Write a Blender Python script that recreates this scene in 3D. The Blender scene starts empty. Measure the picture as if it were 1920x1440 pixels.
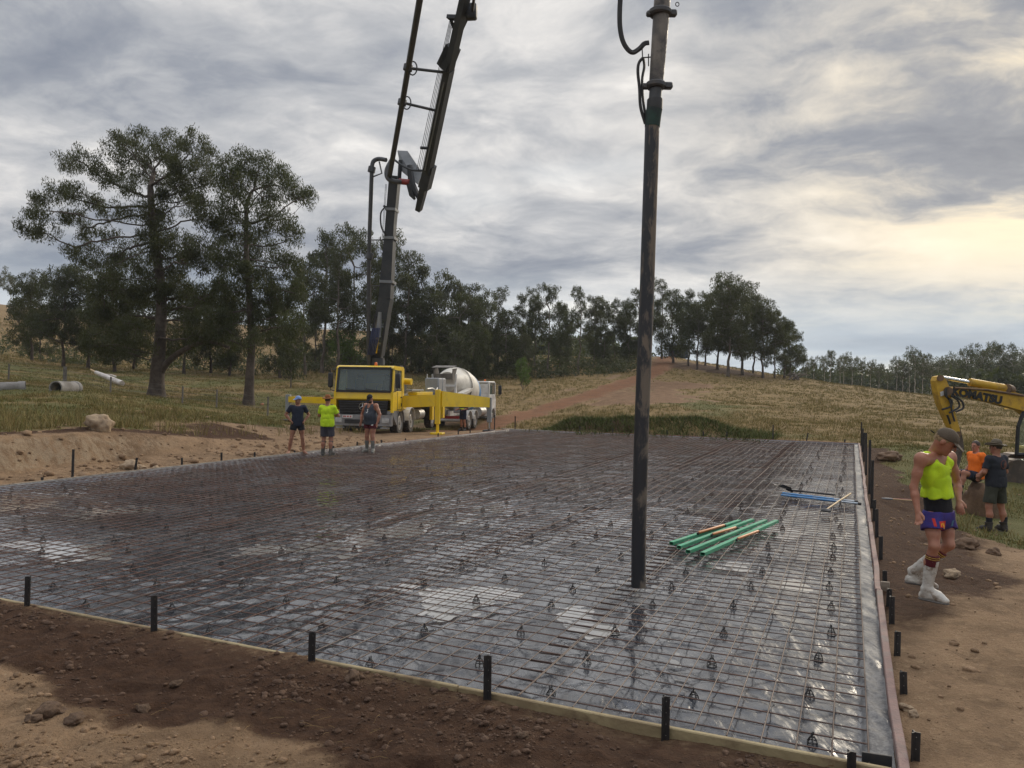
import bpy, math, random
import numpy as np
from mathutils import Vector, Matrix

SC = bpy.context.scene
COL = SC.collection
RNG = np.random.default_rng(7)
random.seed(7)

# ------------------------------------------------------------------ camera
F_PX, ROLL, PITCH, CAM_H = 1453.0, 0.01608, 0.00218, 2.1      # photo 1920 x 1440, focal length in its pixels
_F = np.array([0, math.cos(PITCH), math.sin(PITCH)])
_U0 = np.array([0, -math.sin(PITCH), math.cos(PITCH)])
_R0 = np.array([1.0, 0, 0])
_R = _R0 * math.cos(ROLL) + _U0 * math.sin(ROLL)
_U = -_R0 * math.sin(ROLL) + _U0 * math.cos(ROLL)
CAM = np.array([0, 0, CAM_H])

def ray(px, py):
    return _F + _R * (px - 960) / F_PX + _U * (720 - py) / F_PX
def P(px, py, D):
    """point seen at photo pixel (px,py) at world distance Y = D"""
    d = ray(px, py); return CAM + d * (D / d[1])
def G(px, py, z=0.0):
    """point seen at photo pixel on the level plane z"""
    d = ray(px, py); return CAM + d * ((z - CAM_H) / d[2])

cam_data = bpy.data.cameras.new('camera'); cam = bpy.data.objects.new('camera', cam_data); COL.objects.link(cam)
cam_data.sensor_width = 36; cam_data.lens = 36 * F_PX / 1920
cam_data.clip_start = 0.05; cam_data.clip_end = 6000
M = Matrix.Identity(4)
for r in range(3):
    M[r][0], M[r][1], M[r][2], M[r][3] = _R[r], _U[r], -_F[r], CAM[r]
cam.matrix_world = M
SC.camera = cam

# ------------------------------------------------------------------ world: broken evening overcast
SUN_AZ, SUN_EL = math.radians(37), math.radians(14)
world = bpy.data.worlds.new('World'); SC.world = world; world.use_nodes = True
NT = world.node_tree; NT.nodes.clear()
class NB:
    """tiny node-graph helper"""
    def __init__(s, nt): s.nt = nt
    def n(s, typ, ins=None, **props):
        nd = s.nt.nodes.new(typ)
        for k, v in props.items(): setattr(nd, k, v)
        for k, v in (ins or {}).items():
            sock = nd.inputs[k]
            if isinstance(v, bpy.types.NodeSocket): s.nt.links.new(v, sock)
            else: sock.default_value = v
        return nd
    def math(s, op, a, b=0.0, c=None, clamp=False):
        nd = s.nt.nodes.new('ShaderNodeMath'); nd.operation = op; nd.use_clamp = clamp
        for i, v in enumerate((a, b) if c is None else (a, b, c)):
            if isinstance(v, bpy.types.NodeSocket): s.nt.links.new(v, nd.inputs[i])
            else: nd.inputs[i].default_value = v
        return nd.outputs[0]
    def mix(s, f, a, b, mode='MIX'):
        nd = s.nt.nodes.new('ShaderNodeMix'); nd.data_type = 'RGBA'; nd.blend_type = mode; nd.clamp_factor = True
        for i, v in ((0, f), (6, a), (7, b)):
            if isinstance(v, bpy.types.NodeSocket): s.nt.links.new(v, nd.inputs[i])
            elif i == 0: nd.inputs[i].default_value = v
            else: nd.inputs[i].default_value = (*v[:3], 1)
        return nd.outputs[2]
    def ramp(s, f, stops, interp='LINEAR'):
        nd = s.nt.nodes.new('ShaderNodeValToRGB'); cr = nd.color_ramp; cr.interpolation = interp
        while len(cr.elements) < len(stops): cr.elements.new(0.5)
        for e, (p, c) in zip(cr.elements, stops):
            e.position = p; e.color = (*c, 1) if isinstance(c, (tuple, list)) else (c, c, c, 1)
        s.nt.links.new(f, nd.inputs[0]); return nd.outputs[0]
    def noise(s, vec, scale, detail=4, rough=0.55, dist=0.0, out='Fac', dims='3D'):
        nd = s.n('ShaderNodeTexNoise', {'Scale': scale, 'Detail': detail, 'Roughness': rough, 'Distortion': dist}, noise_dimensions=dims)
        if vec is not None: s.nt.links.new(vec, nd.inputs['Vector'])
        return nd.outputs[out]
    def mapping(s, vec, loc=(0, 0, 0), rot=(0, 0, 0), scale=(1, 1, 1)):
        return s.n('ShaderNodeMapping', {'Vector': vec, 'Location': loc, 'Rotation': rot, 'Scale': scale}).outputs[0]
    def smooth(s, v, lo, hi):
        nd = s.n('ShaderNodeMapRange', {0: v, 1: lo, 2: hi, 3: 0.0, 4: 1.0}, interpolation_type='SMOOTHSTEP')
        return nd.outputs[0]

def build_world(o1=(31.4, 15.9), o2=(2.2, -6.6)):
    b = NB(NT)
    out = b.n('ShaderNodeOutputWorld')
    tc = b.n('ShaderNodeTexCoord').outputs['Generated']
    sep = b.n('ShaderNodeSeparateXYZ', {0: tc})
    x, y, z = sep.outputs[0], sep.outputs[1], sep.outputs[2]
    zc = b.math('MAXIMUM', z, 0.0)
    den = b.math('ADD', zc, 0.20)
    plane = b.n('ShaderNodeCombineXYZ', {0: b.math('DIVIDE', x, den), 1: b.math('DIVIDE', y, den), 2: 0.0}).outputs[0]
    # banks of cloud drawn out along the wind, broken by finer billow
    wob = b.n('ShaderNodeVectorMath', {0: b.n('ShaderNodeVectorMath', {0: b.noise(plane, 1.6, 4, 0.55, 0, 'Color'), 1: (0.5, 0.5, 0.5)}, operation='SUBTRACT').outputs[0], 1: (0.30, 0.30, 0.0)}, operation='MULTIPLY').outputs[0]
    pw = b.n('ShaderNodeVectorMath', {0: plane, 1: wob}, operation='ADD').outputs[0]
    big = b.noise(b.mapping(pw, loc=(*o1, 0), rot=(0, 0, math.radians(35)), scale=(0.5, 1.0, 1)), 1.0, 5, 0.5, 0.0)
    fine = b.noise(b.mapping(pw, loc=(*o2, 0), rot=(0, 0, math.radians(25)), scale=(0.95, 1.15, 1)), 2.9, 9, 0.62, 0.2)
    dens = b.math('ADD', b.math('MULTIPLY', big, 0.60), b.math('MULTIPLY', fine, 0.40))
    cloud = b.ramp(dens, [(0.33, (0.88, 0.845, 0.80)), (0.41, (0.60, 0.585, 0.57)), (0.475, (0.40, 0.405, 0.42)), (0.54, (0.25, 0.267, 0.303)), (0.63, (0.135, 0.158, 0.208))])
    # the glow round the hidden sun
    sd = (math.sin(SUN_AZ) * math.cos(SUN_EL), math.cos(SUN_AZ) * math.cos(SUN_EL), math.sin(SUN_EL))
    dot = b.n('ShaderNodeVectorMath', {0: tc, 1: sd}, operation='DOT_PRODUCT').outputs['Value']
    glow = b.math('POWER', b.math('MAXIMUM', dot, 0.0), 26.0)
    thin = b.smooth(dens, 0.58, 0.42)
    warm = b.mix(b.math('MULTIPLY', glow, b.math('ADD', b.math('MULTIPLY', thin, 0.85), 0.10)), cloud, (0.97, 0.80, 0.53))
    # low streaks of grey-blue cloud with clear pale gaps towards the horizon
    az = b.math('ARCTAN2', x, y)
    lowv = b.n('ShaderNodeCombineXYZ', {0: b.math('MULTIPLY', az, 1.7), 1: b.math('MULTIPLY', z, 13.0), 2: 4.0}).outputs[0]
    streak = b.noise(lowv, 0.9, 6, 0.55, 0.3)
    lowc = b.ramp(streak, [(0.34, (0.74, 0.74, 0.66)), (0.45, (0.52, 0.565, 0.60)), (0.56, (0.42, 0.475, 0.525)), (0.66, (0.33, 0.375, 0.43))])
    lowc = b.mix(b.math('MULTIPLY', b.math('POWER', glow, 0.6), b.math('MULTIPLY', b.smooth(streak, .56, .38), .8)), lowc, (0.95, 0.83, 0.50))
    col = b.mix(b.math('MULTIPLY', b.smooth(z, 0.17, 0.05), 0.85), warm, lowc)
    # clear sky showing in the thinnest places
    sky = b.n('ShaderNodeTexSky', sky_type='NISHITA', sun_disc=False, sun_elevation=SUN_EL, sun_rotation=SUN_AZ, air_density=1.0, dust_density=1.5)
    skyc = b.mix(1.0, sky.outputs[0], (0.1, 0.1, 0.1), 'MULTIPLY')
    gap = b.smooth(b.noise(b.mapping(plane, loc=(1.0, 5.0, 0)), 0.8, 3, 0.5, 0.2), 0.60, 0.76)
    col = b.mix(b.math('MULTIPLY', b.math('MULTIPLY', gap, b.smooth(z, 0.10, 0.22)), 0.4), col, skyc)
    # an overcast dome is brighter overhead than at the rim
    zen = b.math('ADD', b.math('MULTIPLY', b.smooth(z, 0.48, 0.98), 1.8), 1.0)
    bg = b.n('ShaderNodeBackground', {'Color': col, 'Strength': zen})
    NT.links.new(bg.outputs[0], out.inputs['Surface'])
build_world()

sun_data = bpy.data.lights.new('sun', 'SUN'); sun = bpy.data.objects.new('sun', sun_data); COL.objects.link(sun)
sun_data.energy = 1.3; sun_data.angle = math.radians(14); sun_data.color = (1.0, 0.88, 0.70)
_sd = Vector((math.sin(SUN_AZ) * math.cos(math.radians(24)), math.cos(SUN_AZ) * math.cos(math.radians(24)), math.sin(math.radians(24))))
sun.rotation_euler = _sd.to_track_quat('Z', 'Y').to_euler(); sun.location = (60, 80, 60)

SC.view_settings.view_transform = 'Standard'; SC.view_settings.look = 'None'
SC.view_settings.exposure = 0.45; SC.view_settings.gamma = 1.0
SC.render.engine = 'CYCLES'
SC.cycles.use_denoising = True
SC.cycles.max_bounces = 5; SC.cycles.diffuse_bounces = 2; SC.cycles.glossy_bounces = 3; SC.cycles.transmission_bounces = 4; SC.cycles.transparent_max_bounces = 6
SC.cycles.caustics_reflective = False; SC.cycles.caustics_refractive = False

# ------------------------------------------------------------------ numpy noise
def _h(ix, iy, iz, seed):
    with np.errstate(over='ignore'):
        n = ix.astype(np.uint32) * np.uint32(374761393) + iy.astype(np.uint32) * np.uint32(668265263) + iz.astype(np.uint32) * np.uint32(2147483647 - 58) + np.uint32(seed * 974711 + 13)
        n = (n ^ (n >> np.uint32(13))) * np.uint32(1274126177)
        n = n ^ (n >> np.uint32(16))
    return (n & np.uint32(0xffff)).astype(np.float64) / 65535.0
def vnoise(x, y, z=None, seed=0):
    """smooth value noise, about -1..1"""
    x = np.asarray(x, float); y = np.asarray(y, float); z = np.zeros_like(x) if z is None else np.asarray(z, float)
    ix, iy, iz = np.floor(x).astype(np.int64), np.floor(y).astype(np.int64), np.floor(z).astype(np.int64)
    fx, fy, fz = x - ix, y - iy, z - iz
    sx, sy, sz = (t * t * t * (t * (t * 6 - 15) + 10) for t in (fx, fy, fz))
    def c(i, j, k): return _h(ix + i, iy + j, iz + k, seed)
    l = lambda a, b, t: a + (b - a) * t
    r = l(l(l(c(0,0,0), c(1,0,0), sx), l(c(0,1,0), c(1,1,0), sx), sy), l(l(c(0,0,1), c(1,0,1), sx), l(c(0,1,1), c(1,1,1), sx), sy), sz)
    return r * 2 - 1
def vn2(x, y, seed=0):
    ix, iy = np.floor(x).astype(np.int64), np.floor(y).astype(np.int64)
    fx, fy = x - ix, y - iy
    sx, sy = (t * t * t * (t * (t * 6 - 15) + 10) for t in (fx, fy))
    zz = np.zeros_like(ix)
    c = lambda i, j: _h(ix + i, iy + j, zz, seed)
    a = c(0,0); b_ = c(1,0); d = c(0,1); e = c(1,1)
    return ((a + (b_ - a) * sx) * (1 - sy) + (d + (e - d) * sx) * sy) * 2 - 1
def fbm(x, y, octs=4, seed=0, gain=0.5):
    x = np.asarray(x, float); y = np.asarray(y, float)
    s = 0; a = 1.0; t = 0
    for o in range(octs):
        s = s + a * vn2(x * 2 ** o + o * 17.3, y * 2 ** o - o * 9.1, seed + o); t += a; a *= gain
    return s / t
def sstep(lo, hi, v):
    t = np.clip((v - lo) / (hi - lo), 0, 1); return t * t * (3 - 2 * t)

# ------------------------------------------------------------------ mesh helpers
def fast_mesh(name, verts, faces):
    """verts (n,3); faces (m,k) integer array with one k, or a list of lists"""
    me = bpy.data.meshes.new(name)
    verts = np.asarray(verts, np.float32)
    if isinstance(faces, np.ndarray):
        m, k = faces.shape
        me.vertices.add(len(verts)); me.vertices.foreach_set('co', verts.ravel())
        me.loops.add(m * k); me.loops.foreach_set('vertex_index', faces.astype(np.int32).ravel())
        me.polygons.add(m)
        me.polygons.foreach_set('loop_start', np.arange(0, m * k, k, dtype=np.int32))
        me.update(calc_edges=True)
    else:
        me.from_pydata([tuple(v) for v in verts], [], faces)
        me.update()
    return me
def smooth_mesh(me, on=True):
    me.polygons.foreach_set('use_smooth', np.full(len(me.polygons), on, bool)); me.update()
def mkobj(name, me, mat=None, parent=None):
    o = bpy.data.objects.new(name, me); COL.objects.link(o)
    if mat is not None and not me.materials: me.materials.append(mat)
    if parent is not None: o.parent = parent
    return o
def tag(o, label=None, cat=None, group=None, kind=None):
    if label: o['label'] = label
    if cat: o['category'] = cat
    if group: o['group'] = group
    if kind: o['kind'] = kind
    return o
def empty(name, loc=(0, 0, 0), rz=0.0, label=None, cat=None, group=None):
    o = bpy.data.objects.new(name, None); COL.objects.link(o)
    o.location = Vector(loc); o.rotation_euler = (0, 0, rz); o.empty_display_size = 0.2
    return tag(o, label, cat, group)
def copy_tree(o, parent=None):
    c = o.copy(); COL.objects.link(c); c.parent = parent
    for ch in list(o.children): copy_tree(ch, c)
    return c

def basis(d):
    d = np.asarray(d, float); d = d / max(np.linalg.norm(d), 1e-9)
    t = np.array([0, 0, 1.0]) if abs(d[2]) < 0.9 else np.array([0, 1.0, 0])
    u = np.cross(t, d); u /= np.linalg.norm(u)
    return u, np.cross(d, u), d
class MB:
    """collects shapes; build() links them as one mesh object"""
    def __init__(s): s.v = []; s.f = []
    def add(s, vs, fs):
        o = len(s.v); s.v += [tuple(float(c) for c in v) for v in vs]; s.f += [[i + o for i in f] for f in fs]; return s
    def box(s, c, size, rot=None, bev=0.0):
        """box with optional chamfered edges"""
        hx, hy, hz = (k / 2 for k in size); c = np.asarray(c, float)
        R = np.eye(3) if rot is None else np.array(rot)
        if bev <= 0:
            vs = [(sx * hx, sy * hy, sz * hz) for sz in (-1, 1) for sy in (-1, 1) for sx in (-1, 1)]
            fs = [[0, 2, 3, 1], [4, 5, 7, 6], [0, 1, 5, 4], [2, 6, 7, 3], [0, 4, 6, 2], [1, 3, 7, 5]]
        else:
            bev = min(bev, hx * .95, hy * .95, hz * .95)
            vs = []; idx = {}
            for sx in (-1, 1):
                for sy in (-1, 1):
                    for sz in (-1, 1):
                        for ax in range(3):
                            p = [sx * (hx - bev), sy * (hy - bev), sz * (hz - bev)]
                            p[ax] = (sx * hx, sy * hy, sz * hz)[ax]
                            idx[(sx, sy, sz, ax)] = len(vs); vs.append(tuple(p))
            fs = []
            for ax in range(3):
                o1, o2 = [k for k in range(3) if k != ax]
                for sg in (-1, 1):
                    q = []
                    for (p, r) in ((-1, -1), (1, -1), (1, 1), (-1, 1)):
                        t = [0, 0, 0]; t[ax] = sg; t[o1] = p; t[o2] = r; q.append(idx[(*t, ax)])
                    fs.append(q)
            for ax in range(3):
                o1, o2 = [k for k in range(3) if k != ax]
                for p in (-1, 1):
                    for r in (-1, 1):
                        t0 = [0, 0, 0]; t0[ax] = -1; t0[o1] = p; t0[o2] = r
                        t1 = list(t0); t1[ax] = 1
                        fs.append([idx[(*t0, o1)], idx[(*t1, o1)], idx[(*t1, o2)], idx[(*t0, o2)]])
            for sx in (-1, 1):
                for sy in (-1, 1):
                    for sz in (-1, 1):
                        fs.append([idx[(sx, sy, sz, k)] for k in range(3)])
        return s.add([c + R @ np.array(v) for v in vs], fs)
    def cyl(s, p0, p1, r0, r1=None, n=12, cap=True):
        r1 = r0 if r1 is None else r1
        p0, p1 = np.asarray(p0, float), np.asarray(p1, float); u, w, d = basis(p1 - p0)
        vs = []
        for p, r in ((p0, r0), (p1, r1)):
            for k in range(n):
                t = 2 * math.pi * k / n; vs.append(p + (u * math.cos(t) + w * math.sin(t)) * r)
        fs = [[k, (k + 1) % n, n + (k + 1) % n, n + k] for k in range(n)]
        if cap: fs += [list(range(n))[::-1], list(range(n, 2 * n))]
        return s.add(vs, fs)
    def tube(s, pts, r, n=8, cap=True, ry=None):
        """round tube along a polyline; r a number or one per point"""
        pts = [np.asarray(p, float) for p in pts]; m = len(pts)
        rs = [r] * m if np.isscalar(r) else list(r)
        vs = []; u = None
        for i, p in enumerate(pts):
            d = pts[min(i + 1, m - 1)] - pts[max(i - 1, 0)]; d = d / max(np.linalg.norm(d), 1e-9)
            if u is None: u, w, _ = basis(d)
            else:
                u = u - d * (u @ d); u /= max(np.linalg.norm(u), 1e-9); w = np.cross(d, u)
            for k in range(n):
                t = 2 * math.pi * k / n
                vs.append(p + u * math.cos(t) * rs[i] + w * math.sin(t) * rs[i] * (ry if ry else 1))
        fs = [[i * n + k, i * n + (k + 1) % n, (i + 1) * n + (k + 1) % n, (i + 1) * n + k] for i in range(m - 1) for k in range(n)]
        if cap: fs += [list(range(n))[::-1], list(range((m - 1) * n, m * n))]
        return s.add(vs, fs)
    def lathe(s, prof, o=(0, 0, 0), axis=(0, 0, 1), n=20, cap=True):
        u, w, d = basis(axis); o = np.asarray(o, float); vs = []; m = len(prof)
        for (r, h) in prof:
            for k in range(n):
                t = 2 * math.pi * k / n; vs.append(o + d * h + (u * math.cos(t) + w * math.sin(t)) * r)
        fs = [[i * n + k, i * n + (k + 1) % n, (i + 1) * n + (k + 1) % n, (i + 1) * n + k] for i in range(m - 1) for k in range(n)]
        if cap: fs += [list(range(n))[::-1], list(range((m - 1) * n, m * n))]
        return s.add(vs, fs)
    def prism(s, outline, v0, v1=None, thick=None):
        """outline: list of 3-D points (planar), extruded by vector v0"""
        o = [np.asarray(p, float) for p in outline]; n = len(o); e = np.asarray(v0, float)
        return s.add(o + [p + e for p in o], [list(range(n))[::-1], list(range(n, 2 * n))] + [[k, (k + 1) % n, n + (k + 1) % n, n + k] for k in range(n)])
    def beam(s, p0, p1, w0, h0, w1=None, h1=None, up=(0, 0, 1)):
        """rectangular beam, w across, h along up, tapering to w1,h1"""
        w1 = w0 if w1 is None else w1; h1 = h0 if h1 is None else h1
        p0, p1 = np.asarray(p0, float), np.asarray(p1, float); d = p1 - p0; d /= np.linalg.norm(d)
        up = np.asarray(up, float); sd = np.cross(d, up); sd /= np.linalg.norm(sd); up = np.cross(sd, d)
        vs = []
        for p, w, h in ((p0, w0, h0), (p1, w1, h1)):
            vs += [p - sd * w / 2 - up * h / 2, p + sd * w / 2 - up * h / 2, p + sd * w / 2 + up * h / 2, p - sd * w / 2 + up * h / 2]
        return s.add(vs, [[3, 2, 1, 0], [4, 5, 6, 7], [0, 1, 5, 4], [1, 2, 6, 5], [2, 3, 7, 6], [3, 0, 4, 7]])
    def mesh(s, name, smooth=False):
        me = bpy.data.meshes.new(name); me.from_pydata(s.v, [], s.f)
        me.validate(); me.update()
        import bmesh
        bm = bmesh.new(); bm.from_mesh(me); bmesh.ops.recalc_face_normals(bm, faces=bm.faces); bm.to_mesh(me); bm.free()
        if smooth:
            smooth_mesh(me)
            me.set_sharp_from_angle(angle=math.radians(38))
        return me
    def build(s, name, mat, parent=None, smooth=True):
        return mkobj(name, s.mesh(name, smooth), mat, parent)
def catmull(pts, sub=6):
    pts = [np.asarray(p, float) for p in pts]; q = [2 * pts[0] - pts[1]] + pts + [2 * pts[-1] - pts[-2]]; out = []
    for i in range(1, len(q) - 2):
        for k in range(sub):
            t = k / sub
            out.append(0.5 * (2 * q[i] + (q[i + 1] - q[i - 1]) * t + (2 * q[i - 1] - 5 * q[i] + 4 * q[i + 1] - q[i + 2]) * t * t + (3 * q[i] - q[i - 1] - 3 * q[i + 1] + q[i + 2]) * t ** 3))
    return out + [pts[-1]]

# ------------------------------------------------------------------ materials
MATS = {}
def newmat(name):
    m = bpy.data.materials.new(name); m.use_nodes = True; m.node_tree.nodes.clear(); MATS[name] = m
    b = NB(m.node_tree); out = b.n('ShaderNodeOutputMaterial'); bsdf = b.n('ShaderNodeBsdfPrincipled')
    m.node_tree.links.new(bsdf.outputs[0], out.inputs['Surface'])
    return m, b, bsdf
def link(b, s, sock): b.nt.links.new(s, sock)
def pm(name, c1, c2=None, scale=6.0, rough=0.6, metal=0.0, bump=0.0, bscale=40.0, dirt=None, dirt_amt=0.4, dscale=3.0, coat=0.0, rvar=0.12, coords='Object'):
    """plain procedural surface: two-tone noise, optional dirt patches, roughness variation, fine relief"""
    m, b, p = newmat(name)
    tc = b.n('ShaderNodeTexCoord').outputs[coords]
    n1 = b.noise(tc, scale, 6, 0.6)
    c2 = c2 or tuple(k * 0.8 for k in c1)
    col = b.mix(b.smooth(n1, 0.35, 0.65), c1, c2)
    r = b.math('ADD', rough - rvar / 2, b.math('MULTIPLY', n1, rvar))
    if dirt:
        n2 = b.noise(tc, dscale, 8, 0.68, 0.3)
        f = b.math('MULTIPLY', b.smooth(n2, 0.47, 0.66), dirt_amt)
        col = b.mix(f, col, dirt); r = b.math('ADD', r, b.math('MULTIPLY', f, 0.35), clamp=True)
    link(b, col, p.inputs['Base Color']); link(b, r, p.inputs['Roughness'])
    p.inputs['Metallic'].default_value = metal; p.inputs['Coat Weight'].default_value = coat
    if bump:
        bp = b.n('ShaderNodeBump', {'Strength': bump, 'Distance': 0.02, 'Height': b.noise(tc, bscale, 5, 0.6)})
        link(b, bp.outputs[0], p.inputs['Normal'])
    return m

# ================================================================== THE GROUND
HEAD = 0.4134; NR = np.array([2.183, 4.326]); LEN, WID = 29.58, 15.45       # the slab: near right corner, heading, size
SA = np.array([math.sin(HEAD), math.cos(HEAD)]); SB = np.array([-math.cos(HEAD), math.sin(HEAD)])
def S(a, b, z=0.0):
    p = NR + SA * a + SB * b; return np.array([p[0], p[1], z])
def slab_ab(x, y):
    dx, dy = np.asarray(x) - NR[0], np.asarray(y) - NR[1]
    return dx * SA[0] + dy * SA[1], dx * SB[0] + dy * SB[1]

def bank_h(a): return np.interp(a, [-8, 4, 6.5, 9, 11, 13, 15.5], [0.85, 0.85, 0.78, 0.62, 0.4, 0.14, 0.0])
def features(x, y):
    a, b = slab_ab(x, y)
    e = b - WID + 0.25 * fbm(a * 0.6, b * 0.15, 3, 5)
    bank = bank_h(a) * sstep(1.75, 2.45, e)
    heap = (0.75 + 0.25 * fbm(b * 0.7, a * 0.7, 3, 11)) * np.exp(-((a - LEN - 2.3) / 1.15) ** 2) * sstep(4.0, 6.6, b) * sstep(14.6, 12.8, b)
    return bank + heap

_cp = []
def _cpix(px, py, D): _cp.append(tuple(P(px, py, D)))
def _cs(a, b, z): _cp.append((*S(a, b)[:2], z))
for a, z in ((-4, -.03), (2, -.05), (8, -.05), (14, -.06), (20, -.07), (26, -.08), (30, -.1)): _cs(a, WID + 0.8, z)
for a in (-6, -1, 4, 9): _cs(a, WID + 1.7, -.04)
for b in (-6, -2, 2, 6, 10, 16): _cs(-0.8, b, -.02)
for b in (-6, -2, 2, 6, 10, 16): _cs(-2.4, b, .06); _cs(-5.5, b, .45)
for a, z in ((0, -.06), (4, -.05), (8, -.14), (14, -.28), (20, -.22), (29, -.12)): _cs(a, -0.7, z)
for a, z in ((0, -.05), (4, -.08), (8, -.3)): _cs(a, -3.5, z); _cs(a, -9, z)
for b in (1, 5, 9, 13): _cs(LEN + .9, b, -.12); _cs(15, b, -.1)
for t in ((1860, 995, 14.9), (1905, 912, 21), (1990, 915, 22), (2100, 930, 22), (0, 795, 20.5), (187, 803, 20.5), (350, 812, 24), (0, 762, 28), (150, 770, 27), (300, 778, 28), (450, 795, 29),
          (115, 736, 34), (10, 724, 37), (-300, 740, 30), (295, 744, 48), (465, 758, 46), (80, 672, 90), (0, 577, 190), (-300, 520, 190), (170, 610, 190), (545, 728, 62), (600, 697, 85),
          (640, 668, 118), (520, 788, 34), (400, 762, 40), (640, 812, 31), (740, 812, 33), (740, 810, 38), (880, 805, 46), (800, 806, 42), (930, 806, 38), (930, 776, 53), (1000, 708, 92), (1085, 704, 88), (850, 702, 92),
          (740, 690, 92), (1000, 772, 56), (1150, 722, 72), (1240, 693, 92), (1255, 669, 116), (1370, 708, 88), (1490, 711, 98), (1600, 724, 100), (1750, 752, 82), (1850, 766, 70), (2100, 790, 60), (1400, 797, 40),
          (1550, 790, 45), (1700, 838, 27), (1400, 752, 60), (1900, 802, 45), (1250, 760, 52), (1600, 752, 190), (1900, 760, 190), (2300, 760, 190), (1000, 660, 190), (700, 620, 190), (1250, 690, 190)):
    _cpix(*t)
for x, y, z in ((-700, 900, 60), (-200, 900, 40), (200, 900, 25), (600, 900, 0), (900, 300, -3), (-600, 300, 30), (0, -30, .6), (-30, -20, .8), (30, -20, .4), (-300, -100, 2), (300, -100, -2), (0, -400, 2)):
    _cp.append((x, y, z))
_cp = np.array(_cp)
def _warp(x, y):
    yy = np.maximum(np.asarray(y, float), -3.0)
    return np.stack([np.clip(np.asarray(x) / (yy + 7.0), -6, 6) * 3.0, np.log(yy + 7.0) * 2.2], -1)
_cw = _warp(_cp[:, 0], _cp[:, 1])
def _solve():
    n = len(_cp); d = np.linalg.norm(_cw[:, None] - _cw[None], axis=-1)
    A = np.zeros((n + 3, n + 3)); A[:n, :n] = d - 0.02 * np.eye(n) * -1
    Q = np.concatenate([np.ones((n, 1)), _cw], 1); A[:n, n:] = Q; A[n:, :n] = Q.T
    return np.linalg.solve(A, np.concatenate([_cp[:, 2] - features(_cp[:, 0], _cp[:, 1]), np.zeros(3)]))
_wt = _solve()
def base_z(x, y):
    x = np.asarray(x, float); y = np.asarray(y, float); q = _warp(x, y); out = np.zeros(x.shape); fl = q.reshape(-1, 2); o = np.empty(len(fl))
    for i in range(0, len(fl), 40000):
        k = fl[i:i + 40000]; d = np.sqrt(((k[:, None, :] - _cw[None]) ** 2).sum(-1))
        o[i:i + 40000] = d @ _wt[:-3] + _wt[-3] + k @ _wt[-2:]
    return o.reshape(x.shape)

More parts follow.
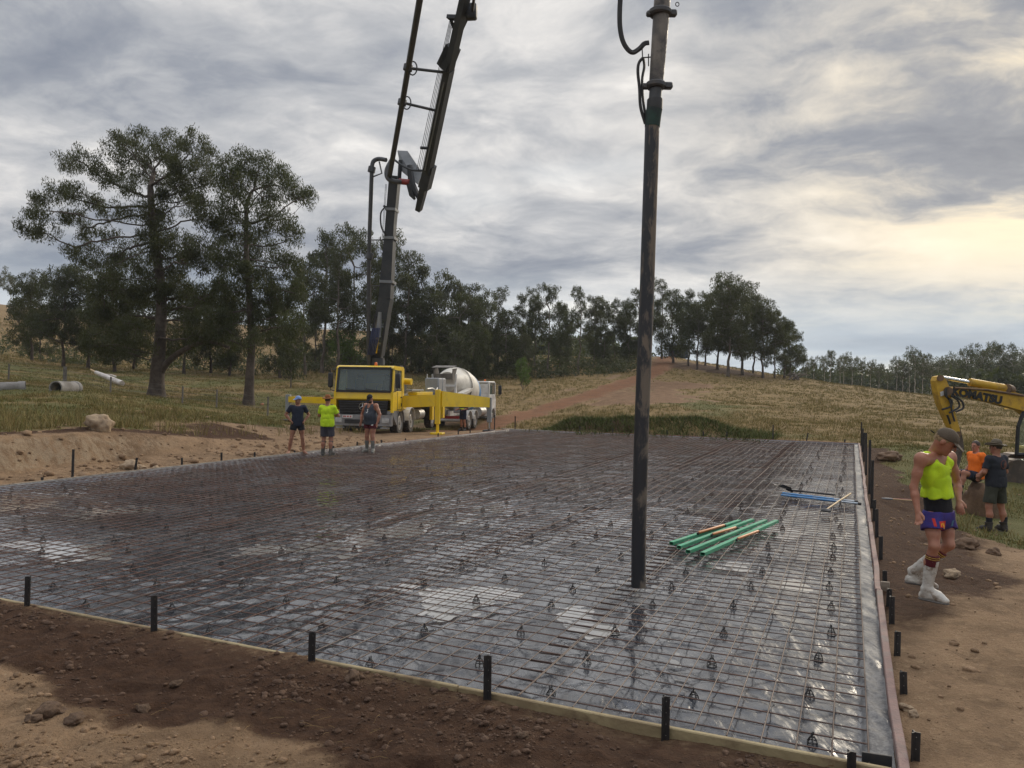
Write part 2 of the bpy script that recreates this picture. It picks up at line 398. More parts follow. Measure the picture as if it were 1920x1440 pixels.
ROAD = [P(*t)[:2] for t in ((840, 806, 41), (900, 794, 46), (1000, 770, 55), (1100, 738, 64), (1180, 714, 76), (1235, 693, 92), (1248, 672, 114), (1262, 655, 140))]
def road_dist(x, y):
    best = np.full(np.shape(x), 1e9); side = np.zeros(np.shape(x))
    for p, q in zip(ROAD[:-1], ROAD[1:]):
        d = q - p; L2 = d @ d
        t = np.clip(((x - p[0]) * d[0] + (y - p[1]) * d[1]) / L2, 0, 1)
        ex, ey = x - (p[0] + d[0] * t), y - (p[1] + d[1] * t); r = np.hypot(ex, ey)
        side = np.where(r < best, np.sign(d[0] * ey - d[1] * ex), side); best = np.minimum(best, r)
    return best, side
def masks(x, y):
    """grass, greenness, dark soil, red clay road"""
    a, b = slab_ab(x, y); n = fbm(x * 0.45, y * 0.45, 4, 21); n2 = fbm(x * 1.7, y * 1.7, 3, 22)
    D = np.maximum(y, 0.1)
    gl = sstep(-.5, .6, (b - WID) - np.interp(a, [-10, 8, 13, 17, 24, 34], [3.4, 3.2, 4.4, 6.0, 7.0, 3.0]) + n * 1.3 + n2 * .5)
    gr = sstep(-.35, .35, -b - np.interp(a, [-10, 3, 6, 9, 12, 20, 28, 34], [40, 30, 8, 2.3, 1.7, 1.0, 0.6, 0.2]) + n * .7 + n2 * .3)
    gf = sstep(-.3, .5, a - LEN - 1.0 - 1.2 * sstep(6, 14, b) + n * .9)
    gf = gf * (1 - sstep(13, 16.5, b) * sstep(LEN + 9, LEN + 3, a))
    grass = np.where(a > LEN, np.maximum.reduce([gf, gr * (b < 0), gl * (b > WID)]), np.where(b < WID * .5, gr, gl))
    rd, side = road_dist(x, y)
    road = sstep(0.8, -0.4, rd - 1.1 + n * .7 + n2 * .3)
    verge = sstep(1.4, 0, np.abs(rd - 3.1)) * (side > 0) * (0.6 + n)
    grass = grass * (1 - road) * (1 - 0.8 * np.clip(verge, 0, 1))
    # the bare patch right of the road
    bare = np.exp(-(((x - P(1215, 745, 58)[0]) / 6.0) ** 2 + ((y - 60) / 7.0) ** 2)) * 1.5 + np.exp(-(((x - P(1290, 728, 66)[0]) / 6.5) ** 2 + ((y - 74) / 8.0) ** 2)) * 1.2
    bare = sstep(0.55, 1.0, bare + 0.5 * n + .2 * n2) * (side < 0)
    grass = grass * (1 - 0.85 * bare)
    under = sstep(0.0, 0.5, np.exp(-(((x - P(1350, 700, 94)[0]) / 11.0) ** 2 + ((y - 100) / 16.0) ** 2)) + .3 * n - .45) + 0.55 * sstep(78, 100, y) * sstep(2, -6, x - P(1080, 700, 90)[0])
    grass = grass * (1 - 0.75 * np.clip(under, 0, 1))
    green = np.clip(0.28 + 0.55 * n + 0.75 * sstep(42, 24, D) * (x > 6) + .55 * (x < -4) * sstep(120, 50, D), 0, 1)
    green = np.clip(green + 0.9 * np.exp(-(((x - P(1285, 760, 56)[0]) / 3.2) ** 2 + ((y - 60) / 16.0) ** 2)) - 0.2, 0, 1)
    near = sstep(1.0, -1.0, a)
    dn = near * np.maximum(sstep(0.25, -0.25, (-a) - 1.25 + 0.55 * n + .25 * n2), sstep(-.5, .7, (x + 1.0) + .8 * n + .3 * n2))
    dn = np.where(b < -.2, dn * sstep(-1.3, -.2, b), dn)
    dr = sstep(.35, -.35, -b - np.interp(a, [0, 3, 6, 12, 22, 30], [0.15, .35, 1.5, 1.9, 1.5, .9]) + n * .5 + .2 * n2) * (b < 0) * sstep(1.5, 4.5, a)
    dl = (sstep(WID + 2.2, WID + 2.9, b) * sstep(.6, .1, grass) * (a < 16) * .7) * (b > WID)
    dr = dr * .8; dl = np.maximum(dl, .5 * sstep(1.5, 2.0, b - WID) * (b < WID + 3.6) * (a < 13) * (.6 + n))
    tr = sstep(.5, -.1, np.abs(-b - 1.9 - .25 * (a - 2) + .2 * n) - .16) * (b < 0) * .95 * (a < 9)
    heap = features(x, y) * (a > LEN)
    dark = np.clip(np.maximum.reduce([dn, dr, dl, tr, sstep(.1, .3, heap) * .9]), 0, 1)
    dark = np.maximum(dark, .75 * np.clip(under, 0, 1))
    clay = np.maximum(road, .25 * bare); dark = np.maximum(dark, .45 * bare)
    return grass, green, dark, clay
def rough_z(x, y, grass):
    a, b = slab_ab(x, y)
    D = np.hypot(x, y); d = np.maximum.reduce([-a, a - LEN, -b, b - WID])
    clod = 0.055 * fbm(x * 1.1, y * 1.1, 3, 31) + 0.03 * np.abs(fbm(x * 3.1, y * 3.1, 3, 32)) + 0.028 * fbm(x * 8, y * 8, 3, 33, .65)
    near = (a < 0.3)
    lumps = np.where(near, 0.07 * np.maximum(fbm(x * 2.3, y * 2.3, 3, 35), -.1), 0)
    z = (clod * np.where(b < 0, .75, 1.0) + lumps) * sstep(45, 14, D) * (1 - .6 * grass)
    z = z + 0.16 * fbm(x * .22, y * .22, 3, 41) * sstep(14, 30, D) * sstep(2, 6, d) + .05 * grass * fbm(x * 1.3, y * 1.3, 2, 42)
    # a wheel rut and boot prints pressed into the bare ground beside the slab
    for off in (1.9, 3.3): z = z - .035 * np.exp(-((-b - off - .25 * (a - 2) + .12 * fbm(a * .8, b * .1, 2, 45)) / .13) ** 2) * (b < 0) * sstep(11, 7, a)
    pr = np.random.default_rng(91)
    for k in range(46):
        pa, pb, t = (pr.uniform(-2.6, -.5), pr.uniform(0, 8), pr.uniform(0, 6.3)) if k % 2 else (pr.uniform(-1, 10), -.35 - pr.exponential(.8), pr.normal(0, .4))
        u = (a - pa) * math.cos(t) + (b - pb) * math.sin(t); v = -(a - pa) * math.sin(t) + (b - pb) * math.cos(t); e = (u / .15) ** 2 + (v / .06) ** 2
        near_ = e < 9
        z = np.where(near_, z - .03 * np.exp(-e ** 2) + .010 * np.exp(-((np.sqrt(e) - 1.5) / .3) ** 2), z)
    return z * sstep(0.0, 0.5, d + .12)
def ground_z(x, y):
    x = np.asarray(x, float); y = np.asarray(y, float)
    a, b = slab_ab(x, y); d = np.maximum.reduce([-a, a - LEN, -b, b - WID])
    z = base_z(x, y) + features(x, y)
    g, _, _, _ = masks(x, y)
    z = z + rough_z(x, y, g)
    ez = np.where(a < 0, -0.004 - 0.050 * sstep(5.5, 1.2, b) + .035 * fbm(b * 1.3, a * .5, 3, 44), -0.075)
    return ez + (z - ez) * sstep(0.02, 0.55, d)
def gz(x, y): return float(ground_z(np.array([x]), np.array([y]))[0])

def geo(a0, step, ratio, end):
    out = []; x = a0
    while abs(x) < abs(end): x += step; step *= ratio; out.append(x)
    return out
def build_ground():
    A = geo(-7, -.15, 1.25, -300)[::-1] + list(np.linspace(-7, 0, 150)) + list(np.linspace(0, 10, 100)[1:]) + list(np.linspace(10, LEN, 90)[1:]) + list(np.linspace(LEN, 62, 70)[1:]) + geo(62, .45, 1.07, 520)
    B = geo(-30, -.5, 1.1, -450)[::-1] + list(np.linspace(-30, -8, 56)) + list(np.linspace(-8, 0, 130)[1:]) + list(np.linspace(0, 9, 150)[1:]) + list(np.linspace(9, WID, 50)[1:]) + list(np.linspace(WID, WID + 4, 50)[1:]) + list(np.linspace(WID + 4, 60, 95)[1:]) + geo(60, .5, 1.08, 450)
    A, B = np.array(A), np.array(B); na, nb = len(A), len(B)
    aa, bb = np.meshgrid(A, B, indexing='ij')
    x = NR[0] + SA[0] * aa + SB[0] * bb; y = NR[1] + SA[1] * aa + SB[1] * bb
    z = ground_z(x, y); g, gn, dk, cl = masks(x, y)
    verts = np.stack([x, y, z], -1).reshape(-1, 3)
    i = np.arange(na * nb).reshape(na, nb)
    q = np.stack([i[:-1, :-1], i[1:, :-1], i[1:, 1:], i[:-1, 1:]], -1)
    ca, cb = (aa[:-1, :-1] + aa[1:, 1:]) / 2, (bb[:-1, :-1] + bb[1:, 1:]) / 2
    keep = ~((ca > 0) & (ca < LEN) & (cb > 0) & (cb < WID))
    q = q[keep][:, ::-1]
    used = np.zeros(na * nb, bool); used[q.ravel()] = True; remap = np.cumsum(used) - 1
    me = fast_mesh('ground', verts[used], remap[q]); smooth_mesh(me)
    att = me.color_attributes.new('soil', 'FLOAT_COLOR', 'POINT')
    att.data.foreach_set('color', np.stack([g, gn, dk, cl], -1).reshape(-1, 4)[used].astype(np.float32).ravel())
    m, b, p = newmat('ground')
    at = b.n('ShaderNodeVertexColor', layer_name='soil'); sep = b.n('ShaderNodeSeparateColor', {0: at.outputs[0]})
    G_, GN, DK, CL = sep.outputs[0], sep.outputs[1], sep.outputs[2], at.outputs[1]
    tc = b.n('ShaderNodeTexCoord').outputs['Object']
    nA = b.noise(tc, 1.6, 8, 0.65); nB = b.noise(tc, 11, 6, 0.65); nC = b.noise(tc, 70, 4, 0.6); nD = b.noise(tc, .35, 5, .6)
    dirt = b.mix(b.smooth(nA, .35, .68), (.335, .222, .132), (.20, .130, .076))
    dirt = b.mix(b.math('MULTIPLY', b.smooth(nB, .5, .72), .55), dirt, (.43, .30, .18))
    dirt = b.mix(b.math('MULTIPLY', b.smooth(nC, .56, .68), .6), dirt, (.14, .088, .052)); dirt = b.mix(b.math('MULTIPLY', b.smooth(b.noise(tc, 38, 5, .7), .60, .72), .6), dirt, (.52, .42, .30)); dirt = b.mix(b.math('MULTIPLY', b.smooth(b.noise(tc, 4.2, 7, .7, .4), .52, .66), .5), dirt, (.155, .10, .062))
    nz = b.n('ShaderNodeSeparateXYZ', {0: b.n('ShaderNodeNewGeometry').outputs['Normal']}).outputs[2]
    dirt = b.mix(b.math('MULTIPLY', b.smooth(nz, .84, .62), b.smooth(b.noise(b.mapping(tc, scale=(1, 1, .25)), 5, 7, .7, .3), .38, .6)), dirt, (.37, .275, .18))
    soil = b.mix(b.smooth(nB, .35, .7), (.056, .030, .0185), (.095, .052, .031))
    soil = b.mix(b.math('MULTIPLY', b.smooth(nC, .6, .74), .6), soil, (.20, .12, .068))
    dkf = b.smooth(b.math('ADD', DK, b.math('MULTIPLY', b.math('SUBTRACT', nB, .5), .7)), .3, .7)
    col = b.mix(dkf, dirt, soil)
    clay = b.mix(b.smooth(nA, .35, .7), (.235, .112, .058), (.17, .088, .050))
    clay = b.mix(b.math('MULTIPLY', b.smooth(nB, .5, .7), .4), clay, (.32, .20, .115))
    col = b.mix(CL, col, clay)
    dry = b.mix(b.smooth(nA, .35, .65), (.275, .190, .085), (.185, .128, .062))
    dry = b.mix(b.math('MULTIPLY', b.smooth(nB, .52, .7), .5), dry, (.25, .185, .10))
    grn = b.mix(b.smooth(nB, .35, .7), (.095, .11, .035), (.145, .135, .055))
    gcol = b.mix(b.math('MULTIPLY', b.smooth(b.math('ADD', GN, b.math('MULTIPLY', b.math('SUBTRACT', nD, .5), .8)), .3, .85), .9), dry, grn)
    gcol = b.mix(b.math('MULTIPLY', b.smooth(b.noise(tc, .9, 6, .7), .55, .72), .45), gcol, (.12, .075, .045))
    gf = b.smooth(b.math('ADD', G_, b.math('MULTIPLY', b.math('SUBTRACT', nB, .5), .8)), .3, .7)
    col = b.mix(gf, col, gcol)
    link(b, col, p.inputs['Base Color']); p.inputs['Roughness'].default_value = .95; p.inputs['Specular IOR Level'].default_value = .15
    hgt = b.math('ADD', b.math('MULTIPLY', nB, .7), b.math('ADD', b.math('MULTIPLY', nC, .35), b.math('MULTIPLY', b.noise(tc, 26, 6, .7), .5)))
    bp = b.n('ShaderNodeBump', {'Strength': 1.0, 'Distance': .07, 'Height': hgt}); link(b, bp.outputs[0], p.inputs['Normal'])
    return tag(mkobj('ground', me, m), kind='structure')
ground = build_ground()

# ---------------------------------------------------------------- grass, weeds, clods and straw: what nobody could count
def blade_mat(name, cols):
    m, b, p = newmat(name)
    gi = b.n('ShaderNodeNewGeometry'); r = gi.outputs['Random Per Island']
    tc = b.n('ShaderNodeTexCoord').outputs['Object']; n = b.noise(tc, .5, 4, .6)
    f = b.math('ADD', b.math('MULTIPLY', r, .6), b.math('MULTIPLY', n, .55), clamp=True)
    c = b.ramp(f, [(i / (len(cols) - 1) * .7 + .15, c) for i, c in enumerate(cols)])
    link(b, c, p.inputs['Base Color']); p.inputs['Roughness'].default_value = .8; p.inputs['Specular IOR Level'].default_value = .2
    return m
def blades(name, x, y, h, wid, k, mat, lean=.45, spread=.12, seed=1, label=None, cat=None, zoff=0.0, simple=True):
    """k curved blades (two triangles each) per tuft"""
    r = np.random.default_rng(seed); n = len(x)
    X, Y, Hh = np.repeat(x, k), np.repeat(y, k), np.repeat(h, k) * r.uniform(.5, 1.1, n * k); W_ = np.repeat(wid, k)
    ang = r.uniform(0, 2 * np.pi, n * k); sp = np.repeat(np.full(n, spread) if np.isscalar(spread) else spread, k) * np.sqrt(r.uniform(0, 1, n * k))
    bx, by = X + sp * np.cos(ang), Y + sp * np.sin(ang); bz = ground_z(bx, by) - .02 + zoff
    ln = r.uniform(.1, lean, n * k) * Hh; a2 = ang + r.normal(0, .6, n * k)
    dx, dy = np.cos(a2), np.sin(a2); tw = r.uniform(0, 2 * np.pi, n * k); sx, sy = np.cos(tw) * W_ / 2, np.sin(tw) * W_ / 2
    v0 = np.stack([bx - sx, by - sy, bz], -1); v1 = np.stack([bx + sx, by + sy, bz], -1)
    mid = np.stack([bx + dx * ln * .35, by + dy * ln * .35, bz + Hh * .6], -1); s3 = np.stack([sx, sy, np.zeros_like(sx)], -1) * .8
    tip = np.stack([bx + dx * ln, by + dy * ln, bz + Hh * (1 - .12 * (ln / np.maximum(Hh, .01)))], -1)
    V = np.stack([v0, v1, mid + s3, mid - s3, tip], 1).reshape(-1, 3); o = np.arange(n * k)[:, None] * 5
    fr = (Y > 32) if simple else np.zeros(n * k, bool); nr = o[~fr]; F = np.concatenate([o[fr] + np.array([[0, 1, 4]]), nr + np.array([[0, 1, 2]]), nr + np.array([[0, 2, 3]]), nr + np.array([[3, 2, 4]])], 0)
    ob = mkobj(name, fast_mesh(name, V, F), mat); return tag(ob, label, cat, kind='stuff')
def scatter_view(n, px0, px1, d0, d1, seed):
    """points even over the picture, not over the ground"""
    r = np.random.default_rng(seed); u = r.uniform(px0, px1, n); D = np.exp(r.uniform(math.log(d0), math.log(d1), n))
    return (u - 960) / F_PX * D, D
def build_grass():
    dryM = blade_mat('dry_grass', [(.14, .105, .038), (.215, .168, .062), (.29, .222, .092), (.14, .14, .04)])
    grnM = blade_mat('green_grass', [(.055, .07, .018), (.11, .125, .03), (.17, .155, .05), (.095, .09, .028)])
    weedM = blade_mat('weeds', [(.04, .06, .016), (.075, .105, .026), (.11, .10, .04), (.12, .14, .038)])
    r = np.random.default_rng(3)
    x, y = scatter_view(108000, -60, 1990, 17, 130, 51); x2, y2 = scatter_view(9000, 1560, 2000, 8, 17, 52); x, y = np.concatenate([x, x2]), np.concatenate([y, y2]); g, gn, dk, cl = masks(x, y); a, b = slab_ab(x, y)
    keep = (g > .45) & (r.uniform(0, 1, len(x)) < g) & ((fbm(x * .5, y * .5, 3, 77) > -.35)); x, y, gn = x[keep], y[keep], gn[keep]
    isg = gn + r.normal(0, .18, len(x)) > .55; D = y
    hd = np.where(x > 4, .18, np.interp(y, [20, 60, 120], [.16, .2, .3])) * (0.6 + .8 * r.uniform(0, 1, len(x))) * (1 + .4 * fbm(x * .3, y * .3, 2, 9))
    wd = .008 + .0005 * D
    blades('dry_grass', x[~isg], y[~isg], hd[~isg], wd[~isg], 5, dryM, .7, .16, 1, 'dry straw-coloured grass over the paddocks behind the slab', 'grass')
    blades('green_grass', x[isg], y[isg], hd[isg] * np.where(D[isg] < 26, .26, .55), wd[isg], 5, grnM, .7, .16, 2, 'short green grass growing among the dry paddock grass', 'grass')
    # weeds on the spoil heap and taller stems by the bank
    n = 2600; b_ = r.uniform(3.4, 14.6, n); a_ = LEN + 2.2 + r.normal(0, 1.15, n); p = NR + SA * a_[:, None] + SB * b_[:, None]
    blades('heap_weeds', p[:, 0], p[:, 1], r.uniform(.10, .36, n), np.full(n, .045), 7, weedM, 1.4, .25, 5, 'leafy green weeds overgrowing the long spoil heap', 'weeds')
    n = 2200; b_ = WID + 3.0 + r.exponential(1.6, n); a_ = r.uniform(-4, 22, n); p = NR + SA * a_[:, None] + SB * b_[:, None]; g = masks(p[:, 0], p[:, 1])[0]
    p = p[r.uniform(0, 1, n) < g * .8 + .1]; n = len(p)
    blades('bank_grass', p[:, 0], p[:, 1], r.uniform(.15, .5, n), np.full(n, .016), 8, dryM, .8, .15, 6, 'straggly dry grass along the top of the cut bank', 'grass')
build_grass()

def lump_mesh(seed, n=2):
    """a small faceted clod"""
    import bmesh
    bm = bmesh.new(); bmesh.ops.create_icosphere(bm, subdivisions=n, radius=1.0)
    r = np.random.default_rng(seed); off = r.uniform(0, 50, 3)
    V = np.array([v.co[:] for v in bm.verts]); d = 1 + .38 * vnoise(V[:, 0] * 1.5 + off[0], V[:, 1] * 1.5 + off[1], V[:, 2] * 1.5 + off[2], seed) + .16 * vnoise(V[:, 0] * 4 + off[0], V[:, 1] * 4, V[:, 2] * 4, seed + 1)
    V = V * d[:, None] * np.array([1, .8, .62]); F = np.array([[v.index for v in f.verts] for f in bm.faces]); bm.free()
    return V, F
def build_clods():
    r = np.random.default_rng(12); bases = [lump_mesh(s, 1) for s in range(6)]; fine_ = [lump_mesh(s, 2) for s in range(6)]
    def scatter(name, x, y, size, mat, label, cat):
        VV, FF, o = [], [], 0; z = ground_z(x, y)
        for i in range(len(x)):
            V, F = (bases if size[i] < .022 else fine_)[i % 6]; t = r.uniform(0, 6.28); c, s_ = math.cos(t), math.sin(t)
            W_ = V * size[i]; W_ = np.stack([W_[:, 0] * c - W_[:, 1] * s_, W_[:, 0] * s_ + W_[:, 1] * c, W_[:, 2]], -1) + (x[i], y[i], z[i] + size[i] * .12)
            VV.append(W_); FF.append(F + o); o += len(V)
        ob = mkobj(name, fast_mesh(name, np.concatenate(VV), np.concatenate(FF)), mat); tag(ob, label, cat, kind='stuff')
    soilM = pm('clod_soil', (.075, .042, .026), (.125, .072, .043), 3, .95, bump=.8, bscale=60, coords='Object')
    clayM = pm('clod_clay', (.31, .20, .115), (.18, .112, .062), 1.2, .95, bump=.8, bscale=60)
    n = 42000; u = r.uniform(-100, 1720, n); D = r.uniform(2.9, 8.2, n) ** 1.0; x, y = (u - 960) / F_PX * D, D
    a, b = slab_ab(x, y); k = (a < -.05) & (fbm(x * 1.3, y * 1.3, 3, 61) + .35 * r.normal(0, 1, n) > .05); x, y = x[k], y[k]
    sz = np.minimum(.0035 + r.exponential(.0045, len(x)), .045)
    bigc = r.uniform(0, 1, len(x)) < .035; sz = np.where(bigc, r.uniform(.014, .034, len(x)), sz); dk = masks(x, y)[2] > .5
    scatter('soil_clods', x[dk], y[dk], sz[dk], soilM, 'dark crumbly soil clods strewn in front of the near board', 'soil')
    scatter('clay_clods', x[~dk], y[~dk], sz[~dk], clayM, 'tan clay crumbs on the bare ground in the foreground', 'soil')
    n = 2600; a = r.uniform(-1, 20, n); b = -.15 - r.exponential(1.6, n); p = NR + SA * a[:, None] + SB * b[:, None]
    k = (fbm(p[:, 0] * .9, p[:, 1] * .9, 3, 63) + .35 * r.normal(0, 1, n) > .1); p = p[k]
    scatter('trackside_clods', p[:, 0], p[:, 1], np.minimum(.004 + r.exponential(.008, len(p)), .06), clayM, 'tan clods and pebbles on the bare ground right of the slab', 'soil')
    n = 700; a = r.uniform(2, 20, n); b = WID + .3 + r.exponential(1.3, n); p = NR + SA * a[:, None] + SB * b[:, None]
    scatter('bank_rubble', p[:, 0], p[:, 1], np.minimum(.015 + r.exponential(.03, n), .16), clayM, 'pale rubble at the foot of the cut bank', 'soil')
    # straw and roots
    st = blade_mat('straw', [(.30, .19, .09), (.42, .30, .15), (.25, .12, .05)])
    n = 420; u = r.uniform(150, 1600, n); D = r.uniform(3.6, 6.6, n); x, y = (u - 960) / F_PX * D, D; a, b = slab_ab(x, y); k = (a < -.1) & (fbm(x * 1.1, y * 1.1, 2, 91) > .1); x, y = x[k], y[k]; n = len(x)
    t = r.uniform(0, 6.28, n); L = r.uniform(.03, .13, n); VV, FF = [], []
    z = ground_z(x, y)
    for i in range(n):
        pts = [(x[i] + math.cos(t[i]) * L[i] * s_, y[i] + math.sin(t[i]) * L[i] * s_, z[i] + .012 + .05 * L[i] * 4 * (.5 - abs(s_ - .5)) * r.uniform(.2, 1.5)) for s_ in (0, .5, 1)]
        VV += [(p[0], p[1], p[2] + d) for p in pts for d in (0, .003)]; o = i * 6; FF += [[o, o + 2, o + 3, o + 1], [o + 2, o + 4, o + 5, o + 3]]
    tag(mkobj('straw_bits', fast_mesh('straw_bits', np.array(VV), np.array(FF)), st), 'loose straw and grass roots in the dark foreground soil', 'straw', kind='stuff')
build_clods()

# ================================================================== THE SLAB READY TO POUR
STEEL_BLACK = pm('picket_black', (.018, .018, .02), (.035, .032, .03), 8, .5, dirt=(.12, .08, .05), dirt_amt=.4, dscale=6)
PINE = pm('pine_board', (.36, .29, .16), (.25, .19, .105), 3, .8, bump=.4, bscale=30, dirt=(.14, .09, .055), dirt_amt=.9, dscale=2.2)
PINK = pm('form_ply_edge', (.27, .165, .14), (.20, .135, .12), 5, .75, bump=.4, bscale=40, dirt=(.27, .24, .21), dirt_amt=.8, dscale=3)
GREYWOOD = pm('grey_board', (.33, .28, .22), (.22, .18, .14), 4, .85, bump=.4, bscale=40, dirt=(.16, .10, .06), dirt_amt=.5)
REDWOOD = pm('red_board', (.27, .13, .09), (.20, .11, .08), 4, .85, bump=.3, bscale=40, dirt=(.2, .13, .08), dirt_amt=.6)

PUDDLES = [(*slab_ab(*G(px, py, -.1)[:2]), ra, rb, d) for px, py, ra, rb, d in (
    (860, 1125, .75, .45, .05), (760, 1095, .4, .5, .03), (960, 1120, .4, .4, .03), (700, 995, 2.0, .9, .03), (840, 1050, 1.0, .4, .02), (940, 960, 1.6, .8, .03), (110, 1030, .5, 1.1, .045), (200, 960, 1.0, .9, .04),
    (20, 945, 1.2, .9, .035), (1450, 1000, 1.2, .5, .03), (1180, 980, 1.2, .5, .03), (1080, 1150, .4, .3, .03), (1120, 1180, .35, .3, .028), (1380, 1060, .7, .35, .025), (1500, 1090, .6, .25, .025),
    (905, 1222, .1, .22, .03), (1190, 1330, .06, .16, .02), (1560, 1010, 1.2, .25, .02), (640, 1180, .15, .3, .015), (1250, 1230, .3, .3, .022), (480, 1030, .5, .6, .025), (1330, 940, 2, .6, .025), (1050, 900, 3, 1.2, .02))]
def build_membrane():
    A = np.array(list(np.linspace(0, .12, 6)) + list(np.linspace(.12, 8, 230)[1:]) + list(np.linspace(8, LEN - .12, 170)[1:]) + list(np.linspace(LEN - .12, LEN, 5)[1:]))
    B = np.array(list(np.linspace(0, .22, 12)) + list(np.linspace(.22, 8, 200)[1:]) + list(np.linspace(8, WID - .12, 75)[1:]) + list(np.linspace(WID - .12, WID, 5)[1:]))
    aa, bb = np.meshgrid(A, B, indexing='ij')
    def ridg(x, y, seed, sharp=2.0): return (1 - np.abs(fbm(x, y, 3, seed, .45))) ** sharp
    w = 0.010 * fbm(aa * .7, bb * .7, 3, 71)
    for k, (t, sx, sy, am) in enumerate(((.2, .5, 2.6, .017), (1.2, .6, 3.0, .014), (2.4, .5, 3.4, .012), (.7, 1.6, 5.5, .009))):
        u = aa * math.cos(t) + bb * math.sin(t); v = -aa * math.sin(t) + bb * math.cos(t)
        patch = sstep(-.25, .45, fbm(aa * .33 + k * 9, bb * .33, 2, 80 + k))
        w = w + am * patch * (ridg(u * sx, v * sy, 90 + 5 * k, 5.0) - .25)
    w = w + .0022 * fbm(aa * 9, bb * 9, 2, 99)
    for pa, pb, ra, rb, d in PUDDLES:
        g = np.exp(-(((aa - pa) / ra) ** 2 + ((bb - pb) / rb) ** 2) ** 1.3)
        w = w * (1 - .2 * g) - d * .62 * g + .010 * g * fbm(aa * 2.6, bb * 2.6, 3, 55)
    z = -.098 + w
    e = np.minimum.reduce([aa, LEN - aa, bb, WID - bb])
    rise = sstep(.09, .0, np.minimum.reduce([aa, LEN - aa, WID - bb])); z = z * (1 - rise) + rise * -.016
    # the strip along the right-hand board: sheet lapped over a thickened step
    lap = sstep(.19, .15, bb + .012 * fbm(aa * 3, bb, 2, 5)); z = z + lap * (.035 + .010 * fbm(aa * 4, bb * 9, 3, 8)) * (1 - rise)
    x = NR[0] + SA[0] * aa + SB[0] * bb; y = NR[1] + SA[1] * aa + SB[1] * bb
    na, nb = aa.shape; i = np.arange(na * nb).reshape(na, nb)
    q = np.stack([i[:-1, :-1], i[:-1, 1:], i[1:, 1:], i[1:, :-1]], -1).reshape(-1, 4)
    me = fast_mesh('membrane', np.stack([x, y, z], -1).reshape(-1, 3), q); smooth_mesh(me)
    at = me.color_attributes.new('lap', 'FLOAT_COLOR', 'POINT'); lv = np.maximum(lap * (bb > .001), rise).ravel(); at.data.foreach_set('color', np.stack([lv, lv, lv, np.ones_like(lv)], -1).astype(np.float32).ravel())
    m, b, p = newmat('black_polythene')
    tc = b.n('ShaderNodeTexCoord').outputs['Object']
    n1 = b.noise(tc, 1.1, 7, .65); n2 = b.noise(tc, 14, 6, .65, .4); n3 = b.noise(tc, 55, 4, .6)
    dust = b.smooth(b.math('ADD', b.math('MULTIPLY', n1, .55), b.math('MULTIPLY', n2, .5)), .44, .66)
    col = b.mix(b.math('MULTIPLY', dust, .8), (.015, .020, .031), (.072, .072, .076))
    spl = b.smooth(n3, .60, .70)
    col = b.mix(b.math('MULTIPLY', spl, .7), col, (.035, .030, .028))
    drops = b.smooth(b.noise(tc, 120, 3, .5), .64, .70)
    LP = b.n('ShaderNodeSeparateColor', {0: b.n('ShaderNodeVertexColor', layer_name='lap').outputs[0]}).outputs[0]
    col = b.mix(b.math('MULTIPLY', LP, .85), col, b.mix(b.smooth(b.math('ADD', b.math('MULTIPLY', n2, .6), b.math('MULTIPLY', n3, .4)), .42, .58), (.05, .052, .058), (.19, .185, .18)))
    link(b, col, p.inputs['Base Color'])
    r = b.math('ADD', b.math('ADD', .15, b.math('MULTIPLY', LP, .45)), b.math('ADD', b.math('MULTIPLY', dust, .22), b.math('MULTIPLY', spl, .25)))
    link(b, r, p.inputs['Roughness']); p.inputs['IOR'].default_value = 1.7; p.inputs['Coat Weight'].default_value = .8; p.inputs['Coat Roughness'].default_value = .10; p.inputs['Coat IOR'].default_value = 1.6; cw = b.math('SUBTRACT', .95, b.math('MULTIPLY', b.smooth(n1, .44, .62), .7)); link(b, b.math('MULTIPLY', cw, b.math('SUBTRACT', 1.0, b.math('MULTIPLY', LP, .9))), p.inputs['Coat Weight'])
    crk = b.noise(b.mapping(tc, rot=(0, 0, -HEAD), scale=(1, .35, 1)), 6, 3, .5, .8)
    bp = b.n('ShaderNodeBump', {'Strength': .55, 'Distance': .05, 'Height': b.math('ADD', b.math('ADD', b.math('MULTIPLY', crk, .8), b.math('MULTIPLY', b.noise(b.mapping(tc, rot=(0, 0, .5), scale=(1, .22, 1)), 2.6, 3, .5, .6), 1.6)), b.math('MULTIPLY', drops, .10))}); link(b, bp.outputs[0], p.inputs['Normal'])
    tag(mkobj('plastic_membrane', me, m), 'black plastic sheet laid wet and wrinkled under the reinforcing mesh', 'plastic sheet')
    # rain water lying in its hollows
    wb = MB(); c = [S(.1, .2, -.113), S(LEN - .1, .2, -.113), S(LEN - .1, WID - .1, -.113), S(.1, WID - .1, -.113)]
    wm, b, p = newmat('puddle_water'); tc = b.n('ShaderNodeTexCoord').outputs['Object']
    link(b, b.mix(b.smooth(b.noise(tc, 1.5, 4, .6), .4, .6), (.24, .235, .22), (.36, .35, .33)), p.inputs['Base Color'])  # milky water tint, made paler to stand in for the bright reflected sky
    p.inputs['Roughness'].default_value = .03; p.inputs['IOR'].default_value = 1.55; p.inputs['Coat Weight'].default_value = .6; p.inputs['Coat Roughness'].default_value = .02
    bp = b.n('ShaderNodeBump', {'Strength': .04, 'Distance': .01, 'Height': b.noise(tc, 12, 3, .5)}); link(b, bp.outputs[0], p.inputs['Normal'])
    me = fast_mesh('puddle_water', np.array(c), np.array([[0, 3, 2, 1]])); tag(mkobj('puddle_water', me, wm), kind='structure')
build_membrane()

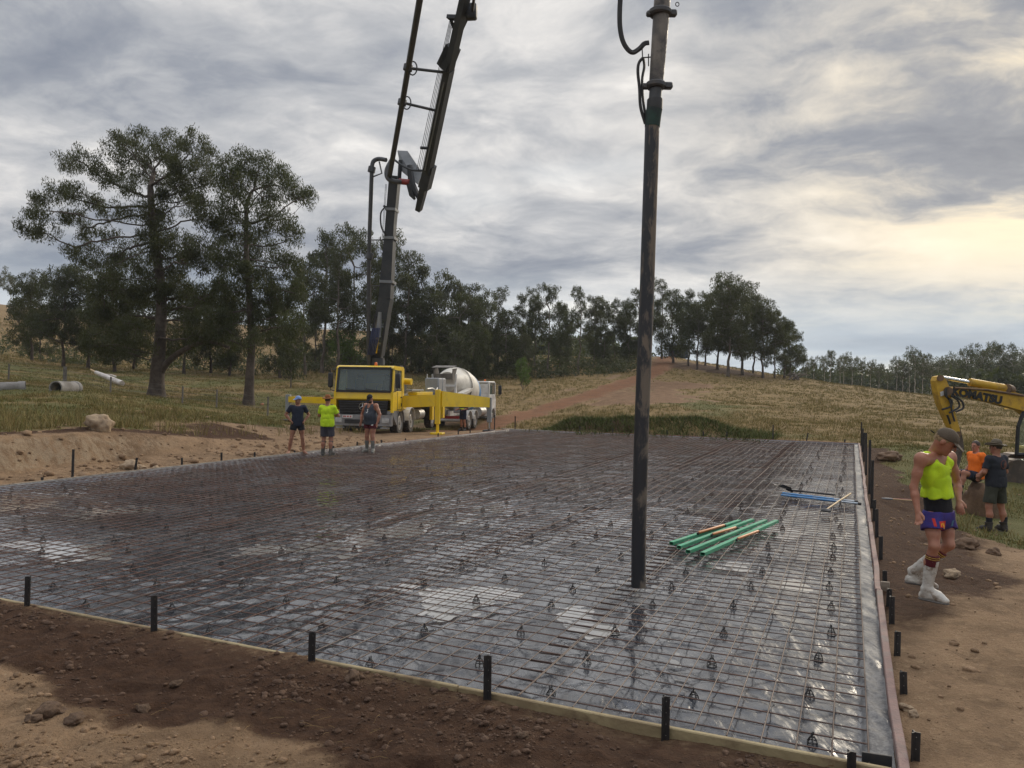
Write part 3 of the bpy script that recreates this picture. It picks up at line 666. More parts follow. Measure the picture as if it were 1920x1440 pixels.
# ---------------------------------------------------------------- formwork boards
def board(a0, b0, a1, b1, mat, label, h=.14, t=.036, name='formwork_board', top=0.0, wob=.004):
    """one length of timber on edge between two slab points"""
    p0, p1 = S(a0, b0), S(a1, b1); d = p1 - p0; L = np.linalg.norm(d); d /= L; sd = np.array([-d[1], d[0], 0])
    n = max(2, int(L / .35)); vs, fs = [], []
    r = np.random.default_rng(int(abs(a0 * 131 + b0 * 17 + L * 7)) + 1); ph = r.uniform(0, 20)
    for i in range(n + 1):
        s_ = L * i / n; o = wob * float(vn2(np.array([s_ * .9 + ph]), np.array([ph]))[0]); zt = top + .004 * float(vn2(np.array([s_ * .6 + ph]), np.array([ph + 9]))[0])
        c = p0 + d * s_ + sd * o
        for (u, w) in ((-t / 2, -h), (t / 2, -h), (t / 2, -.006), (t / 2 - .006, 0), (-t / 2 + .006, 0), (-t / 2, -.006)):
            vs.append(c + sd * u + np.array([0, 0, zt + w]))
    for i in range(n):
        for k in range(6): fs.append([i * 6 + k, i * 6 + (k + 1) % 6, (i + 1) * 6 + (k + 1) % 6, (i + 1) * 6 + k])
    fs += [list(range(6))[::-1], list(range(n * 6, n * 6 + 6))]
    o = MB().add(vs, fs).build(name, mat, None, False); o['label'] = label; o['category'] = 'board'; o['group'] = 'formwork boards round the slab'
    return o
T = .022
ords = ['first', 'second', 'third', 'fourth', 'fifth', 'sixth', 'seventh', 'eighth', 'ninth', 'tenth', 'eleventh', 'twelfth', 'thirteenth', 'fourteenth', 'fifteenth', 'sixteenth', 'seventeenth']
near = [0.03, 2.75, 5.5, 8.9, 12.2, WID]
for k in range(5): board(-T, near[k], -T, near[k + 1] - .012, PINE, f'yellowish pine board edging the near side, {ords[k]} from the right corner')
rights = [-.12, 4.3, 8.95, 13.6, 18.2, 22.9, LEN + .05]
for k in range(6): board(rights[k], -T - .012, rights[k + 1] - .012, -T - .012, PINK, f'pinkish timber board along the right side of the slab, {ords[k]} from the near corner', t=.058, wob=.012)
lefts = [0, 5.2, 9.9, 14.3, 18.6, 22.4, 26.2, LEN]
for k in range(7): board(lefts[k], WID + T, lefts[k + 1] - .012, WID + T, GREYWOOD if k < 4 else REDWOOD, f'{"grey weathered" if k < 4 else "reddish"} board along the left side of the slab, {ords[k]} from the near end', t=.045)
fars = [-.03, 2.6, 6.4, 10.2, 13.2, WID]
for k in range(5): board(LEN + T, fars[k], LEN + T, fars[k + 1] - .012, REDWOOD if k != 4 else GREYWOOD, f'brown board closing the far end of the slab, {ords[k]} from the right', top=.02 if k == 2 else .005)
board(LEN + .5, 13.6, LEN + .75, 16.2, GREYWOOD, 'pale loose plank lying past the far left corner of the slab', h=.05, t=.25, top=-.03)
bl = MB().box((0, 0, 0), (.09, .03, .12), None, .004).build('packing_block', GREYWOOD); p = S(4.55, -.10); bl.location = (p[0], p[1], -.03); bl.rotation_euler = (0, 0, -HEAD); tag(bl, 'short pale timber block packed behind the right-hand board joint', 'block')
bl = MB().box((0, 0, 0), (.16, .012, .13), None, .003).build('corner_bracket', STEEL_BLACK); p = S(.12, .10); bl.location = (p[0], p[1], -.055); bl.rotation_euler = (0, 0, -HEAD + .1); tag(bl, 'black plate standing in the near right corner of the slab', 'plate')

# ---------------------------------------------------------------- star pickets: Y section with a row of holes
def picket_mesh(h):
    mb = MB(); zb = -.22
    for t in (90, 210, 330):
        a = math.radians(t); d = np.array([math.cos(a), math.sin(a)]); s_ = np.array([-d[1], d[0]]) * .003
        L = .030
        o = [np.array([0, 0]) + s_, d * L + s_, d * L - s_, np.array([0, 0]) - s_]
        mb.prism([(q[0], q[1], zb) for q in o], (0, 0, h - zb))
    return mb.mesh('picket')
def hole_mesh(h):
    mb = MB(); z = h - .03
    while z > .02:
        mb.cyl((.0045, -.003, z), (.0085, -.0055, z), .0035, n=6); z -= .07
    return mb.mesh('holes')
HOLE = pm('picket_hole', (.55, .52, .46), None, 4, .9)
_pk = {}
def picket(a, b, h, label, group, rz=None, lean=(0, 0)):
    key = round(h, 2)
    if key not in _pk: _pk[key] = (picket_mesh(key), hole_mesh(key))
    me, hm = _pk[key]
    q = S(a, b); z = gz(q[0], q[1]); z = max(z, -.12)
    o = mkobj('star_picket', me, STEEL_BLACK); o.location = (q[0], q[1], z); o.rotation_euler = (lean[0], lean[1], random.uniform(-.3, .3) if rz is None else rz)
    tag(o, label, 'star picket', group)
    if h > .15 and q[1] < 9:
        mkobj('bolt_holes', hm, HOLE, o)['kind'] = 'stuff'
    return o
GP = 'star pickets holding the formwork'
for k, (b, h) in enumerate(((.24, .13), (1.29, .27), (2.5, .30), (3.97, .22), (5.6, .30), (7.2, .27))):
    lab = ['short black star picket at the near right corner', 'tall drilled black picket on the near edge, second from the right corner', 'drilled black picket on the near edge, third from the right corner', 'black picket in the middle of the near edge', 'drilled black picket on the near edge, second from the left', 'black picket nearest the left end of the near edge'][k]
    picket(-.065, b, h, lab, GP, rz=-HEAD + .15 * math.sin(k * 2.1) + .5, lean=(0, .02 * math.sin(k * 3)))
for k, (a, h) in enumerate(((.32, .17), (1.42, .16), (2.3, .2), (3.25, .26), (3.9, .18), (4.9, .15), (6.3, .3), (8.0, .42), (9.6, .36), (11.2, .9), (13.4, 1.15), (17.5, 1.1), (21.5, .9), (25.5, .85), (29.2, .95))):
    picket(a, -.105, h, f'black star picket outside the right-hand board, {ords[k]} from the near corner', GP, rz=-HEAD + .4, lean=(.03 * math.sin(k * 5), .02 * math.cos(k * 3)))
for k, ((px, py), h) in enumerate(zip([(82, 900), (130, 893), (244, 880), (327, 870), (402, 862), (461, 855), (538, 847), (591, 838), (632, 833), (675, 828), (718, 823), (770, 816), (808, 812), (838, 810), (868, 806)],
                                      [.13, .66, .36, .24, .28, .2, .13, .14, .2, .18, .14, .22, .22, .2, .16])):
    a = slab_ab(*G(px, py)[:2])[0]
    picket(a, WID + .085, h, f'dark star picket outside the left board, {ords[k]} from the near end', GP, lean=(0, .12 if k == 2 else .02 * math.sin(k)))
for k, (b, h) in enumerate(((.5, .2), (1.98, .42), (3.3, .7), (5.2, .34), (6.2, .32), (7.8, .3), (10.3, .3), (11.9, .35), (15.2, .7), (16.3, .75))):
    picket(LEN + .09, b, h, f'dark star picket behind the far board, {ords[k]} from the right', GP, lean=(0, .18 if k == 1 else 0))

# ---------------------------------------------------------------- reinforcing mesh in lapped sheets
RUST = pm('rusty_wire', (.145, .075, .052), (.09, .06, .05), 1.3, .62, metal=.25, dirt=(.24, .20, .18), dirt_amt=.7, dscale=.7, coords='Object')
PALEWIRE = pm('dusty_wire', (.19, .15, .125), (.105, .07, .055), 1.1, .65, metal=.2, coords='Object')
def wires(name, segs, rad, mat, parent):
    """segs: list of polylines (k,3); four-sided wires joined in one mesh"""
    VV, FF, o = [], [], 0
    for pts in segs:
        pts = np.asarray(pts); k = len(pts); d = pts[-1] - pts[0]; d /= np.linalg.norm(d); sd = np.array([-d[1], d[0], 0]); up = np.array([0, 0, 1.])
        ring = np.stack([pts + sd * rad, pts + up * rad, pts - sd * rad, pts - up * rad], 1).reshape(-1, 3); VV.append(ring)
        i = np.arange(k - 1)[:, None] * 4
        for j in range(4): FF.append(o + np.concatenate([i + j, i + (j + 1) % 4, i + 4 + (j + 1) % 4, i + 4 + j], 1))
        o += k * 4
    me = fast_mesh(name, np.concatenate(VV), np.concatenate(FF)); smooth_mesh(me)
    ob = mkobj(name, me, mat, parent); ob['kind'] = 'stuff'; return ob
def mesh_sheets():
    r = np.random.default_rng(33)
    la, lb, ca, cb = 6.0, 2.4, 5.78, 2.17
    rows, cols = 6, 7
    for i in range(rows):
        for j in range(cols):
            a0 = .08 + i * ca; b0 = .14 + j * cb
            a1 = min(a0 + la, LEN - .08); b1 = min(b0 + lb, WID - .08)
            if a1 - a0 < .4 or b1 - b0 < .3: continue
            rot = r.normal(0, .0035); da, db = r.normal(0, .02), r.normal(0, .018)
            if i == 0: da = abs(da) * .3
            if j == 0: db = abs(db) * .3
            zc = -.046 + (.008 if (i + j) % 2 else 0) + r.normal(0, .002)
            am, bm = (a0 + a1) / 2, (b0 + b1) / 2
            def W(a, b, dz):
                a, b = np.asarray(a, float), np.asarray(b, float)
                a2 = am + (a - am) - rot * (b - bm) + da; b2 = bm + (b - bm) + rot * (a - am) + db
                a2 = np.clip(a2, .03, LEN - .03); b2 = np.clip(b2, .03, WID - .03)
                x = NR[0] + SA[0] * a2 + SB[0] * b2; y = NR[1] + SA[1] * a2 + SB[1] * b2
                z = zc + dz + .009 * fbm(a2 * .8, b2 * .8, 2, 13) - .006 * np.sin(a2 * 5.2 + j) * np.sin(b2 * 4.1)
                return np.stack([x, y, z], -1)
            root = empty('mesh_sheet', S(am, bm, -.05)); M_ = Vector(root.location)
            tag(root, f'rusty steel reinforcing mesh sheet, {ords[i]} row from the near edge, {ords[j]} from the right board', 'mesh sheet', 'reinforcing mesh sheets over the slab')
            off = np.array(M_)
            L_ = [W(np.linspace(a0, a1, 11), np.full(11, b), .008) - off for b in np.arange(b0 + .001, b1, .2)]
            C_ = [W(np.full(7, a), np.linspace(b0, b1, 7), 0) - off for a in np.arange(a0 + .1, a1, .2)]
            wires('long_wires', L_, .0052 if i < 2 else .0044, PALEWIRE if j == 0 or (i == 0 and j < 2) else RUST, root); wires('cross_wires', C_, .0052 if i < 2 else .0044, RUST, root)
mesh_sheets()
# tie wire loops and a loose trimmed bar on top
lb_ = [[S(a, b, -.028 + .006 * math.sin(a)) for a, b in ((19 + 2 * t, 7.6 - 2.1 * t + .2 * t * t) for t in np.linspace(0, 1, 8))] for _ in (0,)]
tag(MB().tube(lb_[0], .007, 6).build('loose_bar', PALEWIRE), 'pale loose bar lying skewed across the far mesh', 'steel bar')

# ---------------------------------------------------------------- bar chairs: black plastic cones of slim ribs propping the mesh
CHAIRM = pm('chair_plastic', (.02, .02, .022), (.045, .042, .04), 9, .5, dirt=(.13, .10, .07), dirt_amt=.5, dscale=8)
def chair_mesh():
    mb = MB()
    for k in range(6):
        t = k * math.pi / 3; c, s_ = math.cos(t), math.sin(t)
        mb.tube([(c * .047, s_ * .047, 0), (c * .040, s_ * .040, .035), (c * .012, s_ * .012, .072)], .0042, 4)
    mb.lathe([(.053, 0), (.053, .006), (.044, .006), (.044, 0)], n=12, cap=False)
    mb.lathe([(.038, .030), (.041, .036), (.035, .037)], n=10, cap=False)
    mb.lathe([(.016, .064), (.016, .075), (.006, .078)], n=8)
    mb.box((0, .011, .085), (.012, .005, .026)); mb.box((0, -.011, .085), (.012, .005, .026))
    return mb.mesh('bar_chair')
def chairs():
    me = chair_mesh(); r = np.random.default_rng(44); pts = []
    for i, b in enumerate(np.arange(.45, WID, .82)):
        for a in np.arange(.25 + (.4 if i % 2 else 0), LEN, .84 if b < 3 else .98):
            pts.append((a + r.normal(0, .06), b + r.normal(0, .05)))
    pts = [(a, b) for a, b in pts if 0.1 < a < LEN - .1 and b < WID - .1]
    pts.sort(key=lambda t: np.hypot(*(S(*t)[:2])))
    pts = [t for t in pts if abs(S(*t)[0] / S(*t)[1]) < .70]
    for a, b in pts[:295]:
        o = mkobj('bar_chair', me, CHAIRM); q = S(a, b); o.location = (q[0], q[1], -.108 + r.normal(0, .003)); o.rotation_euler = (r.normal(0, .05), r.normal(0, .05), r.uniform(0, 6))
        o.scale = (.8, .8, .95)
        tag(o, 'small black ribbed plastic chair propping up the reinforcing mesh', 'bar chair', 'bar chairs under the mesh')
    rest = pts[295:]; VV, FF, n = [], [], 0
    cb_ = MB()
    for k in range(5): t = k * 1.2566; cb_.tube([(math.cos(t) * .047, math.sin(t) * .047, 0), (0, 0, .085)], .005, 3, cap=False)
    V = np.array(cb_.v); fs = cb_.f
    mb = MB()
    for a, b in rest: q = S(a, b, -.108); mb.add(V + q, fs)
    ob = mkobj('far_bar_chairs', fast_mesh('far_bar_chairs', mb.v, mb.f), CHAIRM); tag(ob, 'tiny black mesh chairs dotted over the far half of the slab', 'bar chairs', kind='stuff')
chairs()

# ================================================================== TREES
def leaf_mat(name, c1, c2, c3):
    m, b, p = newmat(name)
    r = b.n('ShaderNodeNewGeometry').outputs['Random Per Island']; tc = b.n('ShaderNodeTexCoord').outputs['Object']
    n = b.noise(tc, .8, 4, .6); f = b.math('ADD', b.math('MULTIPLY', r, .55), b.math('MULTIPLY', n, .6), clamp=True)
    col = b.ramp(f, [(.2, c1), (.5, c2), (.85, c3)])
    oi = b.n('ShaderNodeObjectInfo').outputs['Random']
    col = b.mix(b.math('MULTIPLY', oi, .35), col, (c2[0] * 1.3, c2[1] * .95, c2[2] * .8))
    link(b, col, p.inputs['Base Color']); p.inputs['Roughness'].default_value = .55; p.inputs['Specular IOR Level'].default_value = .35
    tr = b.n('ShaderNodeBsdfTranslucent', {'Color': b.mix(.5, col, (.10, .13, .02))}); mx = b.n('ShaderNodeMixShader', {0: .34})
    out = [n_ for n_ in m.node_tree.nodes if n_.type == 'OUTPUT_MATERIAL'][0]
    link(b, p.outputs[0], mx.inputs[1]); link(b, tr.outputs[0], mx.inputs[2]); link(b, mx.outputs[0], out.inputs['Surface'])
    return m
GUM = leaf_mat('gum_leaves', (.029, .035, .013), (.047, .056, .020), (.080, .085, .035))
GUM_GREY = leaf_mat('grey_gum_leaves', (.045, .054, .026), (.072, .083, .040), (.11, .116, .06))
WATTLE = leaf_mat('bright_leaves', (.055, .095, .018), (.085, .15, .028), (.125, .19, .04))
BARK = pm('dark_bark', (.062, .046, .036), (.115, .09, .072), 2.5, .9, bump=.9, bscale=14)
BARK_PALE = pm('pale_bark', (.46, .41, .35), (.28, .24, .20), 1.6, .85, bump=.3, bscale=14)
BARK_MID = pm('grey_bark', (.17, .14, .115), (.09, .07, .055), 2.0, .9, bump=.6, bscale=14)

def grow(trunk, attr, step, kill, infl=1e9, trop=(0, 0, .0), maxit=160, seed=0):
    """space colonisation: branches reach for the leaf clumps"""
    r = np.random.default_rng(seed)
    N = [np.asarray(p, float) for p in trunk]; par = [-1] + list(range(len(trunk) - 1)); trop = np.asarray(trop, float)
    A = np.asarray(attr, float); alive = np.ones(len(A), bool)
    pos = np.array(N); dist = np.linalg.norm(A[:, None] - pos[None], axis=-1); near = dist.argmin(1); dist = dist.min(1)
    for it in range(maxit):
        act = alive & (dist < infl)
        if not act.any(): break
        idx = near[act]; dirs = A[act] - np.array(N)[idx]; dirs /= np.maximum(np.linalg.norm(dirs, axis=1, keepdims=True), 1e-6)
        u = np.unique(idx); acc = np.zeros((len(N), 3)); np.add.at(acc, idx, dirs)
        start = len(N); new = []
        for k in u:
            d = acc[k]; n = np.linalg.norm(d)
            if n < .3: d = d + r.normal(0, .5, 3); n = np.linalg.norm(d)
            d = d / n + trop + r.normal(0, .16, 3); d /= np.linalg.norm(d)
            q = N[k] + d * step
            new.append(q); par.append(int(k))
        N += new; q = np.array(new)
        dd = np.linalg.norm(A[:, None] - q[None], axis=-1); j = dd.argmin(1); dm = dd[np.arange(len(A)), j]
        b_ = dm < dist - 1e-4; stuck = ~b_[act].any(); near = np.where(b_, j + start, near); dist = np.where(b_, dm, dist)
        alive &= dist > kill
        if stuck or len(N) > 9000: break
    return np.array(N), np.array(par)
def radii(N, par, tip, ex=2.3, base=None):
    kids = np.zeros(len(N), int); r = np.zeros(len(N))
    for i in range(1, len(N)): kids[par[i]] += 1
    if base: ex = max(1.25, math.log(max((kids == 0).sum(), 3)) / math.log(base / tip))
    acc = np.zeros(len(N))
    for i in range(len(N) - 1, -1, -1):
        r[i] = tip if kids[i] == 0 else acc[i] ** (1 / ex)
        if par[i] >= 0: acc[par[i]] += r[i] ** ex
    return r, kids
def limb_mesh(name, N, par, r, flare=1.4):
    VV, FF, o = [], [], 0
    ch = {}
    for lo, hi, n in ((.09, 99, 9), (.03, .09, 5), (0, .03, 3)):
        i = np.array([k for k in range(1, len(N)) if lo <= r[k] < hi], int)
        if not len(i): continue
        p0, p1 = N[par[i]], N[i]; d = p1 - p0; d /= np.maximum(np.linalg.norm(d, axis=1, keepdims=True), 1e-6)
        t = np.where(np.abs(d[:, 2:3]) < .9, np.array([[0, 0, 1.]]), np.array([[0, 1., 0]])); u = np.cross(t, d); u /= np.linalg.norm(u, axis=1, keepdims=True); w = np.cross(d, u)
        r0 = np.minimum(r[par[i]], r[i] * 1.5); r1 = r[i]
        an = np.arange(n) * 2 * np.pi / n
        ring = lambda p, rr: p[:, None] + (u[:, None] * np.cos(an)[None, :, None] + w[:, None] * np.sin(an)[None, :, None]) * rr[:, None, None]
        V = np.concatenate([ring(p0, r0), ring(p1 + d * r1[:, None] * .3, r1)], 1).reshape(-1, 3); VV.append(V)
        b_ = np.arange(len(i))[:, None] * 2 * n + o
        for k in range(n): FF.append(b_ + np.array([[k, (k + 1) % n, n + (k + 1) % n, n + k]]))
        o += len(V)
    me = fast_mesh(name, np.concatenate(VV), np.concatenate(FF)); smooth_mesh(me); return me
def leaf_mesh(name, C, per, spread, length, width, seed, droop=.95, flat=1.0):
    """drooping leaf sprays round the twig ends C"""
    r = np.random.default_rng(seed); n = len(C) * per
    c = np.repeat(C, per, 0); g = r.normal(0, 1, (n, 3)); g /= np.linalg.norm(g, axis=1, keepdims=True)
    c = c + g * (r.uniform(0, 1, (n, 1)) ** .5) * spread * np.array([[1, 1, flat]])
    ax = r.normal(0, .55, (n, 3)); ax[:, 2] -= droop; ax /= np.linalg.norm(ax, axis=1, keepdims=True)
    sd = np.cross(ax, r.normal(0, 1, (n, 3))); sd /= np.linalg.norm(sd, axis=1, keepdims=True); nn = np.cross(ax, sd)
    L = length * r.uniform(.6, 1.3, (n, 1)); W_ = width * r.uniform(.6, 1.3, (n, 1))
    v = np.stack([c - ax * L / 2, c + sd * W_ / 2 + nn * W_ * .15, c + ax * L / 2 + nn * L * .12, c - sd * W_ / 2 + nn * W_ * .15], 1).reshape(-1, 3)
    return fast_mesh(name, v, np.arange(n * 4).reshape(n, 4))
def clump_pts(lobes, dens, seed):
    """attraction points inside ellipsoid lobes (centre, radius xyz), denser to the upper shell"""
    r = np.random.default_rng(seed); out = []
    for c, rad in lobes:
        rad = np.asarray(rad if hasattr(rad, '__len__') else (rad, rad, rad * .7), float); n = max(8, int(dens * rad[0] * rad[1]))
        g = r.normal(0, 1, (n, 3)); g /= np.linalg.norm(g, axis=1, keepdims=True); g *= r.uniform(.15, 1, (n, 1)) ** .45
        out.append(np.asarray(c) + g * rad)
    return np.concatenate(out)
def make_tree(name, trunk, lobes, dens, step, kill, per, spread, length, width, base, tip=.012, leafm=GUM, barkm=BARK, seed=0, leafr=.028, trop=(0, 0, .05), ex=2.3):
    A = clump_pts(lobes, dens, seed); N, par = grow(trunk, A, step, kill, trop=trop, seed=seed)
    r, kids = radii(N, par, tip, ex, base)
    nt = len(trunk); r[:nt] = np.minimum(r[:nt], base * (1.0 - .62 * np.linspace(0, 1, nt) ** .6)); r[0] *= 1.25; r[1] *= 1.08
    tw = limb_mesh('trunk', N, par, r)
    C = N[(r < leafr) & ((kids == 0) | (np.random.default_rng(seed).uniform(0, 1, len(N)) < .18)) & (N[:, 2] > trunk[0][2] + 1.0)]
    lv = leaf_mesh('crown', C, per, spread, length, width, seed + 5)
    tw.materials.append(barkm); lv.materials.append(leafm)
    return tw, lv
def tree_obj(name, meshes, loc, rz=0, sc=1.0, label=None, cat='tree', group=None, leafm=None, barkm=None, szc=None):
    o = empty(name, loc, rz, label, cat, group); o.scale = (sc, sc, szc or sc)
    t = mkobj('trunk', meshes[0], None, o); c = mkobj('crown', meshes[1], None, o)
    if leafm: c.material_slots[0].link = 'OBJECT'; c.material_slots[0].material = leafm
    if barkm: t.material_slots[0].link = 'OBJECT'; t.material_slots[0].material = barkm
    return o
def wander(p0, p1, n, amp, seed):
    r = np.random.default_rng(seed); p0, p1 = np.asarray(p0, float), np.asarray(p1, float); out = []
    for i in range(n + 1):
        t = i / n; out.append(p0 + (p1 - p0) * t + np.array([*r.normal(0, amp, 2), 0]) * math.sin(math.pi * min(t * 1.2, 1)))
    return out

def hero_tree(px, py, D, trunk_px, lobes_px, name, label, seed, base, dens=9, dep=2.6, barkm=BARK, per=84):
    root = P(px, py, D); root[2] = gz(root[0], root[1]) - .15
    k = D / F_PX; r = np.random.default_rng(seed); lobes = []
    for (x, y, rad, *dd) in lobes_px:
        off = dd[0] if dd else r.uniform(-dep, dep)
        lobes.append((P(x, y, D + off) - root, (rad * k, rad * k * 1.25, rad * k * .95)))
    tr = [P(x, y, D) - root for x, y in trunk_px]; tr[0] = np.zeros(3); tr = catmull(tr, 4)
    m = make_tree(name, tr, lobes, dens, .34, .30, per, .44, .21, .046, base, .009, GUM, barkm, seed, leafr=.026, ex=2.2)
    return tree_obj(name, m, root, label=label)
# the two big gums on the left
hero_tree(293, 744, 48, [(293, 746), (296, 690), (300, 640), (303, 560), (296, 490), (286, 420), (282, 350)],
          [(263, 265, 30), (232, 272, 22), (215, 290, 24), (320, 275, 32), (365, 272, 28), (392, 300, 24), (300, 310, 42), (350, 320, 40), (255, 320, 34), (240, 350, 24), (400, 345, 28), (340, 370, 44), (290, 395, 36), (385, 395, 34),
           (127, 303, 22), (160, 302, 24), (185, 318, 22), (205, 335, 20), (110, 360, 26), (75, 380, 22), (140, 365, 20), (48, 425, 18), (62, 400, 16), (92, 438, 22), (140, 410, 24), (175, 380, 20), (205, 400, 26), (238, 405, 22), (165, 440, 26), (205, 440, 22),
           (130, 470, 20), (170, 480, 28), (215, 488, 26), (250, 470, 24), (240, 520, 40), (300, 530, 52), (345, 560, 44), (270, 585, 46), (215, 590, 40), (190, 545, 34), (330, 470, 46), (380, 480, 40), (300, 450, 36), (370, 620, 36), (250, 630, 40), (190, 640, 34), (400, 560, 40), (345, 645, 26)],
          'gum_tree', 'largest wide-spreading gum tree with long bare limbs reaching left', 101, .52, dens=46)
_lr = [o for o in COL.objects if o.name.startswith('gum_tree')][0]; _lo = np.array(_lr.location)
MB().tube(catmull([P(x, y, 48 + d) - _lo for x, y, d in ((300, 700, 0), (312, 682, -.1), (335, 662, -.4), (362, 648, -.8), (392, 640, -1.2), (430, 652, -1.5))], 4), list(np.linspace(.24, .09, 21)), 9).build('low_limb', BARK, _lr)
hero_tree(466, 758, 46, [(466, 760), (469, 700), (472, 640), (468, 560), (462, 480), (462, 400)],
          [(430, 320, 26), (460, 305, 28), (495, 315, 30), (525, 340, 28), (548, 360, 26), (570, 372, 18), (575, 385, 12), (450, 345, 30), (500, 370, 24), (440, 385, 30), (480, 415, 36), (520, 410, 30), (545, 440, 26), (430, 430, 34), (460, 470, 40), (510, 480, 40), (545, 500, 30),
           (440, 520, 40), (490, 540, 44), (530, 560, 38), (450, 580, 36), (410, 600, 34), (500, 610, 36), (545, 610, 30), (420, 640, 28), (555, 550, 24), (420, 480, 30), (470, 640, 24)],
          'gum_tree', 'dark domed gum tree with a straight trunk beside the largest gum', 102, .34, dens=52, dep=2.2)

# the kinds that stand behind, grown once and set out singly
def kind_tree(seed, H, lobes, step=.45, kill=.42, dens=5, per=52, spread=.52, length=.32, width=.085, base=.16, lean=.4, leafm=GUM, barkm=BARK_MID, tip=.014, leafr=.03):
    tr = wander((0, 0, 0), (lean, 0, H * .72), 9, .12, seed)
    return make_tree('gum', tr, lobes, dens, step, kill, per, spread, length, width, base, tip, leafm, barkm, seed, leafr)
def lobes_of(seed, n, H, z0, R, shape):
    """clump centres for a crown from height fraction z0 to the top"""
    r = np.random.default_rng(seed); out = []
    for i in range(n):
        t = (i + r.uniform(0, 1)) / n; z = H * (z0 + (1 - z0) * t)
        w = {'round': math.sin(math.pi * (.12 + .8 * t)), 'dome': (1 - t ** 3) ** .5 * .9 + .1, 'umbrella': .35 + .75 * t if t < .85 else .8, 'tall': .55 + .4 * math.sin(t * 5 + seed)}[shape]
        a = r.uniform(0, 6.28); q = R * w * r.uniform(.3, 1)
        s_ = R * r.uniform(.26, .44); out.append(((math.cos(a) * q, math.sin(a) * q, z - s_ * .5), (s_, s_, s_ * .9)))
    return out
TALL = [kind_tree(200 + s, 15, lobes_of(200 + s, 15, 15, .40, 3.0, 'tall'), base=.19, dens=34) for s in range(3)]
ROUND = [kind_tree(220 + s, 10.5, lobes_of(220 + s, 20, 10.5, .2, 3.1, 'round'), base=.17, dens=34) for s in range(3)]
DOME = [kind_tree(240 + s, 13.5, lobes_of(240 + s, 24, 13.5, .30, 4.0, 'dome'), base=.22, dens=26, per=42) for s in range(2)]
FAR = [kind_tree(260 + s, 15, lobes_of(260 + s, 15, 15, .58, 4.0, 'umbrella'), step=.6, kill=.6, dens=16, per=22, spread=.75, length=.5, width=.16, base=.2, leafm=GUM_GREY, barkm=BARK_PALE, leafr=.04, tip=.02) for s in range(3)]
BUSH = [kind_tree(280 + s, 4.2, lobes_of(280 + s, 16, 4.2, .22, 1.7, 'round'), step=.26, kill=.25, dens=60, per=22, spread=.4, length=.26, width=.10, base=.08) for s in range(2)]
def stand(px, D, kind, i, h_px, label, group, leafm=None, barkm=None, name='gum_tree', sy=1.0):
    """a tree rooted on the ground at pixel column px, distance D, reaching h_px pixels tall"""
    x = (px - 960) / F_PX * D + .016 * 0; z = gz(x, D)
    H = {'TALL': 15, 'ROUND': 10.5, 'DOME': 13.5, 'FAR': 15, 'BUSH': 4.2}[kind]; m = globals()[kind]
    sc = h_px * D / F_PX / H
    return tree_obj(name, m[i % len(m)], (x, D, z - .1), RNG.uniform(0, 6.28), sc * sy, label, 'tree', group, leafm, barkm, szc=sc)
g1 = 'tall gums behind the boom'
for k, (px, D, h) in enumerate(((572, 78, 225), (604, 84, 270), (632, 80, 258), (658, 88, 275), (694, 84, 250), (726, 90, 262), (758, 86, 235), (786, 88, 205))):
    stand(px, D, 'TALL', k, h, ['slim gum just right of the domed gum', 'tall dark gum left of the delivery pipe', 'tall gum left of the boom, third of the row', 'tallest slim gum left of the boom', 'tall gum directly behind the boom', 'tall gum just right of the boom', 'rounded tall gum right of the boom', 'shorter gum at the right end of the tall row'][k], g1)
for k, (px, D, h) in enumerate(((590, 92, 130), (700, 95, 130), (770, 92, 140), (735, 88, 110))):
    stand(px, D, 'ROUND', k, h, ['low gum filling under the tall row, left end', 'low gum behind the pump boom foot', 'low gum behind the cab roof, right of the boom', 'low gum just behind the cab roof'][k], 'understorey gums behind the pump')
g2 = 'gums along the rise above the mixer'
for k, (px, D, h, kd) in enumerate(((810, 86, 170, 'ROUND'), (838, 90, 190, 'ROUND'), (866, 84, 160, 'ROUND'), (880, 92, 175, 'TALL'), (905, 88, 160, 'ROUND'), (932, 94, 165, 'TALL'), (950, 88, 130, 'ROUND'), (975, 96, 150, 'TALL'), (1002, 98, 155, 'TALL'), (1026, 94, 172, 'TALL'),
                                    (1050, 100, 120, 'ROUND'), (1084, 90, 165, 'TALL'), (1112, 98, 138, 'TALL'), (1128, 100, 125, 'ROUND'), (1152, 104, 120, 'TALL'), (1176, 102, 115, 'ROUND'), (985, 86, 85, 'ROUND'), (822, 80, 120, 'ROUND'), (890, 80, 115, 'ROUND'), (852, 78, 95, 'BUSH'), (1130, 96, 80, 'ROUND'))):
    stand(px, D, kd, k, h, f'grey-green gum on the rise above the mixer, {(ords + ["eighteenth", "nineteenth", "twentieth", "last"])[k]} counted roughly from the left', g2, leafm=GUM_GREY if k % 3 == 1 else None)
g3 = 'gums crowning the hilltop right of the hose'
for k, (px, D, h, kd) in enumerate(((1195, 108, 135, 'TALL'), (1215, 104, 150, 'TALL'), (1240, 110, 150, 'TALL'), (1262, 104, 140, 'ROUND'), (1290, 100, 145, 'TALL'), (1306, 96, 130, 'DOME'), (1322, 104, 140, 'TALL'), (1345, 98, 150, 'DOME'), (1364, 88, 196, 'DOME'), (1392, 94, 175, 'DOME'), (1412, 100, 150, 'TALL'), (1430, 92, 150, 'DOME'), (1452, 94, 132, 'TALL'), (1470, 98, 112, 'DOME'), (1482, 102, 95, 'ROUND'))):
    stand(px, D, kd, k, h, f'dark gum on the hilltop right of the hose, {ords[k]} from the left' if k != 8 else 'tallest domed gum on the hilltop, with a thick dark trunk', g3)
g4 = 'gums behind the big tree on the left'
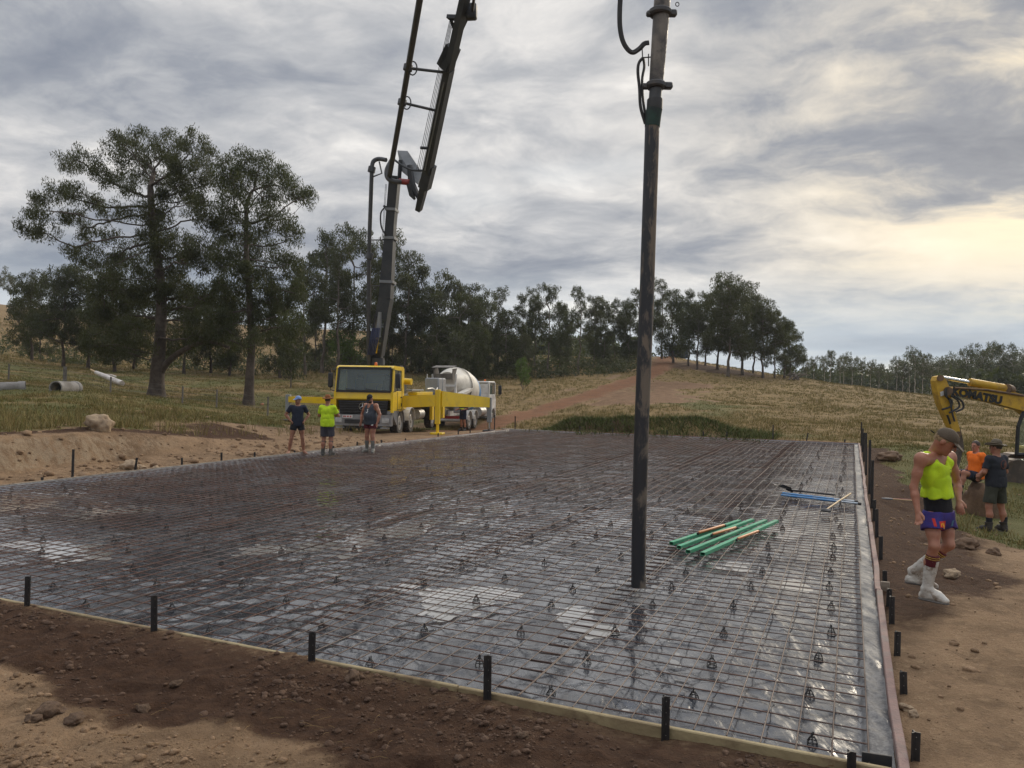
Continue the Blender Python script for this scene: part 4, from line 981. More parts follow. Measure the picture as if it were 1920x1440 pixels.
for k, (px, D, h, kd) in enumerate(((60, 76, 170, 'DOME'), (118, 72, 195, 'DOME'), (165, 74, 205, 'DOME'), (215, 70, 190, 'ROUND'), (250, 78, 150, 'ROUND'), (345, 74, 170, 'DOME'), (395, 78, 160, 'ROUND'), (430, 76, 150, 'ROUND'), (525, 74, 175, 'ROUND'), (75, 84, 100, 'ROUND'))):
    stand(px, D, kd, k, h, ['leftmost bushy gum below the big gum', 'second bushy gum left of the big gum', 'broad dark gum behind the limbs of the big gum', 'low gum just left of the big trunk', 'small gum close behind the big trunk', 'gum seen between the two big trunks', 'rounded gum between the two big trunks', 'low gum just left of the second trunk', 'leafy gum right of the second trunk', 'small dark tree at the far left of the paddock'][k], g4, barkm=BARK)
stand(545, 62, 'BUSH', 0, 105, 'small thin tree on the grass right of the second big trunk', 'saplings', name='sapling', sy=.8)
stand(642, 86, 'BUSH', 1, 84, 'bright green bushy tree behind the left outrigger', 'saplings', leafm=WATTLE, name='bushy_tree', sy=1.5)
stand(980, 70, 'BUSH', 1, 62, 'bright green sapling below the gums on the rise', 'saplings', leafm=WATTLE, name='sapling', sy=.75)
stand(35, 120, 'BUSH', 0, 60, 'bushy olive tree on the far left hillside', 'saplings', name='bushy_tree', sy=1.3)
stand(18, 170, 'FAR', 0, 70, 'thin gum on the skyline at the far left', 'saplings'); stand(-10, 165, 'FAR', 1, 85, 'gum half cut off by the left edge of the picture', 'saplings'); stand(52, 172, 'FAR', 2, 62, 'bare thin gum on the left skyline', 'saplings')
# the far forest on the right: pale-stemmed gums before a dark wood
g5 = 'pale-stemmed gums at the edge of the far forest'
r_ = np.random.default_rng(66)
fx = [1512, 1526, 1545, 1556, 1575, 1582, 1598, 1615, 1632, 1648, 1664, 1680, 1692, 1706, 1715, 1730, 1744, 1760, 1776, 1795, 1812, 1830, 1846, 1862, 1880, 1898, 1914, 1935]
for k, px in enumerate(fx):
    D = 135 + 25 * r_.uniform(-1, 1); x = (px - 960) / F_PX * D
    top = np.interp(px, [1500, 1560, 1590, 1660, 1720, 1760, 1840, 1920], [668, 655, 660, 690, 645, 668, 648, 655]) + r_.uniform(-10, 12)
    zt = P(px, top, D)[2]; h = (zt - gz(x, D)) * F_PX / D
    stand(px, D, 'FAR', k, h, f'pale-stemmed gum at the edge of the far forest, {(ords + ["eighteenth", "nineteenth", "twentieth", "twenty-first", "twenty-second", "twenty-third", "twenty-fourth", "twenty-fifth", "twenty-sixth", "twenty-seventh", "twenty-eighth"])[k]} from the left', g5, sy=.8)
def far_wood():
    """the wood behind, one dark mass of leafy crowns"""
    r = np.random.default_rng(67); C = []
    for (p0, p1, n, d0, d1, tops) in ((1470, 2500, 420, 165, 240, lambda px: np.interp(px, [1480, 1560, 1700, 1780, 1920, 2500], [698, 699, 700, 690, 686, 680])), (-500, 1200, 380, 130, 200, lambda px: np.interp(px, [-500, 60, 300, 560, 800, 1200], [600, 620, 640, 640, 640, 640])), (1780, 2500, 160, 110, 135, lambda px: np.interp(px, [1780, 1830, 2500], [712, 698, 692]))):
        for _ in range(n):
            D = r.uniform(d0, d1); px = r.uniform(p0, p1); x = (px - 960) / F_PX * D; z0 = gz(x, D); top = P(px, tops(px) + r.normal(0, 7), D)[2]
            if top - z0 < 1.5: continue
            for _ in range(26):
                t = r.uniform(0.02, 1) ** .8; w = 3.4 * (1 - .55 * t)
                C.append((x + r.normal(0, w * .55), D + r.normal(0, w * .5), z0 + (top - z0) * t))
    me = leaf_mesh('far_wood', np.array(C), 5, 1.0, 1.05, .46, 68, .4); me.materials.append(GUM)
    tag(mkobj('far_wood', me), 'dark mass of forest behind the pale-stemmed gums and the rise', 'forest', kind='stuff')
far_wood()
# undergrowth below the gums on the rise
def scrub():
    r = np.random.default_rng(69); C = []
    for _ in range(520):
        px = r.uniform(560, 1190) if r.uniform() < .75 else r.uniform(-40, 560); D = r.uniform(84, 112) if px > 560 else r.uniform(78, 100); x = (px - 960) / F_PX * D; z = gz(x, D); h = abs(r.normal(0, .9)) + .3
        for _ in range(8): C.append((x + r.normal(0, .7), D + r.normal(0, .7), z + r.uniform(.05, h)))
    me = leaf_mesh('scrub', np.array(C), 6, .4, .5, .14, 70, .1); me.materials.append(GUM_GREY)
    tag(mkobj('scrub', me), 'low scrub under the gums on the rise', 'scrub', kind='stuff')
scrub()

# ================================================================== VEHICLES
YEL = pm('yellow_paint', (.86, .58, .012), (.80, .53, .012), 1.5, .35, coat=.3, dirt=(.45, .30, .10), dirt_amt=.3, dscale=2.5)
YEL_OLD = pm('excavator_yellow', (.62, .37, .025), (.52, .30, .025), 2.5, .5, dirt=(.25, .15, .06), dirt_amt=.6, dscale=3.0)
WHITE = pm('truck_white', (.72, .71, .68), (.62, .61, .58), 2, .4, dirt=(.42, .37, .31), dirt_amt=.5, dscale=2.5)
DRUMW = pm('drum_cream', (.70, .66, .58), (.62, .58, .50), 1.5, .5, dirt=(.45, .39, .31), dirt_amt=.5, dscale=1.5)
BLUEB = pm('drum_blue', (.05, .19, .42), (.06, .22, .46), 2, .45)
GREYM = pm('bumper_grey', (.30, .30, .30), (.24, .24, .24), 3, .5, dirt=(.2, .16, .12), dirt_amt=.4)
GREYP = pm('grey_panel', (.26, .275, .29), (.22, .235, .25), 3, .5, dirt=(.35, .32, .28), dirt_amt=.4)
BLACKP = pm('black_plastic', (.016, .016, .018), (.026, .026, .028), 6, .5)
RUBBER = pm('tyre_rubber', (.028, .027, .026), (.05, .045, .04), 8, .85, dirt=(.17, .13, .09), dirt_amt=.6, dscale=4)
RIM = pm('steel_rim', (.45, .45, .44), (.32, .31, .30), 5, .4, metal=.6, dirt=(.2, .16, .12), dirt_amt=.5)
CHROME = pm('chrome', (.75, .75, .76), (.6, .6, .6), 5, .18, metal=1.0)
BOOMG = pm('boom_grey', (.026, .030, .036), (.040, .044, .050), 1.6, .55, dirt=(.085, .085, .085), dirt_amt=.35, dscale=1.5)
BOOML = pm('boom_light_grey', (.24, .25, .26), (.19, .20, .21), 2, .5, dirt=(.1, .1, .1), dirt_amt=.5)
PIPEG = pm('pipe_grey', (.075, .078, .082), (.05, .052, .056), 3, .5, metal=.2, dirt=(.16, .14, .12), dirt_amt=.4)
HOSEB = pm('hose_black', (.02, .02, .021), (.032, .031, .03), 4, .6)
REDM = pm('red_paint', (.30, .035, .03), (.22, .03, .03), 3, .5)
NAVY = pm('navy_hose', (.02, .03, .09), (.03, .04, .1), 3, .5)
AMBER = pm('amber_lens', (.75, .17, .02), (.65, .14, .02), 3, .25)
def glass_mat():
    m, b, p = newmat('cab_glass'); tc = b.n('ShaderNodeTexCoord').outputs['Object']
    p.inputs['Base Color'].default_value = (.55, .68, .66, 1); p.inputs['Roughness'].default_value = .03; p.inputs['Transmission Weight'].default_value = .88; p.inputs['IOR'].default_value = 1.04
    p.inputs['Coat Weight'].default_value = 1.0; p.inputs['Coat Roughness'].default_value = .03
    return m
GLASS = glass_mat()
PRINT_B = pm('black_print', (.02, .02, .02), None, 5, .6); PRINT_W = pm('white_print', (.75, .73, .7), None, 5, .6); PRINT_R = pm('red_print', (.45, .03, .02), None, 5, .6)
SEATM = pm('seat_cloth', (.05, .055, .06), None, 5, .9); DASH = pm('dashboard', (.06, .06, .06), None, 5, .7)

def text_obj(body, size, mat, parent, M_, bold=.0, name='lettering', depth=.003, sx=1.0, shear=0):
    cu = bpy.data.curves.new(name, 'FONT'); cu.body = body; cu.size = size; cu.extrude = depth; cu.offset = bold; cu.align_x = 'CENTER'; cu.align_y = 'CENTER'; cu.shear = shear; cu.resolution_u = 3
    t = bpy.data.objects.new('tmp', cu); COL.objects.link(t); bpy.context.view_layer.update()
    me = bpy.data.meshes.new_from_object(t.evaluated_get(bpy.context.evaluated_depsgraph_get())); bpy.data.objects.remove(t)
    me.name = name; me.materials.clear(); o = mkobj(name, me, mat, parent); o.matrix_local = Matrix(M_) @ Matrix.Diagonal((sx, 1, 1, 1)); return o
def frame_m(o, xa, ya):
    """matrix with local x along xa, y along ya, at o"""
    xa, ya = np.asarray(xa, float), np.asarray(ya, float); xa = xa / np.linalg.norm(xa); ya = ya - xa * (xa @ ya); ya /= np.linalg.norm(ya); za = np.cross(xa, ya)
    return [[xa[0], ya[0], za[0], o[0]], [xa[1], ya[1], za[1], o[1]], [xa[2], ya[2], za[2], o[2]], [0, 0, 0, 1]]

def wheel(parent, x, y, r, w, side, dish=True, name='wheel'):
    """tyre with tread blocks, dished rim and nuts; axle along x"""
    o = bpy.data.objects.new(name, None); COL.objects.link(o); o.parent = parent; o.location = (x, y, r)
    t = MB().lathe([(r * .58, -w * .42), (r * .80, -w * .5), (r * .95, -w * .48), (r, -w * .36), (r, w * .36), (r * .95, w * .48), (r * .80, w * .5), (r * .58, w * .42)], axis=(1, 0, 0), n=32, cap=False)
    for k in range(30):
        a = 2 * math.pi * k / 30; c, s_ = math.cos(a), math.sin(a)
        for q in (-.22, .22): t.box((q * w, c * r, s_ * r), (w * .36, .045, .03), [[1, 0, 0], [0, -s_, c], [0, c, s_]] if False else np.array([[1, 0, 0], [0, -s_, c], [0, c, s_]]).T.T)
    t.build('tyre', RUBBER, o)
    s = side; R_ = MB().lathe([(r * .60, s * w * .40), (r * .56, s * w * .46), (r * .52, s * w * .30), (r * .36, s * w * .12), (r * .30, s * w * .30), (r * .16, s * w * .36), (r * .14, s * w * .52), (.01, s * w * .54)], axis=(1, 0, 0), n=24)
    for k in range(10):
        a = 2 * math.pi * k / 10; R_.cyl((s * w * .2, math.cos(a) * r * .33, math.sin(a) * r * .33), (s * w * .36, math.cos(a) * r * .33, math.sin(a) * r * .33), .018, n=6)
    R_.build('rim', RIM, o)
    return o
def arch(mb, x0, x1, y, z, r, t=.03, a0=0, a1=180, n=10):
    """mudguard arc between x0 and x1"""
    pts = [(math.cos(math.radians(a0 + (a1 - a0) * k / n)), math.sin(math.radians(a0 + (a1 - a0) * k / n))) for k in range(n + 1)]
    for (p, q) in zip(pts[:-1], pts[1:]):
        vs = [(x, y + c * rr, z + s_ * rr) for x in (x0, x1) for (c, s_) in (p, q) for rr in (r, r + t)]
        mb.add(vs, [[0, 2, 3, 1], [4, 5, 7, 6], [0, 1, 5, 4], [2, 6, 7, 3], [0, 4, 6, 2], [1, 3, 7, 5]])

# ---------------------------------------------------------------- concrete pump truck
TH = math.radians(7.5); TR = np.array([math.cos(TH), -math.sin(TH), 0]); TB = np.array([math.sin(TH), math.cos(TH), 0])
T0 = P(735, 812, 32.0) - TR * 1.25; T0[2] = -.10
def truck_pt(p):
    """world point -> pump truck's own frame (x right in the picture, y to the rear, z up)"""
    d = np.asarray(p, float) - T0; return np.array([d @ TR, d @ TB, d[2]])
def build_pump():
    root = empty('concrete_pump_truck', T0, -TH, 'yellow concrete pump truck with outriggers spread and grey boom raised', 'pump truck')
    # --- cab shell: sides, roof, rear, with openings for the windscreen and door glass
    W2 = 1.22
    cab = MB()
    def wall(outline, x, t, hole=None):
        pass
    zr, zb, yw, yb = 2.93, 1.02, .0, 1.75
    # floor, rear wall, roof with rounded front
    cab.box((0, .95, 1.06), (2.40, 1.6, .08)); cab.box((0, yb - .03, 1.95), (2.40, .06, 1.85))
    cab.prism([(-W2, .16, 2.84), (-W2, .22, 2.91), (-W2, .40, 2.95), (-W2, yb, 2.93), (-W2, yb, 2.85), (-W2, .3, 2.83)], (2 * W2, 0, 0))
    # front yellow panel below the glass
    cab.prism([(-W2, .05, 1.50), (-W2, -.01, 1.56), (-W2, .02, 1.86), (-W2, .10, 1.86), (-W2, .12, 1.50)], (2 * W2, 0, 0))
    for sx in (-1, 1):
        x0 = sx * W2
        # side: lower door + pillars round the window
        cab.box((x0, .95, 1.47), (.06, 1.6, .84), None, .02)
        cab.prism([(x0 - .03, .04, 1.84), (x0 - .03, .20, 2.86), (x0 - .03, .31, 2.86), (x0 - .03, .20, 1.84)], (.06, 0, 0))
        cab.box((x0, 1.56, 2.36), (.06, .38, 1.02)); cab.box((x0, .8, 2.82), (.06, 1.2, .10))
        # corner posts below the glass
        cab.prism([(x0 - .05, .0, 1.0), (x0 - .05, -.01, 1.86), (x0 - .05, .16, 1.86), (x0 - .05, .16, 1.0)], (.10, 0, 0))
    cab.build('cab_shell', YEL, root, False)
    d = MB()
    for sx in (-1, 1):
        d.box((sx * (W2 + .033), .72, 1.47), (.012, .02, .80)); d.box((sx * (W2 + .033), 1.42, 1.55), (.012, .02, .95)); d.box((sx * (W2 + .033), 1.07, 1.11), (.012, .72, .02))
    d.build('door_seam', BLACKP, root); 
    for sx in (-1, 1):
        MB().box((sx * (W2 + .05), 1.28, 1.62), (.03, .16, .06), None, .01).build('door_handle', BLACKP, root)
        MB().box((sx * (W2 + .035), 1.32, 1.30), (.012, .10, .14)).build('side_lamp', BLACKP, root)
    # windscreen with its black surround, wipers, seats and wheel behind
    ws = MB(); o = [(-1.12, .03, 1.90), (1.12, .03, 1.90), (1.10, .185, 2.83), (-1.10, .185, 2.83)]
    ws.prism(o, (0, .012, -.002)); ws.build('windscreen', GLASS, root, False)
    fr = MB()
    for (p, q) in ((( -1.17, .0, 1.87), (1.17, .0, 1.87)), ((1.15, .02, 1.9), (1.12, .175, 2.83)), ((-1.15, .02, 1.9), (-1.12, .175, 2.83)), ((-1.13, .18, 2.84), (1.13, .18, 2.84))):
        fr.beam(p, q, .07, .075 if p[2] != q[2] else .09, up=(0, 1, .15) if p[2] != q[2] else (0, 0, 1))
    fr.build('windscreen_surround', BLACKP, root, False)
    for x in (-.5, .35):
        MB().tube([(x + .35, -.02, 1.90), (x - .05, .0, 1.95), (x - .30, .02, 1.98)], .012, 5).build('wiper', BLACKP, root)
    for sx in (-1, 1):
        g = MB(); x0 = sx * W2; g.prism([(x0, .22, 1.88), (x0, .33, 2.78), (x0, 1.36, 2.78), (x0, 1.36, 1.88)], (.012 * sx, 0, 0)); g.build('door_glass', GLASS, root, False)
    st = MB(); 
    for x in (-.62, .62): st.box((x, 1.15, 1.62), (.5, .5, .16), None, .05); st.box((x, 1.42, 2.02), (.48, .16, .75), None, .06); st.box((x, 1.42, 2.48), (.26, .12, .2), None, .05)
    st.build('seat', SEATM, root); MB().box((0, .28, 1.82), (2.3, .42, .14), None, .05).build('dashboard', DASH, root)
    sw = MB(); sw.tube([(.62 + .22 * math.cos(t), .50 + .08 * math.sin(t), 2.02 + .20 * math.sin(t)) for t in np.linspace(0, 6.283, 17)], .014, 6); sw.cyl((.62, .5, 2.02), (.62, .3, 1.88), .03, n=8); sw.build('steering_wheel', BLACKP, root)
    rw = MB(); rw.box((.05, yb - .07, 2.42), (.95, .012, .42)); rw.build('rear_window', pm('rear_glass_light', (.35, .36, .25), (.25, .28, .22), 2, .3), root)
    # grille with slats and a round three-pointed badge
    g = MB(); g.prism([(-1.0, .02, .93), (-1.06, -.02, 1.48), (1.06, -.02, 1.48), (1.0, .02, .93)], (0, .1, 0)); gr = g.build('grille', BLACKP, root, False)
    for k in range(5): MB().box((0, -.035, 1.02 + .105 * k), (1.98, .03, .035), None, .008).build('grille_slat', pm('grille_slat', (.03, .03, .032), None, 5, .35) if k == 0 else MATS['grille_slat'], gr)
    bd = MB(); c = np.array([0, -.075, 1.24]); bd.tube([c + (.15 * math.cos(t), 0, .15 * math.sin(t)) for t in np.linspace(0, 2 * math.pi, 25)], .014, 6, cap=False)
    for k in range(3):
        t = math.radians(90 + 120 * k); e = c + (.148 * math.cos(t), 0, .148 * math.sin(t)); bd.tube([c, c + (e - c) * .5, e], [.026, .014, .006], 6)
    bd.build('badge', CHROME, gr)
    # bumper, lamps, step, plate
    b_ = MB(); b_.prism([(-1.23, -.10, .44), (-1.25, -.12, .90), (1.25, -.12, .90), (1.23, -.10, .44)], (0, .26, 0)); bp = b_.build('bumper', GREYM, root, False)
    MB().box((0, -.125, .62), (1.5, .03, .17), None, .02).build('air_intake', BLACKP, bp)
    for x in (-1.0, 1.0): MB().box((x, -.13, .66), (.30, .03, .20), None, .02).build('headlight', pm('headlight_lens', (.5, .5, .48), (.35, .35, .35), 8, .15) if x < 0 else MATS['headlight_lens'], bp)
    MB().box((-.62, -.14, .82), (.44, .012, .12)).build('number_plate', PRINT_W, bp)
    pk = MB()
    for k, (u, w_, h_) in enumerate(((-.15, .05, .07), (-.09, .04, .07), (0, .05, .06), (.06, .03, .07), (.14, .05, .07))): pk.box((-.62 + u, -.1475, .82), (w_, .003, h_))
    o_ = pk.build('plate_marks', PRINT_R, bp, False); o_['kind'] = 'stuff'
    MB().box((.35, -.14, .80), (.34, .02, .09), None, .02).build('tow_slot', BLACKP, bp)
    for x in (-.95, .95): MB().box((x, -.02, .36), (.35, .25, .05), None, .01).build('step', GREYM, root)
    MB().box((0, .05, .40), (1.6, .12, .16)).build('underrun_bar', BLACKP, root)
    # mirrors, beacon, aerial, roof hatch
    for sx in (-1, 1):
        mm = MB().box((sx * 1.45, .06, 2.32), (.20, .14, .62), None, .04).build('mirror', BLACKP, root)
        MB().tube([(sx * 1.22, .14, 2.78), (sx * 1.46, .05, 2.74), (sx * 1.46, .05, 2.1), (sx * 1.44, .04, 1.92), (sx * 1.22, .08, 1.84)], .018, 5).build('mirror_arm', BLACKP, mm)
    bc = MB().lathe([(.075, 0), (.075, .03), (.06, .035), (.055, .13), (.035, .155)], (.28, .75, 2.95), n=12).build('beacon', AMBER, root)
    MB().tube([(-.55, .45, 2.94), (-.42, .65, 3.22), (-.36, .75, 3.36)], .008, 4).build('aerial', HOSEB, root)
    MB().box((.85, 1.5, 2.96), (.7, .5, .05), None, .01).build('roof_plate', BLACKP, root)
    # wheels and guards
    ys = (1.35, 3.2, 7.35, 8.75)
    for y in ys:
        for sx in (-1, 1):
            wheel(root, sx * 1.04, y, .52, .34, sx)
    for sx in (-1, 1):
        a = MB(); arch(a, sx * 1.24, sx * .86, 1.35, .52, .60, .04, 0, 165); a.prism([(sx * 1.24, .72, .45), (sx * 1.24, .05, .92), (sx * 1.24, .05, 1.06), (sx * 1.24, .80, 1.06)], (-.3 * sx, 0, 0)); a.build('front_mudguard', GREYM, root, False)
        a = MB(); arch(a, sx * 1.24, sx * .86, 3.2, .52, .60, .03, 5, 175); a.build('second_mudguard', WHITE, root, False)
        a = MB(); arch(a, sx * 1.24, sx * .80, 8.05, .45, 1.32, .03, 30, 150, 12); a.build('rear_mudguard', BLACKP, root, False)
    # chassis
    ch = MB()
    for sx in (-.42, .42): ch.box((sx, 5.2, .86), (.09, 9.6, .28))
    for y in (.9, 2.4, 4.2, 6.2, 8.0, 9.8): ch.box((0, y, .86), (.8, .12, .2))
    for y in ys: ch.cyl((-.95, y, .52), (.95, y, .52), .09, n=10)
    ch.build('chassis', BLACKP, root)
    MB().cyl((1.05, 4.45, .78), (1.05, 5.4, .78), .26, n=16).build('fuel_tank', RIM, root); MB().box((-1.0, 4.9, .78), (.5, 1.0, .5), None, .03).build('battery_box', BLACKP, root)
    # engine air intake / muffler behind the cab
    MB().cyl((.35, 2.15, 2.36), (1.50, 2.05, 2.30), .14, n=16).build('yellow_tank', YEL, root); MB().box((.0, 1.95, 1.75), (2.2, .25, 1.2), None, .03).build('engine_cover', BLACKP, root)
    # subframe and yellow lockers on the visible side
    MB().box((0, 6.0, 1.22), (2.0, 8.2, .30), None, .02).build('subframe', YEL, root, False)
    for sx in (-1, 1):
        for y, L in ((4.35, 1.5), (5.95, 1.55)):
            lk = MB().box((sx * 1.16, y, 1.42), (.46, L, .52), None, .015).build('locker', YEL, root, False)
            MB().box((sx * 1.395, y + L * .36, 1.42), (.012, .05, .08)).build('latch', BLACKP, lk)
        MB().box((sx * 1.05, 7.8, 1.63), (.5, 4.2, .08), None, .01).build('walkway', GREYP, root, False)
        MB().box((sx * 1.16, 5.1, 1.76), (.42, 3.1, .14), None, .01).build('outrigger_housing', YEL, root, False)
    MB().box((.2, 3.9, 2.0), (.9, 1.0, .5), None, .03).build('turret_base', BLACKP, root)
    MB().box((1.1, 4.2, 1.92), (.30, 2.2, .06), None, .01).build('deck_plate', GREYP, root, False)
    # grey covers over the hopper end
    for y in (9.15, 10.05): MB().box((.82, y, 2.12), (.75, .86, .86), None, .06).build('grey_cover', GREYP, root)
    MB().tube(catmull([(1.1, 6.6, 1.98), (1.2, 7.3, 2.0), (1.2, 8.0, 1.9), (1.15, 8.6, 2.02)], 4), .035, 6).build('loose_hose', WHITE, root)
    hp = MB(); hp.prism([(-.9, 10.4, 1.65), (.9, 10.4, 1.65), (.6, 10.5, .8), (-.6, 10.5, .8)], (0, 1.0, 0)); hp.build('hopper', GREYP, root, False)
    # --- outriggers: placed from where their feet stand
    def foot(name, w, top, mat, zfoot):
        q = truck_pt(w); zf = zfoot - T0[2]
        o = MB().box((q[0], q[1], (top + zf + .45) / 2), (.21, .21, top - zf - .45), None, .015).build(name, mat, root, False)
        MB().cyl((q[0], q[1], zf + .05), (q[0], q[1], zf + .5), .07, n=10).build('jack_rod', CHROME if mat is not YEL else YEL, o); MB().box((q[0], q[1], zf + .045), (.55, .55, .09), None, .02).build('foot_pad', BLACKP if mat is not YEL else YEL, o)
        return q
    fr_ = P(820, 812, 33.6); q1 = foot('front_leg', fr_, 1.98, YEL, gz(fr_[0], fr_[1]))
    MB().beam((1.0, q1[1] - .1, 1.42), (q1[0] - .1, q1[1], 1.50), .30, .50).build('front_beam', YEL, root, False)
    fe = P(917, 804, 37.0); q2 = foot('rear_leg', fe, 1.62, GREYP, gz(fe[0], fe[1]))
    MB().beam((q1[0] + .05, q1[1] + .15, 1.58), (q2[0] - .05, q2[1], 1.38), .26, .68, .24, .46).build('swing_beam', YEL, root, False)
    MB().box((q2[0] - .35, q2[1] - .16, 1.38), (.3, .012, .05)).build('lettering_strip', PRINT_B, root)
    fl = P(540, 800, 36.0); q3 = foot('left_leg', fl, 1.62, GREYP, gz(fl[0], fl[1]))
    MB().beam((-1.0, q3[1] - .3, 1.38), (q3[0] + .05, q3[1], 1.40), .24, .34, .22, .26).build('left_beam', YEL, root, False)
    for y, z in ((6.9, .85), (9.35, .85)):
        MB().box((1.28, y, z), (.14, .42, .85), None, .01).build('yellow_stabiliser_box', YEL, root, False)
    # ------------------------------------------------------------ boom (own frame: picture points at their distances)
    B = lambda px, py, D: truck_pt(P(px, py, D))
    p_base, p_top = B(707, 668, 35.6), B(741, 330, 34.2)
    tur = MB(); tur.cyl(B(708, 705, 35.6), B(707, 672, 35.6), .34, n=16); tur.box(B(706, 664, 35.9), (.52, .5, .42), None, .05); tur.build('turret', BOOMG, root)
    def ibeam(p0, p1, w0, h0, w1, h1, mat, name, up=(0, 1, 0)): return MB().beam(p0, p1, w0, h0, w1, h1, up).build(name, mat, root, False)
    m1 = B(724, 560, 35.1)
    # first section: two cheek plates at the foot leave the slot where the ram sits
    sec = MB()
    for t in (-.25, .25):
        a, b2 = B(706, 668, 35.6), B(718, 590, 35.2); off = np.array([t, 0, 0]); sec.beam(a + off, b2 + off, .10, .5, .10, .55, (0, 1, 0))
    sec.beam(B(717, 597, 35.25), m1, .56, .55, .55, .55, (0, 1, 0)); sec.beam(m1, B(733, 420, 34.6), .55, .55, .40, .45, (0, 1, 0)); sec.beam(B(733, 420, 34.6), p_top, .40, .45, .42, .45, (0, 1, 0)); sec.build('boom_section', BOOMG, root, False)
    bands = MB()
    for (px, py, D, w) in ((727, 530, 35.0, .62), (735, 395, 34.5, .46), (733, 448, 34.7, .48)): bands.beam(B(px, py + 2, D), B(px + .3, py - 3, D), w, .6, w, .6, (0, 1, 0))
    bands.build('boom_collar', BOOML, root, False)
    ram = MB(); ram.cyl(B(705, 662, 35.3), B(709, 630, 35.1), .05, n=10); ram.build('ram_rod', YEL, root); MB().cyl(B(709, 632, 35.1), B(713, 585, 35.0), .13, .10, n=12).build('ram_barrel', BOOML, root)
    # delivery pipe up the left of the first section, over the elbow and up the second
    k1 = catmull([B(692, 690, 35.4), B(691, 640, 35.2), B(692, 480, 34.6), B(697, 325, 34.0)], 5) + catmull([B(697, 316, 34.0), B(700, 303, 34.0), B(710, 298, 34.0), B(724, 300, 33.8)], 5)
    MB().tube(k1, .095, 10).build('delivery_pipe', PIPEG, root)
    e2 = catmull([B(735, 300, 33.6), B(726, 318, 33.5), B(727, 333, 33.4), B(738, 340, 33.3), B(752, 341, 33.4)], 5); MB().tube(e2, .11, 10).build('elbow_pipe', PIPEG, root)
    up_ = [B(730, 332, 33.4), B(754, 195, 29.0), B(765, 130, 27.2), B(787, 0, 24.2), B(800, -80, 22.6)]
    MB().tube(catmull(up_, 4), .108, 10).build('upper_pipe', PIPEG, root)
    for (px, py, D) in ((697, 318, 34.0), (700, 640, 35.1), (693, 480, 34.6), (754, 192, 29.0), (765, 127, 27.2)):
        MB().cyl(B(px - 1, py + 5, D), B(px + 1, py - 5, D), .165, n=12).build('pipe_coupling', PIPEG, root)
    # second section: box beam leaning away to the upper right, with its hoses on the left side
    s0, s1, s2, s3 = B(785, 394, 33.6), B(800, 330, 32.4), B(842, 130, 27.6), B(872, 0, 24.8)
    s4 = B(905, -150, 22.0)
    sec2 = MB(); sec2.beam(s1, s2, .32, .34, .28, .32, (0, 1, 0)); sec2.beam(s2, s4, .24, .30, .22, .28, (0, 1, 0)); sec2.beam(s0, s1 + (s1 - s0) * .2, .22, .28, .32, .34, (0, 1, 0)); sec2.build('second_boom_section', BOOMG, root, False)
    MB().beam(B(834, 125, 27.6), B(850, 88, 26.9), .46, .42, .40, .40, (0, 1, 0)).build('boom_joint', BOOMG, root, False)
    MB().beam(B(796, 352, 32.7), B(808, 310, 32.0), .44, .42, .36, .4, (0, 1, 0)).build('boom_foot_joint', BOOMG, root, False)
    br = MB(); br.tube([B(846, 95, 27.0), B(866, 50, 26.0), B(880, 12, 25.2)], [.16, .10, .16], 8); br.box(B(884, 22, 25.2), (.35, .3, .5), None, .05); br.tube([B(886, 20, 25), B(893, -40, 23.6)], .05, 6); br.build('boom_ram', BOOMG, root)
    tri = MB(); tri.beam(B(841, 33, 25.8), B(862, 33, 25.6), .25, .12, .2, .12, (0, 0, 1)); tri.beam(B(845, 36, 25.8), B(858, 70, 26.4), .10, .1, .14, .1, (0, 1, 0)); tri.build('hose_bracket', BOOMG, root, False)
    lt = MB()
    for k in range(4):
        lt.tube([B(781 + 3.2 * k, 320, 32.4), B(800 + 3 * k, 232, 30.2), B(820 + 2.6 * k, 140, 27.8), B(843 + 2.0 * k, 40, 25.8)], .011, 4)
    lt.build('hydraulic_line', HOSEB, root)
    MB().beam(B(802, 315, 32.0), B(838, 150, 28.0), .05, .4, .05, .36, (0, 1, 0)).build('light_flange', BOOML, root, False)
    for (p, q, D1, D2) in (((757, 193), (816, 207), 29.0, 29.6), ((768, 128), (836, 136), 27.2, 27.8)):
        MB().tube([B(*p, D1), B(*q, D2)], .055, 8).build('pipe_bracket', PIPEG, root)
        c = B(p[0] + 6, p[1], D1); MB().tube([c + (.15 * math.cos(t), 0, .24 * math.sin(t)) for t in np.linspace(0, 6.283, 17)], .026, 6, cap=False).build('pipe_clamp_ring', PIPEG, root)
    MB().tube([B(788, 277, 31.2), B(806, 278, 31.2)], .06, 6).build('hose_clip', BOOMG, root)
    # elbow linkage between the sections
    lk = MB(); lk.prism([B(745, 282, 33.9), B(764, 283, 33.9), B(792, 325, 33.4), B(783, 345, 33.3), B(752, 320, 33.7)], (0, .30, 0)); lk.build('link_plate', BOOML, root, False)
    MB().cyl(B(749, 340, 33.5), B(768, 342, 33.3), .13, n=12).build('red_pin', REDM, root)
    l2 = MB(); l2.tube([B(748, 345, 33.8), B(751, 300, 33.6)], .09, 6); l2.tube(catmull([B(740, 300, 33.2), B(757, 312, 33.0), B(775, 319, 32.8), B(797, 320, 32.2)], 4), .05, 6); l2.tube([B(766, 345, 33.3), B(772, 365, 33.4), B(778, 374, 33.4)], [.1, .12, .05], 6); l2.tube([B(768, 310, 33.4), B(772, 345, 33.4), B(790, 380, 33.4)], [.12, .16, .08], 6); l2.build('link_arm', BOOMG, root)
    MB().tube([B(700, 331, 34), B(716, 325, 33.8), B(711, 303, 33.9)], .035, 5).build('elbow_stay', PIPEG, root)
